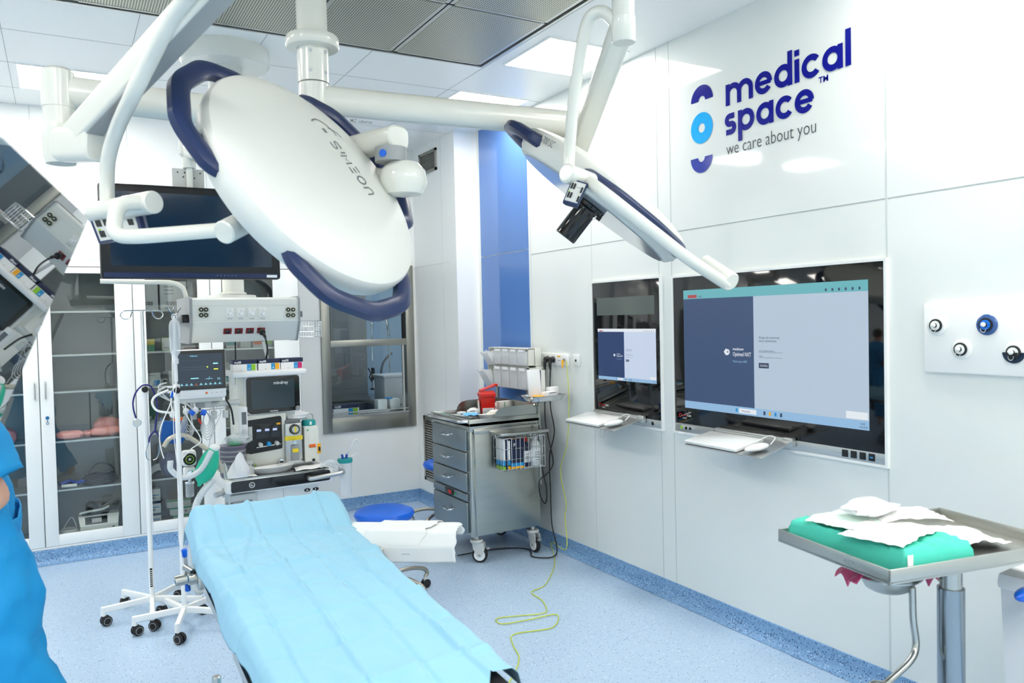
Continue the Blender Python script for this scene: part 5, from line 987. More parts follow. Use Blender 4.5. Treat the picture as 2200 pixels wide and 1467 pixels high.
for i, (u0, lab) in enumerate(((412, 'bundle of grey sensor leads under the blue strap, left of two'), (437, 'bundle of grey sensor leads under the blue strap, right of two'))):
    t2 = thing('sensor_lead_bundle', at(u0, 885, y=4.5), lab, 'cable', 'sensor lead bundles under the patient monitor')
    for q in range(6):
        w_ = 8+3*q+(3 if i else 0); h_ = 28+5*q; sgn_ = 1 if i else -1; b = MB('cable_grey')
        P_ = [at(u0+4*sgn_+dx, 884+dy, y=4.49-.004*q) for dx, dy in ((0, 0), (w_*.7*sgn_, h_*.35), (w_*.75*sgn_, h_*.8), (w_*.2*sgn_, h_*1.15), (-w_*.35*sgn_, h_*.8), (-w_*.2*sgn_, h_*.35))]
        b.tube(catmull(P_, 5, closed=True), .0022, 5, closed=True); b.build('lead', t2)
    b = MB('blue_seat'); c = at(u0, 886, y=4.475); b.prism([(0, 0), (.001, 0), (.001, .001)], 0, .001) if 0 else None
    b.lathe([(.010, -.012), (.016, -.012), (.016, .012), (.010, .012)], c, (.7, 0, .7 if i == 0 else -.3), 16); b.build('strap', t2)
    if i == 0: b = MB('red'); c = at(429, 905, y=4.47); b.loft([[c+V((x*s_, 0, z*s_)) + V((0, y_, 0)) for x, z in ((-.012, .018), (.002, .012), (.012, -.018), (.0, -.012))] for y_, s_ in ((0, 1), (-.008, .8))]); b.build('tag', t2)
b = MB(mat('cuff_blue', (8, 86, 165), .6, bump=(80, .2))); Q = [at(u, v, y=4.52) for u, v in ((351, 905), (402, 905), (398, 940), (390, 955), (360, 952), (345, 948))]
b.loft([[q+V((0, dy, 0)) for q in Q] for dy in (0, .03)]); b.build('pressure_cuff', loc=Q[0], label='blue blood pressure cuff hanging under the patient monitor', category='cuff')
b = MB('orange'); b.box(.46+.0, 4.515, 1.05, .50, 4.53, 1.06) if 0 else None
p = at(385, 902, y=4.515); b.box(p.x-.03, 4.51, p.z-.006, p.x+.02, 4.53, p.z+.012, bev=.003); b.build('wrist_tag', loc=p, label='orange strip above the blue pressure cuff', category='strip')
cable([(370, 850), (365, 870), (352, 900), (343, 930), (345, 960), (352, 985)], .003, 'white', 'monitor_cable', 'thin white tube running down past the blue pressure cuff', 4.44)
cable([(393, 872), (405, 900), (428, 935), (430, 950), (410, 965), (392, 985)], .003, 'white', 'monitor_cable', 'thin white tube crossing in front of the lead bundles', 4.42)
cable([(455, 880), (463, 870), (475, 878), (470, 900), (455, 930), (448, 960), (440, 975)], .0018, 'cable_grey', 'monitor_cable', 'thin lead falling right of the lead bundles', 4.5)
cable([(468, 885), (458, 893), (450, 885), (456, 874), (468, 876), (474, 886), (462, 896), (452, 888)], .0018, 'cable_grey', 'monitor_cable', 'thin lead coiled right of the lead bundles', 4.51)
cable([(486, 858), (497, 880), (502, 912)], .005, 'rubber', 'monitor_cable', 'black lead falling behind the flow meter', 4.56)
b = MB('blue_seat'); b.tube([at(372, 840, y=4.42), at(368, 855, y=4.42)], .006, 8); b.build('tube_clamp', loc=at(372, 840, y=4.42), label='blue clamp on the thin tube beside the drip bag pole', category='clamp')
# suction regulator behind the pole
t = thing('suction_regulator', at(405, 990, y=4.56), 'white suction regulator with round dial and small glass jar, left of the green bag', 'regulator')
p = at(406, 985, y=4.56); b = MB('white'); b.box(p.x-.036, 4.54, p.z-.04, p.x+.036, 4.60, p.z+.045, bev=.015); b.box(p.x-.03, 4.54, p.z-.10, p.x+.03, 4.60, p.z-.045, bev=.012); b.build('housing', t)
b = MB('black'); b.cyl((p.x, 4.53, p.z), (p.x, 4.54, p.z), .032, n=28); b.use('lime'); b.lathe([(.018, 0), (.021, 0), (.021, -.002), (.018, -.002)], (p.x, 4.529, p.z), (0, 1, 0), 26); b.use('lightgrey'); b.sphere((p.x, 4.528, p.z), .007, 10); b.use('chrome'); b.cyl((p.x, 4.52, p.z-.072), (p.x, 4.54, p.z-.072), .015, n=20); b.build('dial', t)
b = MB('chrome'); b.cyl((p.x, 4.57, p.z-.10), (p.x, 4.57, p.z-.125), .008, n=12); b.cyl((p.x, 4.57, p.z-.125), (p.x, 4.57, p.z-.14), .024, n=22, bev=.003); b.build('jar_lid', t)
b = MB('plastic'); b.cyl((p.x, 4.57, p.z-.14), (p.x, 4.57, p.z-.21), .022, n=22, bev=.004); b.build('jar', t); b = MB('black'); b.cyl((p.x, 4.57, p.z-.145), (p.x, 4.57, p.z-.20), .012, .015, 16); b.build('filter', t)
# ================================================================== DRIP STANDS
def stand(px, py, arms, label, ztop, zmid, gr):
    t = thing('drip_stand', (px, py, 0), label, 'drip stand', gr)
    for k, (ax_, ay_, rot) in enumerate(arms):
        c = V((px, py, 0)); e_ = V((ax_, ay_, 0)); d_ = (e_-c).normalized()
        b = MB('white'); rbox(b, c+V((0, 0, .105)), e_+V((0, 0, .085)), .022, .030, rnd=.15); b.cyl((e_.x, e_.y, .10), (e_.x, e_.y, .052), .013, n=16, bev=.002); b.build('leg', t)
        q = Matrix.Rotation(rot, 3, 'Z') @ V((1, 0, 0)); s_ = V((-q.y, q.x, 0)); o = e_+q*.012
        b = MB('rubber')
        for sg in (-1, 1): b.cyl(o+s_*sg*.005+V((0, 0, .026)), o+s_*sg*.021+V((0, 0, .026)), .026, n=22, bev=.004)
        b.box(e_.x-.012, e_.y-.012, .03, e_.x+.012, e_.y+.012, .058, bev=.006); b.use('lightgrey')
        for sg in (-1, 1): b.lathe([(.017, 0), (.0185, 0), (.0185, .0012), (.017, .0012)], o+s_*sg*.0212+V((0, 0, .026)), s_*sg, 22)
        b.build('castor', t)
    b = MB('white'); b.cyl((px, py, .085), (px, py, .125), .02, n=20, bev=.003); b.cyl((px, py, .12), (px, py, zmid), .0125, n=18); b.cyl((px, py, zmid-.06), (px, py, zmid), .016, n=18, bev=.002); b.build('lower_pole', t)
    b = MB('chrome'); b.cyl((px, py, zmid-.01), (px, py, ztop), .008, n=16); b.build('upper_pole', t)
    b = MB('black'); b.sphere((px, py-.02, zmid-.03), .017, 14, (1, .8, 1)); b.build('clamp_knob', t)
    return t
def fp(u, v, z): p = at(u, v, z=z); return (p.x, p.y)
A0 = fp(327, 1285, .105); B0 = fp(396, 1308, .105)
armsA = [fp(222, 1308, .09)+(0.3,), fp(266, 1270, .09)+(1.2,), fp(327, 1316, .09)+(-.6,), fp(388, 1252, .09)+(2.4,), fp(430, 1284, .09)+(.2,)]
armsB = [fp(289, 1328, .09)+(.4,), fp(381, 1343, .09)+(-.8,), fp(350, 1285, .09)+(2.2,), fp(466, 1276, .09)+(1.0,), fp(490, 1312, .09)+(.1,)]
tA = stand(A0[0], A0[1], armsA, 'white five-legged drip stand with a stethoscope hung on its black knob', 1.635, 1.25, 'drip stands beside the operating table')
tB = stand(B0[0], B0[1], armsB, 'white five-legged drip stand carrying a clear infusion bottle, nearer of the two', 1.60, 1.255, 'drip stands beside the operating table')
b = MB('chrome'); x, y, z = A0[0], A0[1], 1.635
for s_ in (-1, 1): b.tube(catmull([(x, y, z), (x+s_*.05, y, z), (x+s_*.088, y, z-.003), (x+s_*.102, y-.004*s_, z-.025), (x+s_*.085, y-.012, z-.044), (x+s_*.06, y-.015, z-.038), (x+s_*.047, y-.01, z-.006)], 6), .0032, 8)
b.build('bag_hook', tA)
b = MB('chrome'); x, y, z = B0[0], B0[1], 1.60
for dx, dy, dz in ((-.03, .0, .045), (.0, .02, .045), (.032, -.0, .04), (.015, .02, .03)): b.tube([(x, y, z-.02), (x+dx*.5, y+dy, z+dz*.4), (x+dx, y+dy, z+dz)], .003, 6)
b.build('bag_hook', tB)
b = MB('black', M=FY(A0[0]-.008, A0[1]-.0128, .17)); b.rect(0, .0, .012, .10, .0005); b.use('label_white')
for k in range(8): b.rect(.001, .008+.011*k, .011, .012+.011*k, .001)
b.build('rating_label', tA, flat=True)
t = thing('infusion_bottle', (B0[0]-.002, B0[1]-.03, 1.36), 'clear infusion bottle hanging upside down on the nearer drip stand', 'infusion bottle')
x, y = B0[0]-.004, B0[1]-.035
b = MB('plastic'); b.lathe([(0, 1.585), (.012, 1.583), (.026, 1.57), (.031, 1.55), (.031, 1.44), (.027, 1.415), (.014, 1.40), (.013, 1.385), (0, 1.385)], (x, y, 0), n=24, sy=.75); b.use('plastic_white'); b.lathe([(0, 1.385), (.014, 1.385), (.014, 1.36), (0, 1.36)], (x, y, 0), n=18); b.build('bottle', t)
b = MB('white'); b.tube([V((x+.012*math.cos(2*PI*j/14), y, 1.595+.014*math.sin(2*PI*j/14))) for j in range(14)], .002, 5, closed=True); b.build('hanger_ring', t)
b = MB('plastic_white'); b.cyl((x, y, 1.36), (x, y, 1.33), .008, n=12); b.cyl((x, y, 1.33), (x, y, 1.27), .0085, n=14); b.tube(catmull([(x, y, 1.27), (x-.004, y, 1.22), (x-.015, y, 1.15), (x-.02, y, 1.0), (x-.005, y, .75), (x-.015, y, .5), (x+.002, y, .35)], 6), .0022, 6); b.build('drip_line', t)
# stethoscope
x, y = A0[0], A0[1]-.035; zk = 1.222
P_ = [at(u, v, y=y-.004) for u, v in ((292, 898), (287, 880), (286, 862), (292, 843), (304, 829), (313, 827), (324, 830), (333, 848), (338, 872), (336, 900), (333, 925))]
t = thing('stethoscope', (x, y, zk), 'dark blue stethoscope draped over the knob of the drip stand', 'stethoscope')
b = MB(mat('steth', (26, 22, 110), .3)); b.tube(catmull(P_, 6), .0042, 8)
e_ = P_[-1]; L1_ = [e_, at(322, 938, y=y-.004), at(320, 950, y=y)]; L2_ = [e_, at(341, 936, y=y-.004), at(343, 946, y=y)]
b.tube(catmull(L1_, 5), .0042, 8); b.tube(catmull(L2_, 5), .0042, 8); b.build('tubing', t)
b = MB('chrome'); b.tube(catmull([at(320, 950, y=y), at(314, 970, y=y), at(316, 985, y=y), at(324, 988, y=y)], 5), .0022, 6); b.tube(catmull([at(343, 946, y=y), at(342, 968, y=y), at(337, 984, y=y), at(329, 988, y=y)], 5), .0022, 6); b.build('ear_tubes', t)
c = at(294, 908, y=y-.004); b = MB('chrome'); b.cyl(c+V((0, .004, 0)), c-V((0, .006, 0)), .0215, n=28, bev=.002); b.use('lightgrey'); b.cyl(c-V((0, .0062, 0)), c-V((0, .0072, 0)), .0175, n=26); b.build('chest_piece', t)
# ================================================================== OPERATING TABLE
from mathutils import noise
def xc(y): return .655+.045*(y-2.3)
def hw(y): return .262-.028*min(1, max(0, (2.9-y)/1.25))
def ztop(y): return .75+(0 if y < 2.98 else min(1, (y-2.98)/.24)*.085)
t = thing('operating_table', (.65, 2.2, 0), 'steel operating table with side rails, standing under the light blue drape', 'operating table')
b = MB('rubber')
b.loft([[V((xc(y)+sx*hw(y)/.262, y, z)) for sx, z in ((-.245, ztop(y)-.075), (.245, ztop(y)-.075), (.255, ztop(y)-.06), (.255, ztop(y)-.022), (.245, ztop(y)-.010), (-.245, ztop(y)-.010), (-.255, ztop(y)-.022), (-.255, ztop(y)-.06))] for y in (1.12, 1.6, 2.2, 2.98, 3.22, 3.27)]); b.build('mattress', t)
b = MB('steel_front'); b.loft([[V((xc(y)+sx*hw(y)/.262, y, z)) for sx, z in ((-.26, .655), (.26, .655), (.26, .675), (-.26, .675))] for y in (1.15, 2.96)]); b.build('table_frame', t)
for s_ in (-1, 1):
    for y0, y1 in ((2.28, 2.96), (1.30, 2.22)):
        b = MB('steel'); b.loft([[V((xc(y)+s_*(hw(y)+.023)+sx, y, z)) for sx, z in ((-.006, .645), (.006, .645), (.006, .672), (-.006, .672))] for y in (y0, y1)])
        for y in (y0+.05, y1-.05): b.cyl((xc(y)+s_*(hw(y)-.007), y, .659), (xc(y)+s_*(hw(y)+.02), y, .659), .009, n=12)
        b.build('side_rail', t)
b = MB('steel_front'); q = [(2.26, .66), (2.26, .60), (2.18, .50), (1.95, .40), (1.45, .40), (1.25, .52), (1.25, .66)]
for s_ in (-1, 1): b.loft([[V((xc(y)+s_*hw(y)+dx, y, z)) for y, z in q] for dx in (-.004, .004)])
b.build('side_plate', t, angle=20)
b = MB('steel'); b.box(xc(2.1)-.13, 1.95, .1, xc(2.1)+.13, 2.25, .655, bev=.01); b.build('column', t)
b = MB('steel_front'); b.box(xc(2.1)-.24, 1.55, .02, xc(2.1)+.24, 2.65, .12, bev=.02); b.build('base', t)
b = MB('steel'); p = at(465, 1452, y=1.75); b.cyl((p.x, 1.75, .30), (p.x, 1.75, p.z), .009, n=14, bev=.002); b.cyl((p.x, 1.75, .30), (xc(1.75)-.2, 1.75, .30), .009, n=12); b.box(xc(1.75)-.21, 1.73, .28, xc(1.75)-.18, 1.77, .41); b.build('lever_rod', t)
t2 = thing('rail_clamp', (.41, 2.93, .66), 'steel rail clamp with blue-ended lever on the left rail of the operating table', 'clamp')
xr = xc(2.9)-.285; b = MB('steel'); b.box(xr-.016, 2.88, .635, xr+.014, 2.95, .685, bev=.004); b.cyl((xr-.01, 2.915, .675), (xr-.045, 2.918, .674), .026, n=24, bev=.004); b.cyl((xr-.04, 2.92, .672), (xr-.085, 2.925, .668), .019, n=22, bev=.003); b.cyl((xr-.03, 2.89, .70), (xr-.05, 2.93, .71), .012, n=14); b.use('black'); b.box(xr-.01, 2.93, .68, xr+.03, 2.99, .72, bev=.006); b.build('clamp_body', t2)
b = MB('grey'); b.cyl((xr-.08, 2.925, .668), (.352, 2.93, .66), .006, n=12); b.cyl((.348, 2.93, .768), (.354, 2.93, .63), .006, n=12); b.use('blue_seat'); b.cyl((.346, 2.93, .775), (.348, 2.93, .745), .010, .008, 14, bev=.003); b.cyl((.353, 2.93, .655), (.354, 2.93, .625), .008, .010, 14, bev=.003); b.build('lever', t2)
# drape
mat('drape', (146, 200, 224), .62, spec=.25, bump=(260, .05)); MATS['drape'].node_tree.nodes['Principled BSDF'].inputs['Sheen Weight'].default_value = .15
NX, NY = 130, 170; Y0, Y1 = 1.15, 3.30
def fold(d, w_): return math.exp(-(d/w_)**2)
def drape(i, j):
    u = (i*2-1)*(.318+.03*max(0, j-.82)/.18); y = Y0+(Y1-Y0)*j
    # lower end runs obliquely, leaving a corner of the mattress bare
    if u > -.05: y = max(y, 1.14+.40*min(1, max(0, (u+.05)/.26))+.001*(j*10))
    wv = noise.noise(V((u*7, y*4, 3)))*.014+noise.noise(V((u*16, y*12, 7)))*.005
    z = ztop(y)+.004+abs(wv)*.9
    # ironed-in packing folds: a grid of small ridges
    for k, yy in enumerate((1.42, 1.66, 1.90, 2.14, 2.38, 2.62, 2.84)): z += (.013 if k % 2 else -.009)*fold(y-yy-.06*u, .010)*(.5+.5*noise.noise(V((u*9, yy*5, 1)))+.3)
    for k, uu in enumerate((-.20, -.065, .07, .19)): z += (.011 if k % 2 else -.008)*fold(u-uu-.012*math.sin(3*y+k), .008)
    # loose diagonal wrinkles near the left edge, gathers at the head hinge
    z += .022*max(0, noise.noise(V(((u+y*.45)*13, (y-u)*2.2, 5))))*(1 if u < -.08 else .35)
    z += .014*fold(y-3.0+.03*math.sin(9*u), .03)*(-.7)+.010*fold(y-2.955, .018)
    z += .012*fold(y-3.12, .012)*noise.noise(V((u*8, 1, 1)))
    z += .010*fold(u+.11+.25*(3.0-y), .012)*(1 if 2.6 < y < 3.05 else 0)+.011*fold(u-.17-.2*(3.0-y), .013)*(1 if 2.75 < y < 3.1 else 0)
    x = u; E_ = .262; kx = hw(y)/.262
    if abs(u) > E_:
        d = abs(u)-E_; s_ = sgn(u); fl = .55+.45*noise.noise(V((y*3.3, s_, 2)))
        flare = .012+.03*max(0, fl)
        dd = d*(1.0+.35*noise.noise(V((y*2.1, 5*s_, 9))))*(1.0+.5*fold(y-2.35, .25))
        x = s_*(E_+min(d, .02)+flare*(d/.083)); z -= max(0, dd-.006)*1.05
    if y > 3.24: z -= (y-3.24)*1.2
    z = max(z, ztop(y)-.008) if abs(u) < .25 else z
    return V((xc(y)+x*kx, y, z))
b = MB('drape'); b.grid(NX, NY, drape); b.build('surgical_drape', loc=(.65, 2.2, .75), solid=.001, angle=75, label='light blue creased surgical drape covering the operating table', category='drape')
# arm board with white cloth
t = thing('arm_board', (1.1, 2.93, .70), 'arm board swung out from the right side of the operating table', 'arm board')
A_, B_ = V((.93, 3.10, 0)), V((1.36, 2.80, 0)); dd = (B_-A_).normalized(); nn = V((dd.y, -dd.x, 0))
b = MB('rubber'); b.loft([[A_+dd*s_+nn*w_+V((0, 0, z)) for w_, z in ((.005, .70), (.135, .70), (.135, .74), (.005, .74))] for s_ in (.0, .50)]); b.build('pad', t)
b = MB('steel'); b.box(.94, 2.78, .655, 1.02, 3.0, .70, bev=.004); b.use('black'); b.box(.955, 2.60, .56, .985, 2.64, .66); b.tube([(.955, 2.62, .66), (1.0, 2.8, .675)], .012, 8); b.build('bracket', t)
mat('cloth', (236, 239, 238), .75, bump=(40, .08))
def cloth(s0, s1, back, hang, lift, seed, skew=0):
    def f(i, j):
        s_ = s0+(s1-s0)*i; L = back+.14+hang; q = j*L
        n_ = noise.noise(V((s_*9, q*7, seed)))
        if q < back: p = A_+dd*s_-nn*.004; z = .745+lift-(back-q)
        elif q < back+.14: p = A_+dd*s_+nn*(q-back); z = .745+lift+.004*abs(n_)
        else: r = q-back-.14; p = A_+dd*(s_+.03*r*n_*3)+nn*(.142+.03*min(1, r/.05)+.014*n_*r*8); z = .745+lift-r
        if i > .96: p = p+dd*.02*noise.noise(V((q*30, seed, 0)))
        return p+dd*(skew*(q-.1))+V((0, 0, z))
    return f
b = MB('cloth'); b.grid(50, 40, cloth(-.0, .52, .05, .110, 0, 1)); b.build('white_cloth', loc=(1.1, 2.93, .745), solid=.001, angle=80, label='white paper cloth covering the whole arm board', category='cloth')
b = MB('cloth'); b.grid(40, 40, cloth(.19, .42, .03, .085, .007, 4, -.28)); b.build('white_cloth', loc=(1.15, 2.9, .75), solid=.001, angle=80, label='second folded white cloth lying over the first on the arm board', category='cloth')
# stools
def stool(x, y, z, label, col='blue_seat', rot=0):
    t = thing('stool', (x, y, 0), label, 'stool', 'round blue stools')
    b = MB(col); b.lathe([(0, z-.062), (.12, z-.06), (.158, z-.045), (.168, z-.022), (.160, z-.006), (.13, z+.006), (.06, z+.004), (0, z+.002)], (x, y, 0), n=48); b.build('seat', t)
    b = MB('chrome'); b.cyl((x, y, z-.06), (x, y, .24), .014, n=18); b.use('grey'); b.cyl((x, y, .30), (x, y, .10), .025, n=20, bev=.003); b.build('gas_lift', t)
    for k in range(5):
        a = rot+2*PI*k/5; d_ = V((math.cos(a), math.sin(a), 0)); s_ = V((-d_.y, d_.x, 0)); c = V((x, y, 0))
        b = MB(mat('stool_alu', (165, 160, 148), .3, metal=.8)); b.tube(catmull([c+d_*.02+V((0, 0, .13)), c+d_*.15+V((0, 0, .135)), c+d_*.245+V((0, 0, .115)), c+d_*.275+V((0, 0, .085)), c+d_*.26+V((0, 0, .06))], 5), .012, 10); b.build('leg', t)
        b = MB('lightgrey'); q = c+d_*.265; b.box(q.x-.012, q.y-.012, .035, q.x+.012, q.y+.012, .068, bev=.005); b.use('rubber')
        for sg in (-1, 1): b.cyl(q+s_*sg*.006+V((0, 0, .025)), q+s_*sg*.018+V((0, 0, .025)), .025, n=20, bev=.003)
        b.build('castor', t)
    return t
stool(1.53, 4.15, .50, 'round blue stool standing behind the arm board', rot=.18)
stool(2.455, 5.33, .50, 'round blue stool half hidden behind the steel cart', rot=3.7)
# ================================================================== STEEL CART
t = thing('instrument_cart', (2.46, 4.70, 0), 'stainless steel instrument cart on castors with five drawers, by the right wall', 'cart')
CX0, CX1, CY0, CY1, CZ0, CZ1 = 2.205, 2.715, 4.41, 4.985, .175, .875
b = MB('steel_side'); b.box(CX0+.004, CY0, CZ0, CX1, CY1, CZ1, bev=.006); b.use('steel'); b.box(CX0, CY0-.002, CZ0-.004, CX0+.035, CY0+.03, CZ1, bev=.006); b.build('body', t)
b = MB('steel'); b.box(CX0-.005, CY0-.006, CZ1, CX1+.003, CY1+.006, .893)
for q in ((CX0-.005, CY0-.006, CX1+.003, CY0+.006), (CX0-.005, CY1-.006, CX1+.003, CY1+.006), (CX0-.005, CY0, CX0+.007, CY1), (CX1-.009, CY0, CX1+.003, CY1)): b.box(q[0], q[1], CZ1-.035, q[2], q[3], .918, bev=.002)
b.build('worktop', t)
b = MB('chrome'); b.tube(fillet([(CX0, CY0+.02, .905), (CX0-.05, CY0+.04, .905), (CX0-.055, CY1-.06, .905), (CX0, CY1-.02, .905)], .04), .010, 10); b.build('push_handle', t)
def guard(y):
    pl = [(2.385, .90), (2.39, .93), (2.405, .955), (2.43, .972), (2.47, .98), (2.72, .985), (2.72, .90)]; b = MB('steel')
    b.loft([[V((p[0], yy, p[1])) for p in pl] for yy in (y-.0015, y+.0015)]); return b
guard(CY0+.012).build('gallery', t, angle=20); guard(CY1-.012).build('gallery', t, angle=20); b = MB('steel'); b.box(CX1-.008, CY0+.01, .90, CX1-.004, CY1-.01, .985); b.build('gallery', t)
zs = [(.715, .855), (.583, .710), (.452, .578), (.395, .447), (.19, .390)]
for i, (z0, z1) in enumerate(zs):
    b = MB('steel_front'); b.box(CX0-.014, CY0+.04, z0+.003, CX0+.004, CY1-.025, z1-.003, bev=.003); d = b.build('drawer', t)
    if i != 3:
        zc = z1-.05 if i < 3 else z1-.075; yc = (CY0+CY1)/2; b = MB('chrome'); b.tube(fillet([(CX0-.014, yc-.06, zc), (CX0-.048, yc-.052, zc-.005), (CX0-.048, yc+.052, zc-.005), (CX0-.014, yc+.06, zc)], .012), .0065, 8); b.build('handle', d)
    else:
        b = MB('black'); b.box(CX0-.022, 4.64, .403, CX0-.013, 4.76, .440, bev=.003); b.use('red'); b.box(CX0-.024, 4.66, .410, CX0-.021, 4.70, .433); b.use('green'); b.box(CX0-.02, 4.60, .412, CX0-.013, 4.625, .425); b.build('power_socket', d)
b = MB('steel'); b.box(2.225, CY0-.022, .828, 2.70, CY0-.010, .856, bev=.002)
for x in (2.26, 2.66): b.box(x, CY0-.012, .832, x+.03, CY0, .852)
b.build('accessory_rail', t)
b = MB('steel'); b.box(CX1-.05, CY0-.03, .66, CX1-.02, CY0, .69, bev=.002); b.box(CX1-.006, CY0-.012, .45, CX1+.006, CY0+.006, .97); b.build('upright', t)
for x, y, a in ((CX0+.05, CY0+.04, .5), (CX1-.04, CY0+.04, -.3), (CX0+.05, CY1-.05, 1), (CX1-.04, CY1-.05, .4)):
    b = MB('steel'); b.cyl((x, y, .175), (x, y, .145), .018, n=16); b.use('lightgrey'); b.lathe([(0, .15), (.038, .148), (.042, .138), (.038, .128), (0, .126)], (x, y, 0), n=28)
    d_ = V((math.cos(a-1.2), math.sin(a-1.2), 0)); s_ = V((-d_.y, d_.x, 0)); q = V((x, y, 0))+d_*.02
    for sg in (-1, 1): o = s_*sg*.019; b.loft([[q+o+o.normalized()*k+d_*u+V((0, 0, z)) for u, z in ((-.045, .128), (.03, .128), (.035, .09), (.015, .04), (-.012, .04), (-.04, .09))] for k in (-.003, .003)])
    b.use('rubber'); b.cyl(q-s_*.014+V((0, 0, .05)), q+s_*.014+V((0, 0, .05)), .05, n=30, bev=.006); b.use('white'); b.cyl(q-s_*.0165+V((0, 0, .05)), q+s_*.0165+V((0, 0, .05)), .036, n=26); b.use('grey'); b.cyl(q-s_*.023+V((0, 0, .05)), q+s_*.023+V((0, 0, .05)), .007, n=12)
    b.use('grey'); b.box(q.x+d_.x*.05-.01, q.y+d_.y*.05-.01, .085, q.x+d_.x*.05+.012, q.y+d_.y*.05+.01, .10, bev=.003); b.build('castor', t)
# things on the cart
def top(u, v, z=.9): return at(u, v, z=z)
p = V((2.505, 4.74, .894)); t = thing('sharps_container', p, 'red sharps container with open lid on the steel cart', 'container')
b = MB('red', M=Matrix.Translation(p) @ Matrix.Rotation(-.3, 4, 'Z')); w_ = .052
b.loft([[V((sx*s_, sy*s_, z)) for sx, sy in ((-1, -1), (-.0, -1.05), (1, -1), (1, 1), (-1, 1))] for s_, z in ((.043, 0), (.050, .13), (.055, .132), (.055, .15), (.047, .155), (.045, .168))]); b.build('body', t, angle=20)
b = MB('red', M=Matrix.Translation(p) @ Matrix.Rotation(-.3, 4, 'Z')); b.add([(-.045, -.04, .168), (-.045, .04, .168), (.055, .04, .198), (.055, -.04, .198), (-.045, -.04, .174), (-.045, .04, .174), (.055, .04, .208), (.055, -.04, .208)], [(0, 1, 2, 3), (4, 7, 6, 5), (0, 4, 5, 1), (1, 5, 6, 2), (2, 6, 7, 3), (3, 7, 4, 0)]); b.box(.05, -.02, .195, .075, .02, .212, bev=.003); b.build('lid', t)
b = MB('label_white', M=Matrix.Translation(p) @ Matrix.Rotation(-.3, 4, 'Z') @ frame((-.04, -.0505, .0), (1, 0, 0), (0, -.05, 1))); b.rect(.0, .012, .078, .055, .003); b.use('ink')
for k in range(4): b.rect(.006, .02+.008*k, .06, .0212+.008*k, .0035)
b.use('red'); b.M = Matrix.Translation(p) @ Matrix.Rotation(-.3, 4, 'Z') @ frame((-.0505, .042, .0), (0, -1, 0), (-.05, 0, 1)); b.use('label_white'); b.rect(.004, .01, .075, .105, .003); b.use('amber'); b.rect(.008, .085, .035, .10, .0035); b.use('ink')
for k in range(6): b.rect(.012, .02+.009*k, .055, .0212+.009*k, .0035)
b.build('label', t, flat=True)
G = 'cartons on the steel cart'
q = top(998, 878, .894); carton(q.x+.02, 4.78, .894, .045, .045, .075, 'label_white', 'small upright white carton on the steel cart, left of the sharps container', G, txt=('GM', .2, .6, .12), rot=.3)
carton(2.34, 4.80, .894, .05, .04, .03, 'label_white', 'small white carton with blue print lying on the steel cart', G, bands=(('cyan', .2, .7, .3, .6),), rot=.5); carton(2.385, 4.72, .894, .05, .04, .028, 'label_white', 'low white carton before the sharps container', G, bands=(('cyan', .2, .5, .3, .6),), rot=-.2)
carton(2.64, 4.60, .894, .12, .08, .045, 'label_white', 'flat white glove carton on the steel cart, right of the sharps container', G, bands=(('ink', .05, .3, .1, .8),), rot=.15)
carton(2.66, 4.76, .894, .13, .05, .085, 'card', 'upright pale carton with green mark at the back of the steel cart', G, bands=(('green', .3, .34, .55, .95), ('lime', .85, 1, 0, .12)), rot=.1)
blob('plastic_white', (2.44, 4.80, .894), .05, .045, .022, 51, 'wrapped_ampoules', 'heap of small wrapped packs beside the sharps container', 'packs', .35)
b = MB('chrome', M=Matrix.Translation((2.31, 4.64, .895)) @ Matrix.Rotation(.15, 4, 'Z')); b.loft([[V((x*f, y*g, z)) for x, y in ((-.06, -.11), (.06, -.11), (.06, .11), (-.06, .11))] for f, g, z in ((.9, .92, 0), (1, 1, .022), (1.07, 1.05, .023), (1.06, 1.04, .024), (.97, .97, .021), (.88, .9, .002))]); b.build('steel_tray', loc=(2.31, 4.64, .895), label='shallow steel tray holding a blue cloth on the steel cart', category='tray')
b = MB(mat('cloth_blue', (110, 190, 240), .7)); b.grid(12, 10, lambda i, j: V((2.26+.10*i+.02*j, 4.57+.13*j, .921+.008*math.sin(5*i+3*j)**2+.004*math.sin(11*j)))); b.build('blue_cloth', loc=(2.31, 4.64, .92), solid=.002, label='folded pale blue cloth in the steel tray', category='cloth')
b = MB('teal'); b.tube([(2.24, 4.80, .90), (2.25, 4.90, .905)], .008, 8); b.cyl((2.24, 4.80, .90), (2.238, 4.78, .90), .014, n=12); b.build('syringe', loc=(2.245, 4.85, .894), label='green syringe lying at the far left of the steel cart', category='syringe')
kidney(V((2.395, 4.475, .9)), .085, 'white', 'kidney_dish', 'white kidney dish near the front corner of the steel cart', 'dish', rot=.1, h=.035)
b = MB(mat('gauze', (240, 236, 226), .8, bump=(60, .3))); 
for k in range(3): b.lathe([(0, 0), (.05-.004*k, 0), (.052-.004*k, .004), (.05-.004*k, .007), (0, .007)], (2.42+.008*k, 4.50, .930+.0075*k), n=26, sx=1.3, sy=.8)
b.build('gauze_pads', loc=(2.42, 4.5, .93), label='cream gauze pads heaped in the white kidney dish', category='gauze')
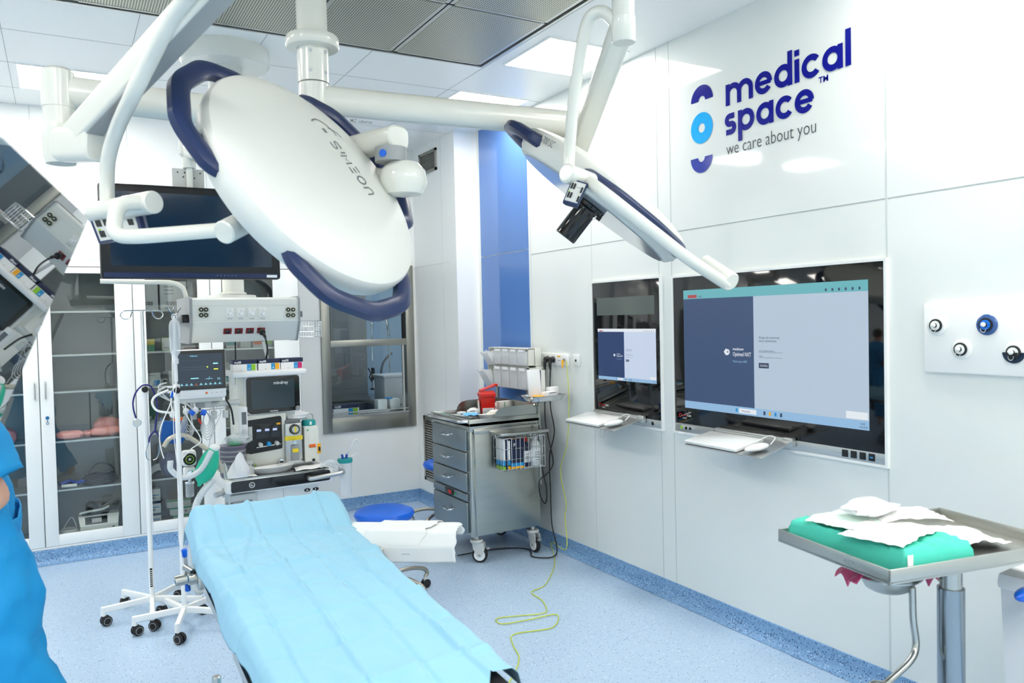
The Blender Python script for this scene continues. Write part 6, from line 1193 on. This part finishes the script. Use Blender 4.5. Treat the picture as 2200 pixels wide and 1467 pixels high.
# tilting bin unit
t = thing('storage_bins', (2.755, 4.78, 1.08), 'white storage unit with two rows of clear tilting bins above the steel cart', 'storage unit')
mat('bin_clear', (240, 243, 245), .15, alpha=.35); mat('supplies', (236, 238, 240), .6, bump=(90, .6))
for y in (4.56, 5.0): b = MB('alu'); b.box(2.722, y-.012, .70, 2.742, y+.012, 1.34, bev=.002); b.build('upright', t)
for r_, (z0, z1, n_, y0, y1) in enumerate(((1.225, 1.345, 5, 4.50, 5.06), (1.065, 1.222, 5, 4.49, 5.08))):
    b = MB('cream'); b.box(2.745, y0, z0, 2.80, y1, z1, bev=.002); b.box(2.70, y0, z0, 2.75, y0+.006, z1); b.box(2.70, y1-.006, z0, 2.75, y1, z1); b.box(2.70, y0, z1-.005, 2.75, y1, z1); b.box(2.70, y0, z0, 2.75, y1, z0+.005); b.build('housing', t)
    w_ = (y1-y0-.012)/n_
    for k in range(n_):
        ya = y0+.006+w_*k+.003; yb = ya+w_-.006; a = .0 if k < n_-1 else -.55
        Mx = Matrix.Translation((2.70, 0, z0+.006)) @ Matrix.Rotation(a, 4, 'Y'); H = z1-z0-.014
        b = MB('bin_clear', M=Mx); b.box(-.022, ya, 0, -.020, yb, H); b.box(-.022, ya, 0, .03, ya+.0015, H*.9); b.box(-.022, yb-.0015, 0, .03, yb, H*.9); b.box(-.022, ya, 0, .03, yb, .0015)
        b.use('label_white'); b.box(-.0235, ya+w_*.15, H*.86, -.0222, yb-w_*.15, H); o = b.build('bin', t)
        b = MB('supplies', M=Mx); b.box(-.016, ya+.008, .004, .026, yb-.008, H*(.62 if k % 2 else .72), bev=.008)
        if a:
            for q in range(5): b.box(-.012+.008*q, ya+.012, H*.3, -.008+.008*q, yb-.012, H*(.8+.08*(q % 2)), bev=.002)
        b.build('packed_supplies', o)
# tray with papers on an arm
t = thing('side_tray', (2.66, 4.25, 1.03), 'oval steel tray on an arm beside the cart, holding folders and envelopes', 'tray'); tc = V((2.665, 4.26, 1.02))
b = MB('chrome'); rings = []
for f, z in ((.72, 0), (.80, .003), (.93, .03), (1.0, .036), (1.02, .037), (.99, .034), (.88, .028), (.74, .004)):
    rings.append([V((tc.x+.145*f*math.copysign(abs(math.cos(a))**.55, math.cos(a)), tc.y+.085*f*math.copysign(abs(math.sin(a))**.55, math.sin(a)), tc.z+z)) for a in [2*PI*j/40 for j in range(40)]])
b.loft(rings); b.build('bowl', t); b = MB('steel'); b.tube([(2.70, 4.41, .97), (2.69, 4.37, 1.005), (2.68, 4.30, 1.018)], .008, 8); b.build('arm', t)
b = MB('label_white', M=Matrix.Translation((2.60, 4.27, 1.027)) @ Matrix.Rotation(-.1, 4, 'X')); b.box(-.04, -.006, 0, .052, .006, .195, bev=.001); b.build('folder', loc=(2.6, 4.27, 1.03), label='tall white folder standing in the oval side tray', category='folder')
b = MB('card', M=Matrix.Translation((2.675, 4.30, 1.027))); b.box(-.022, -.004, 0, .025, .004, .185); b.use('navy'); b.box(-.022, -.0055, 0, -.008, .0055, .187); b.build('folder', loc=(2.675, 4.3, 1.03), label='narrow folder with navy stripe standing in the oval side tray', category='folder')
carton(2.69, 4.235, 1.028, .09, .055, .05, 'label_white', 'white carton with navy line in the oval side tray', G, bands=(('navy', .1, .9, .86, .92),), rot=.35); carton(2.735, 4.27, 1.028, .07, .04, .075, 'label_white', 'tilted white envelope box at the right of the oval side tray', G, bands=(('navy', .1, .9, .4, .45),), rot=.2)
blob('amber', (2.605, 4.235, 1.028), .04, .025, .015, 61, 'cloth_pack', 'orange-yellow packs in the oval side tray', 'packs', .2)
# wire basket on the cart rail
t = thing('rail_basket', (2.5, 4.31, .60), 'chrome wire basket with flat steel lid shelf, hooked on the side rail of the cart', 'basket')
b = MB('steel'); b.box(2.345, 4.255, .818, 2.695, CY0-.012, .834, bev=.003); b.build('shelf_plate', t)
wire_basket(t, 2.36, 4.262, .60, 2.665, 4.385, .80, 10, 4, 3, .0022); b = MB('chrome')
for x in (2.37, 2.655): b.tube([(x, 4.38, .80), (x, 4.38, .818)], .003, 6)
b.build('hook', t)
G2 = 'navy and white folders in the cart basket'
for i, (x, w_, h, m, m2, lab) in enumerate(((2.375, .014, .19, 'label_white', 'lime', 'white folder with cyan and lime foot, leftmost in the cart basket'), (2.392, .014, .185, 'navy_box', 'navy', 'navy folder second from the left in the cart basket'), (2.41, .014, .18, 'label_white', 'amber', 'white folder with cyan and amber foot in the cart basket'))):
    b = MB(m); b.box(x-w_/2, 4.275, .604, x+w_/2, 4.37, .604+h, bev=.001)
    if m2 != 'navy': b.use('cyan'); b.box(x-w_/2-.0004, 4.2744, .625, x+w_/2+.0004, 4.371, .66); b.use(m2); b.box(x-w_/2-.0004, 4.2744, .604, x+w_/2+.0004, 4.371, .63)
    b.build('folder', loc=(x, 4.32, .604), label=lab, category='folder', group=G2)
b = MB('navy_box'); b.box(2.422, 4.275, .604, 2.515, 4.37, .79, bev=.002); b.use('cyan'); b.box(2.4215, 4.2745, .618, 2.515, 4.3705, .64); b.use('amber'); b.box(2.4215, 4.2745, .604, 2.515, 4.3705, .618); b.use('amber'); b.box(2.425, 4.28, .79, 2.512, 4.36, .792); b.use('label_white'); b.M = FY(2.44, 4.2742, .745); b.text('P', 0, 0, .02, .0005, bold=.01); b.build('carton', loc=(2.47, 4.32, .604), label='large navy carton standing in the cart basket', category='box')
bottle(2.552, 4.32, .604, .032, .185, 'navy_box', 'red', 'dark bottle with red cap in the cart basket', 'label_white', 'bottles in the cart basket')
bottle(2.622, 4.32, .604, .034, .20, 'plastic_white', 'white', 'white bottle with green ring in the cart basket', 'label_white', 'bottles in the cart basket')
# ================================================================== INSTRUMENT STAND (right foreground)
Nn = V((1.72, 1.19, .92)); ux = V((.984, -.179, 0)).normalized(); uy = V((.179, .984, 0)).normalized(); TW, TD = .62, .415
TM_ = frame(Nn, ux, uy)
t = thing('instrument_stand', (2.0, 1.25, 0), 'steel instrument stand with rectangular tray in the right foreground', 'stand')
b = MB(mat('tray_steel', (192, 192, 186), .34, metal=.9), M=TM_); b.box(0, 0, -.034, TW, TD, -.030); w_ = .006
for q in ((0, 0, TW, w_), (0, TD-w_, TW, TD), (0, 0, w_, TD), (TW-w_, 0, TW, TD)): b.box(q[0], q[1], -.038, q[2], q[3], .0, bev=.0025)
b.build('tray', t)
b = MB('alu', M=TM_ @ frame((-.0005, .24, -.028), (0, -1, 0), (0, 0, 1))); b.text('ALVO', .08, 0, .015, bold=.015, sx=1.3, z=.0006); b.build('embossed_mark', t, flat=True)
pp = at(2043, 1300, d=2.12); b = MB(mat('post_steel', (150, 158, 164), .12, metal=1)); b.cyl((pp.x, pp.y, .03), (pp.x, pp.y, .80), .034, n=40); b.use('steel'); b.cyl((pp.x, pp.y, .78), (pp.x, pp.y, .87), .028, n=30); b.build('post', t)
b = MB('steel'); b.box(pp.x-.07, pp.y-.05, .858, pp.x+.10, pp.y+.05, .884, bev=.004); b.box(pp.x+.05, pp.y-.02, .84, pp.x+.16, pp.y+.02, .86, bev=.003); b.build('tray_bracket', t)
b = MB('steel_front'); b.box(pp.x-.30, pp.y-.06, .0, pp.x+.10, pp.y+.06, .035, bev=.008); b.box(pp.x+.06, pp.y-.28, .0, pp.x+.13, pp.y+.28, .035, bev=.008); b.build('base', t)
# green wrapped pack
mat('wrap_green', (78, 204, 180), .55, spec=.3, bump=(30, .1)); b = MB('wrap_green', M=TM_)
def pack(i, j):
    x = .012+.052*(1-j)+.235*i; y = .012+.385*j; e_ = min(i, 1-i, j, 1-j); z = -.028+.062*min(1, (e_/.035)**.6 if e_ > 0 else 0)
    n_ = noise.noise(V((x*22, y*16, 4)))*.011+noise.noise(V((x*60, y*50, 1)))*.003
    z += n_*min(1, e_*20)+.006*fold(j-.12, .02)+.004*fold(i-.5-.1*j, .03)
    bul = .010*math.sin(PI*j)*(1-2*i)*0
    k = 1+.03*noise.noise(V((i*5, j*5, 9)))
    return V((x*k, y*k, z))
b.grid(46, 60, pack); b.build('sterile_pack', loc=TM_ @ V((.15, .2, -.03)), angle=80, label='green wrapped sterile pack on the instrument tray', category='pack')
b = MB('paper', M=TM_); b.box(.012+.10, .0115, -.026, .012+.125, .0135, .03) if 0 else b.grid(3, 10, lambda i, j: V((.066+.018*i, .0095+.0005*i, -.027+.052*j))); b.build('indicator_tape', loc=TM_ @ V((.26, .01, 0)), solid=.001, label='striped white indicator tape on the corner of the green pack', category='tape')
def sheet(nm, x0, y0, x1, y1, z, seed, m, lab, cat, amp=.012, rot=0, sk=0, poly=0):
    b = MB(m, M=TM_ @ Matrix.Translation(((x0+x1)/2, (y0+y1)/2, z)) @ Matrix.Rotation(rot, 4, 'Z')); w_, h_ = (x1-x0), (y1-y0)
    def f(i, j):
        ed = 1+.10*noise.noise(V((math.cos(6.28*i)*2, math.sin(6.28*j)*2, seed)))
        return V(((i-.5)*w_*ed+sk*j, (j-.5)*h_*ed, amp*(.5+.5*noise.noise(V((i*2.2, j*1.9, seed))))*(.4+.6*math.sin(PI*i))+amp*.22*abs(noise.noise(V((i*6, j*5, seed+3))))))
    b.grid(30, 24, f); return b.build(nm, loc=TM_ @ V(((x0+x1)/2, (y0+y1)/2, z)), solid=.0008, angle=70, label=lab, category=cat)
mat('paper_mint', (226, 246, 236), .6)
sheet('paper_sheet', .04, .20, .24, .36, .038, 3, 'paper_mint', 'mint tinted opened wrapper lying on the far half of the green pack', 'wrapper', .022, rot=.3)
sheet('paper_sheet', .03, .06, .27, .23, .037, 8, 'paper', 'white creased paper across the middle of the green pack', 'paper', .022, rot=.35)
sheet('paper_sheet', .29, .09, .53, .27, -.027, 12, 'paper', 'white cream-edged paper lying on the bare tray right of the green pack', 'paper', .045, rot=-.15)
sheet('paper_sheet', .20, .17, .40, .33, .040, 5, 'paper', 'white paper bridging the back edge of the green pack and the tray', 'paper', .03, rot=-.3)
o = blob('plastic_white', TM_ @ V((.20, .27, .058)), .085, .055, .017, 77, 'plastic_glove', 'crumpled translucent plastic bag on top of the papers on the tray', 'bag', .35, n=22)
# bowl under the tray
q = V((2.02, 1.42, 0)); bz = .80; q2 = at(1908, 1222, z=.86)
bc = at(1908, 1220, d=2.22); t = thing('bowl_stand', (bc.x, bc.y, 0), 'thin bent-tube stand holding a steel bowl under the instrument tray', 'stand')
tp = [at(1960, 1262, d=2.16), at(1962, 1330, d=2.16), at(1968, 1385, d=2.16), at(1955, 1420, d=2.14), at(1905, 1467, d=2.10), at(1860, 1510, d=2.05)]
tp2 = [V((p.x, p.y, p.z)) for p in tp]+[V((tp[-1].x-.08, tp[-1].y-.03, .10)), V((tp[-1].x-.10, tp[-1].y-.04, .02))]
b = MB('steel'); b.tube(catmull(tp2, 6), .0095, 14); b.build('bent_tube', t)
b = MB('steel'); R_ = .085; b.tube([V((bc.x+R_*math.cos(2*PI*j/36), bc.y+R_*math.sin(2*PI*j/36), bc.z-.018)) for j in range(36)], .005, 8, closed=True); b.tube([tp2[0], V((bc.x+.08, bc.y-.02, bc.z-.02))], .007, 8); b.build('ring_holder', t)
b = MB('steel_side'); b.lathe([(0, -.062), (.045, -.062), (.062, -.052), (.078, -.02), (.083, .004), (.088, .006), (.086, .009), (.080, .006), (.060, -.045), (0, -.056)], bc, n=48); b.build('steel_bowl', loc=bc, label='round steel bowl hanging under the instrument tray', category='bowl')
b = MB(mat('pink_bag', (226, 70, 130), .3, alpha=.85))
for a0, L_ in ((math.radians(152), .042), (math.radians(-28), .050)):
    def tuft(i, j):
        a = a0+(i-.5)*.95; r_ = .084+.045*j*(1+.25*math.sin(9*i)); return bc+V((r_*math.cos(a), r_*math.sin(a), .008-L_*j**1.3*(.55+.45*math.sin(PI*i))*(1+.3*math.sin(14*i))+.004*math.sin(22*i)))
    b.grid(22, 8, tuft)
vs = [bc+V((.0855*math.cos(2*PI*k/40), .0855*math.sin(2*PI*k/40), .008)) for k in range(40)]; b.tube(vs, .0025, 6, closed=True)
b.build('bag_liner', loc=bc, solid=.0005, angle=30, label='pink plastic bag hanging over the rim of the steel bowl', category='bag')
# waste bin at the right edge
bx = at(2150, 1228, d=2.26); t = thing('waste_bin', (2.62, 1.28, 0), 'white waste bin with blue latch at the lower right edge', 'bin'); x0 = bx.x; zt = bx.z-.02
pr = lambda f, z, s_: [V((x0+.17+sx*f, bx.y-.15+sy*f, z)) for sx, sy in ((-.17, -.15), (.17, -.15), (.17, .15), (-.17, .15))]
mat('bin_white', (228, 232, 236), .35); b = MB('bin_white'); 
b.loft([pr(.86, 0.0, 1), pr(.87, .01, 1), pr(1, zt-.03, 1), pr(.99, zt-.025, 1)]); b.build('body', t, angle=30)
b = MB('white'); b.loft([pr(1.03, zt-.025, 1), pr(1.04, zt-.01, 1), pr(1.02, zt+.015, 1), pr(.9, zt+.03, 1)]); b.build('lid', t, angle=30)
b = MB('blue_seat'); q = at(2192, 1281, d=2.12); b.sphere((q.x+.03, q.y-.0, q.z), .035, 16, (1.4, .6, .55)); b.build('latch', t)
# ================================================================== MIRROR-LIKE MONITOR (left edge)
nM = V((.912, -.13, -.389)).normalized(); cM = V((.046, 1.459, 1.728)); eX = V((-.087, -.609, -.002)); eX = (eX-nM*eX.dot(nM)).normalized(); eY = nM.cross(eX); eY = eY if eY.z > 0 else -eY
MM = frame(cM, -eX, eY)     # local x towards the shared corner, y up; face normal towards the room
if (MM.to_3x3() @ V((0, 0, 1))).dot(nM) < 0: MM = frame(cM, eX, eY)
sx_ = -1 if (MM.to_3x3() @ V((1, 0, 0))).dot(eX) < 0 else 1
t = thing('glossy_monitor', cM, 'tilted monitor with mirror-like glossy screen reflecting the room, cut off by the left edge', 'monitor')
W_, H_ = .615, .40; xs = sorted((0, sx_*W_)); pl = fillet([(xs[0], -H_/2, 0), (xs[0], 0, 0), (xs[1], 0, 0), (xs[1], -H_, 0), (xs[0], -H_, 0), (xs[0], -H_/2, 0)], .012, 4)
m = mat('mirror_screen', (172, 178, 180), .015, metal=1)
b = MB('mirror_screen', M=MM); b.prism([(p.x, p.y) for p in pl[:-1]], -.004, 0); b.build('screen', t, flat=True)
b = MB('lightgrey', M=MM); b.prism([(p.x, p.y) for p in pl[:-1]], -.035, -.0045); b.build('casing', t, angle=30)
b = MB('arm'); mc = MM @ V(((xs[0]+xs[1])/2, -H_/2, -.035)); P_ = [mc, mc-nM*.10, V((-.62, mc.y-.1, 2.25)), V((-.75, mc.y-.1, ZC))]; b.tube(fillet(P_, .08, 6), .025, 12); b.build('mount_arm', t)
# ================================================================== PERSON in scrubs
mat('skin', (222, 168, 142), .5, sss=.1); mat('scrub', (12, 150, 214), .7, bump=(120, .06)); mat('hair', (70, 48, 34), .6); mat('shoe', (235, 238, 240), .5)
def limb_ring(c, ax_, rx, ry, n=24, ref=V((0, 1, 0))):
    ax_ = V(ax_).normalized(); u = (V(ref)-ax_*V(ref).dot(ax_)).normalized(); v = ax_.cross(u)
    return [V(c)+u*ry*math.cos(2*PI*j/n)+v*rx*math.sin(2*PI*j/n) for j in range(n)]
def skinned(edges_, verts_, name, parent, m, sub=2):
    me = bpy.data.meshes.new(name); me.from_pydata([tuple(V(v[0])-WL[parent.name]) for v in verts_], edges_, []); o = bpy.data.objects.new(name, me); COL.objects.link(o); o.parent = parent; WL[o.name] = V(WL[parent.name])
    s_ = o.modifiers.new('k', 'SKIN'); s_.use_smooth_shade = True
    if not me.skin_vertices:
        bpy.context.view_layer.objects.active = o; bpy.ops.mesh.customdata_skin_add()
    for i, v in enumerate(verts_): me.skin_vertices[0].data[i].radius = (v[1], v[2] if len(v) > 2 else v[1])
    me.skin_vertices[0].data[0].use_root = True
    q = o.modifiers.new('s', 'SUBSURF'); q.levels = sub; q.render_levels = sub
    dg = bpy.context.evaluated_depsgraph_get(); m2 = bpy.data.meshes.new_from_object(o.evaluated_get(dg)); o.modifiers.clear(); o.data = m2; m2.materials.append(MATS[m])
    m2.polygons.foreach_set('use_smooth', [True]*len(m2.polygons)); return o
PY_ = 2.92; NP = len(bpy.data.objects)
t = thing('person', (-.2, PY_, 0), 'person in bright blue scrubs leaning to the left, cut by the left picture edge', 'person')
VZ = []; ED = []
def vt(p, r, r2=None): VZ.append((p, r, r2 or r)); return len(VZ)-1
def chain(*ids): ED.extend((a, b_) for a, b_ in zip(ids, ids[1:]))
pel = vt((-.265, PY_, .93), .13, .11); wa = vt((-.28, PY_, 1.08), .115, .10); ch = vt((-.36, PY_, 1.28), .13, .10); sh = vt((-.42, PY_, 1.40), .11, .08); nk = vt((-.46, PY_, 1.47), .052); hd0 = vt((-.49, PY_, 1.53), .06); hd1 = vt((-.51, PY_, 1.60), .082); hd2 = vt((-.515, PY_, 1.67), .078)
chain(pel, wa, ch, sh, nk, hd0, hd1, hd2)
for s_ in (-1, 1):
    y = PY_+s_*.17
    a = vt((-.39 if s_ < 0 else -.41, y, 1.36), .055); e_ = vt((-.160, y+s_*.03, 1.055) if s_ < 0 else (-.36, y, 1.09), .040); w_ = vt((-.40, y-s_*.03, .97) if s_ < 0 else (-.58, y-s_*.05, 1.02), .028); pa = vt((-.47, y-s_*.04, .945) if s_ < 0 else (-.65, y-s_*.06, 1.0), .03, .02)
    chain(sh, a, e_, w_, pa); P_ = V(VZ[pa][0])
    for k, (dy, L_) in enumerate(((-.03, .07), (-.01, .08), (.01, .075), (.03, .06))):
        f1_ = vt(P_+V((-.035, dy, -.008)), .010); f2_ = vt(P_+V((-.035-L_*.5, dy*1.1, -.022)), .009); f3_ = vt(P_+V((-.035-L_*.8, dy*1.1, -.048)), .008); chain(pa, f1_, f2_, f3_)
    th1 = vt(P_+V((.0, -.035*s_*-1, -.012)), .011); th2 = vt(P_+V((-.03, -.045*s_*-1, -.035)), .010); chain(pa, th1, th2)
    hp = vt((-.25 if s_ < 0 else -.26, PY_+s_*.09, .88), .10)
    kn = vt((-.155, PY_-.10, .50) if s_ < 0 else (-.42, PY_+.10, .50), .062); ak = vt((.05, PY_-.10, .12) if s_ < 0 else (-.44, PY_+.10, .09), .040); ft = vt((.02, PY_-.10, .045) if s_ < 0 else (-.47, PY_+.10, .04), .038); to = vt((-.12, PY_-.10, .03) if s_ < 0 else (-.62, PY_+.10, .03), .032)
    chain(pel, hp, kn, ak, ft, to)
skinned(ED, VZ, 'body', t, 'skin')
# face and hair
hc = V((-.515, PY_, 1.625))
b = MB('hair'); b.sphere(hc+V((.02, 0, .03)), .1, 20, (.95, .86, .98)); b.build('hair', t)
b = MB('skin'); b.sphere(hc+V((-.09, 0, -.01)), .016, 10, (1, .8, 1.4)); 
for s_ in (-1, 1): b.sphere(hc+V((.0, s_*.082, -.01)), .022, 10, (.8, .4, 1.3))
b.use('white')
for s_ in (-1, 1): b.sphere(hc+V((-.075, s_*.03, .005)), .013, 10)
b.use('hair')
for s_ in (-1, 1): b.sphere(hc+V((-.086, s_*.03, .005)), .006, 8); b.box(hc.x-.088, hc.y+s_*.03-.016, hc.z+.025, hc.x-.078, hc.y+s_*.03+.016, hc.z+.031)
b.use(mat('lips', (190, 110, 100), .5)); b.sphere(hc+V((-.082, 0, -.055)), .012, 10, (.6, 1.8, .5)); b.build('face', t)
def garment(rings, name, amp, seed, n=40):
    b = MB('scrub'); b.loft(rings, cap=False)
    for v in b.bm.verts:
        q = v.co; v.co = q+V((noise.noise(V((q.x*9, q.y*9, q.z*6+seed))), noise.noise(V((q.x*9+5, q.y*9, q.z*6+seed))), 0))*amp; rd = 1-abs(noise.noise(V((q.x*10+q.z*14, q.y*10, q.z*7-q.x*9+seed)))*2.2); v.co += V((.6, -.8, 0))*amp*.45*max(0, rd)**3
    return b.build(name, t, solid=.002, angle=80)
def path_rings(P_, R_, k=7, n=40):
    P2 = catmull(P_, k); m_ = len(P2); out = []
    for i, p in enumerate(P2):
        f = i/(m_-1)*(len(R_)-1); a = int(min(f, len(R_)-2)); f -= a; rx = R_[a][0]*(1-f)+R_[a+1][0]*f; ry = R_[a][1]*(1-f)+R_[a+1][1]*f
        tg = P2[min(i+1, m_-1)]-P2[max(i-1, 0)]; out.append(limb_ring(p, tg, rx, ry, n))
    return out
garment(path_rings([V((-.275, PY_, .84)), V((-.29, PY_, 1.0)), V((-.34, PY_, 1.15)), V((-.375, PY_, 1.30)), V((-.43, PY_, 1.415)), V((-.455, PY_, 1.45))], [(.145, .17), (.135, .16), (.135, .165), (.15, .20), (.115, .17), (.07, .08)]), 'scrub_top', .03, 1)
garment(path_rings([V((-.37, PY_-.15, 1.375)), V((-.25, PY_-.185, 1.25)), V((-.185, PY_-.205, 1.115))], [(.10, .09), (.085, .08), (.075, .07)]), 'sleeve', .02, 2)
garment(path_rings([V((-.42, PY_+.15, 1.385)), V((-.39, PY_+.17, 1.25)), V((-.37, PY_+.18, 1.14))], [(.09, .09), (.085, .08), (.09, .082)]), 'sleeve', .02, 3)
garment(path_rings([V((-.275, PY_-.03, 1.0)), V((-.255, PY_-.06, .86)), V((-.20, PY_-.085, .68)), V((-.155, PY_-.10, .50)), V((-.065, PY_-.10, .30)), V((.02, PY_-.10, .13))], [(.118, .15), (.140, .14), (.115, .11), (.092, .09), (.09, .085), (.085, .08)]), 'trousers', .035, 4)
garment(path_rings([V((-.255, PY_+.03, 1.0)), V((-.28, PY_+.06, .86)), V((-.37, PY_+.09, .68)), V((-.42, PY_+.10, .50)), V((-.44, PY_+.10, .30)), V((-.44, PY_+.10, .11))], [(.118, .15), (.13, .13), (.11, .105), (.09, .09), (.088, .085), (.085, .08)]), 'trousers', .03, 5)
for x, y in ((.0, PY_-.10), (-.50, PY_+.10)):
    b = MB('shoe', M=Matrix.Translation((x, y, 0)) @ Matrix.Rotation(PI, 4, 'Z')); b.loft([[V((xx, sy*w_, z)) for sy, z in ((-1, 0), (1, 0), (1, .03), (.6, h_), (-.6, h_), (-1, .03))] for xx, w_, h_ in ((-.09, .03, .08), (-.06, .04, .10), (0, .042, .09), (.08, .046, .06), (.14, .04, .045), (.165, .02, .03))]); b.build('shoe', t)
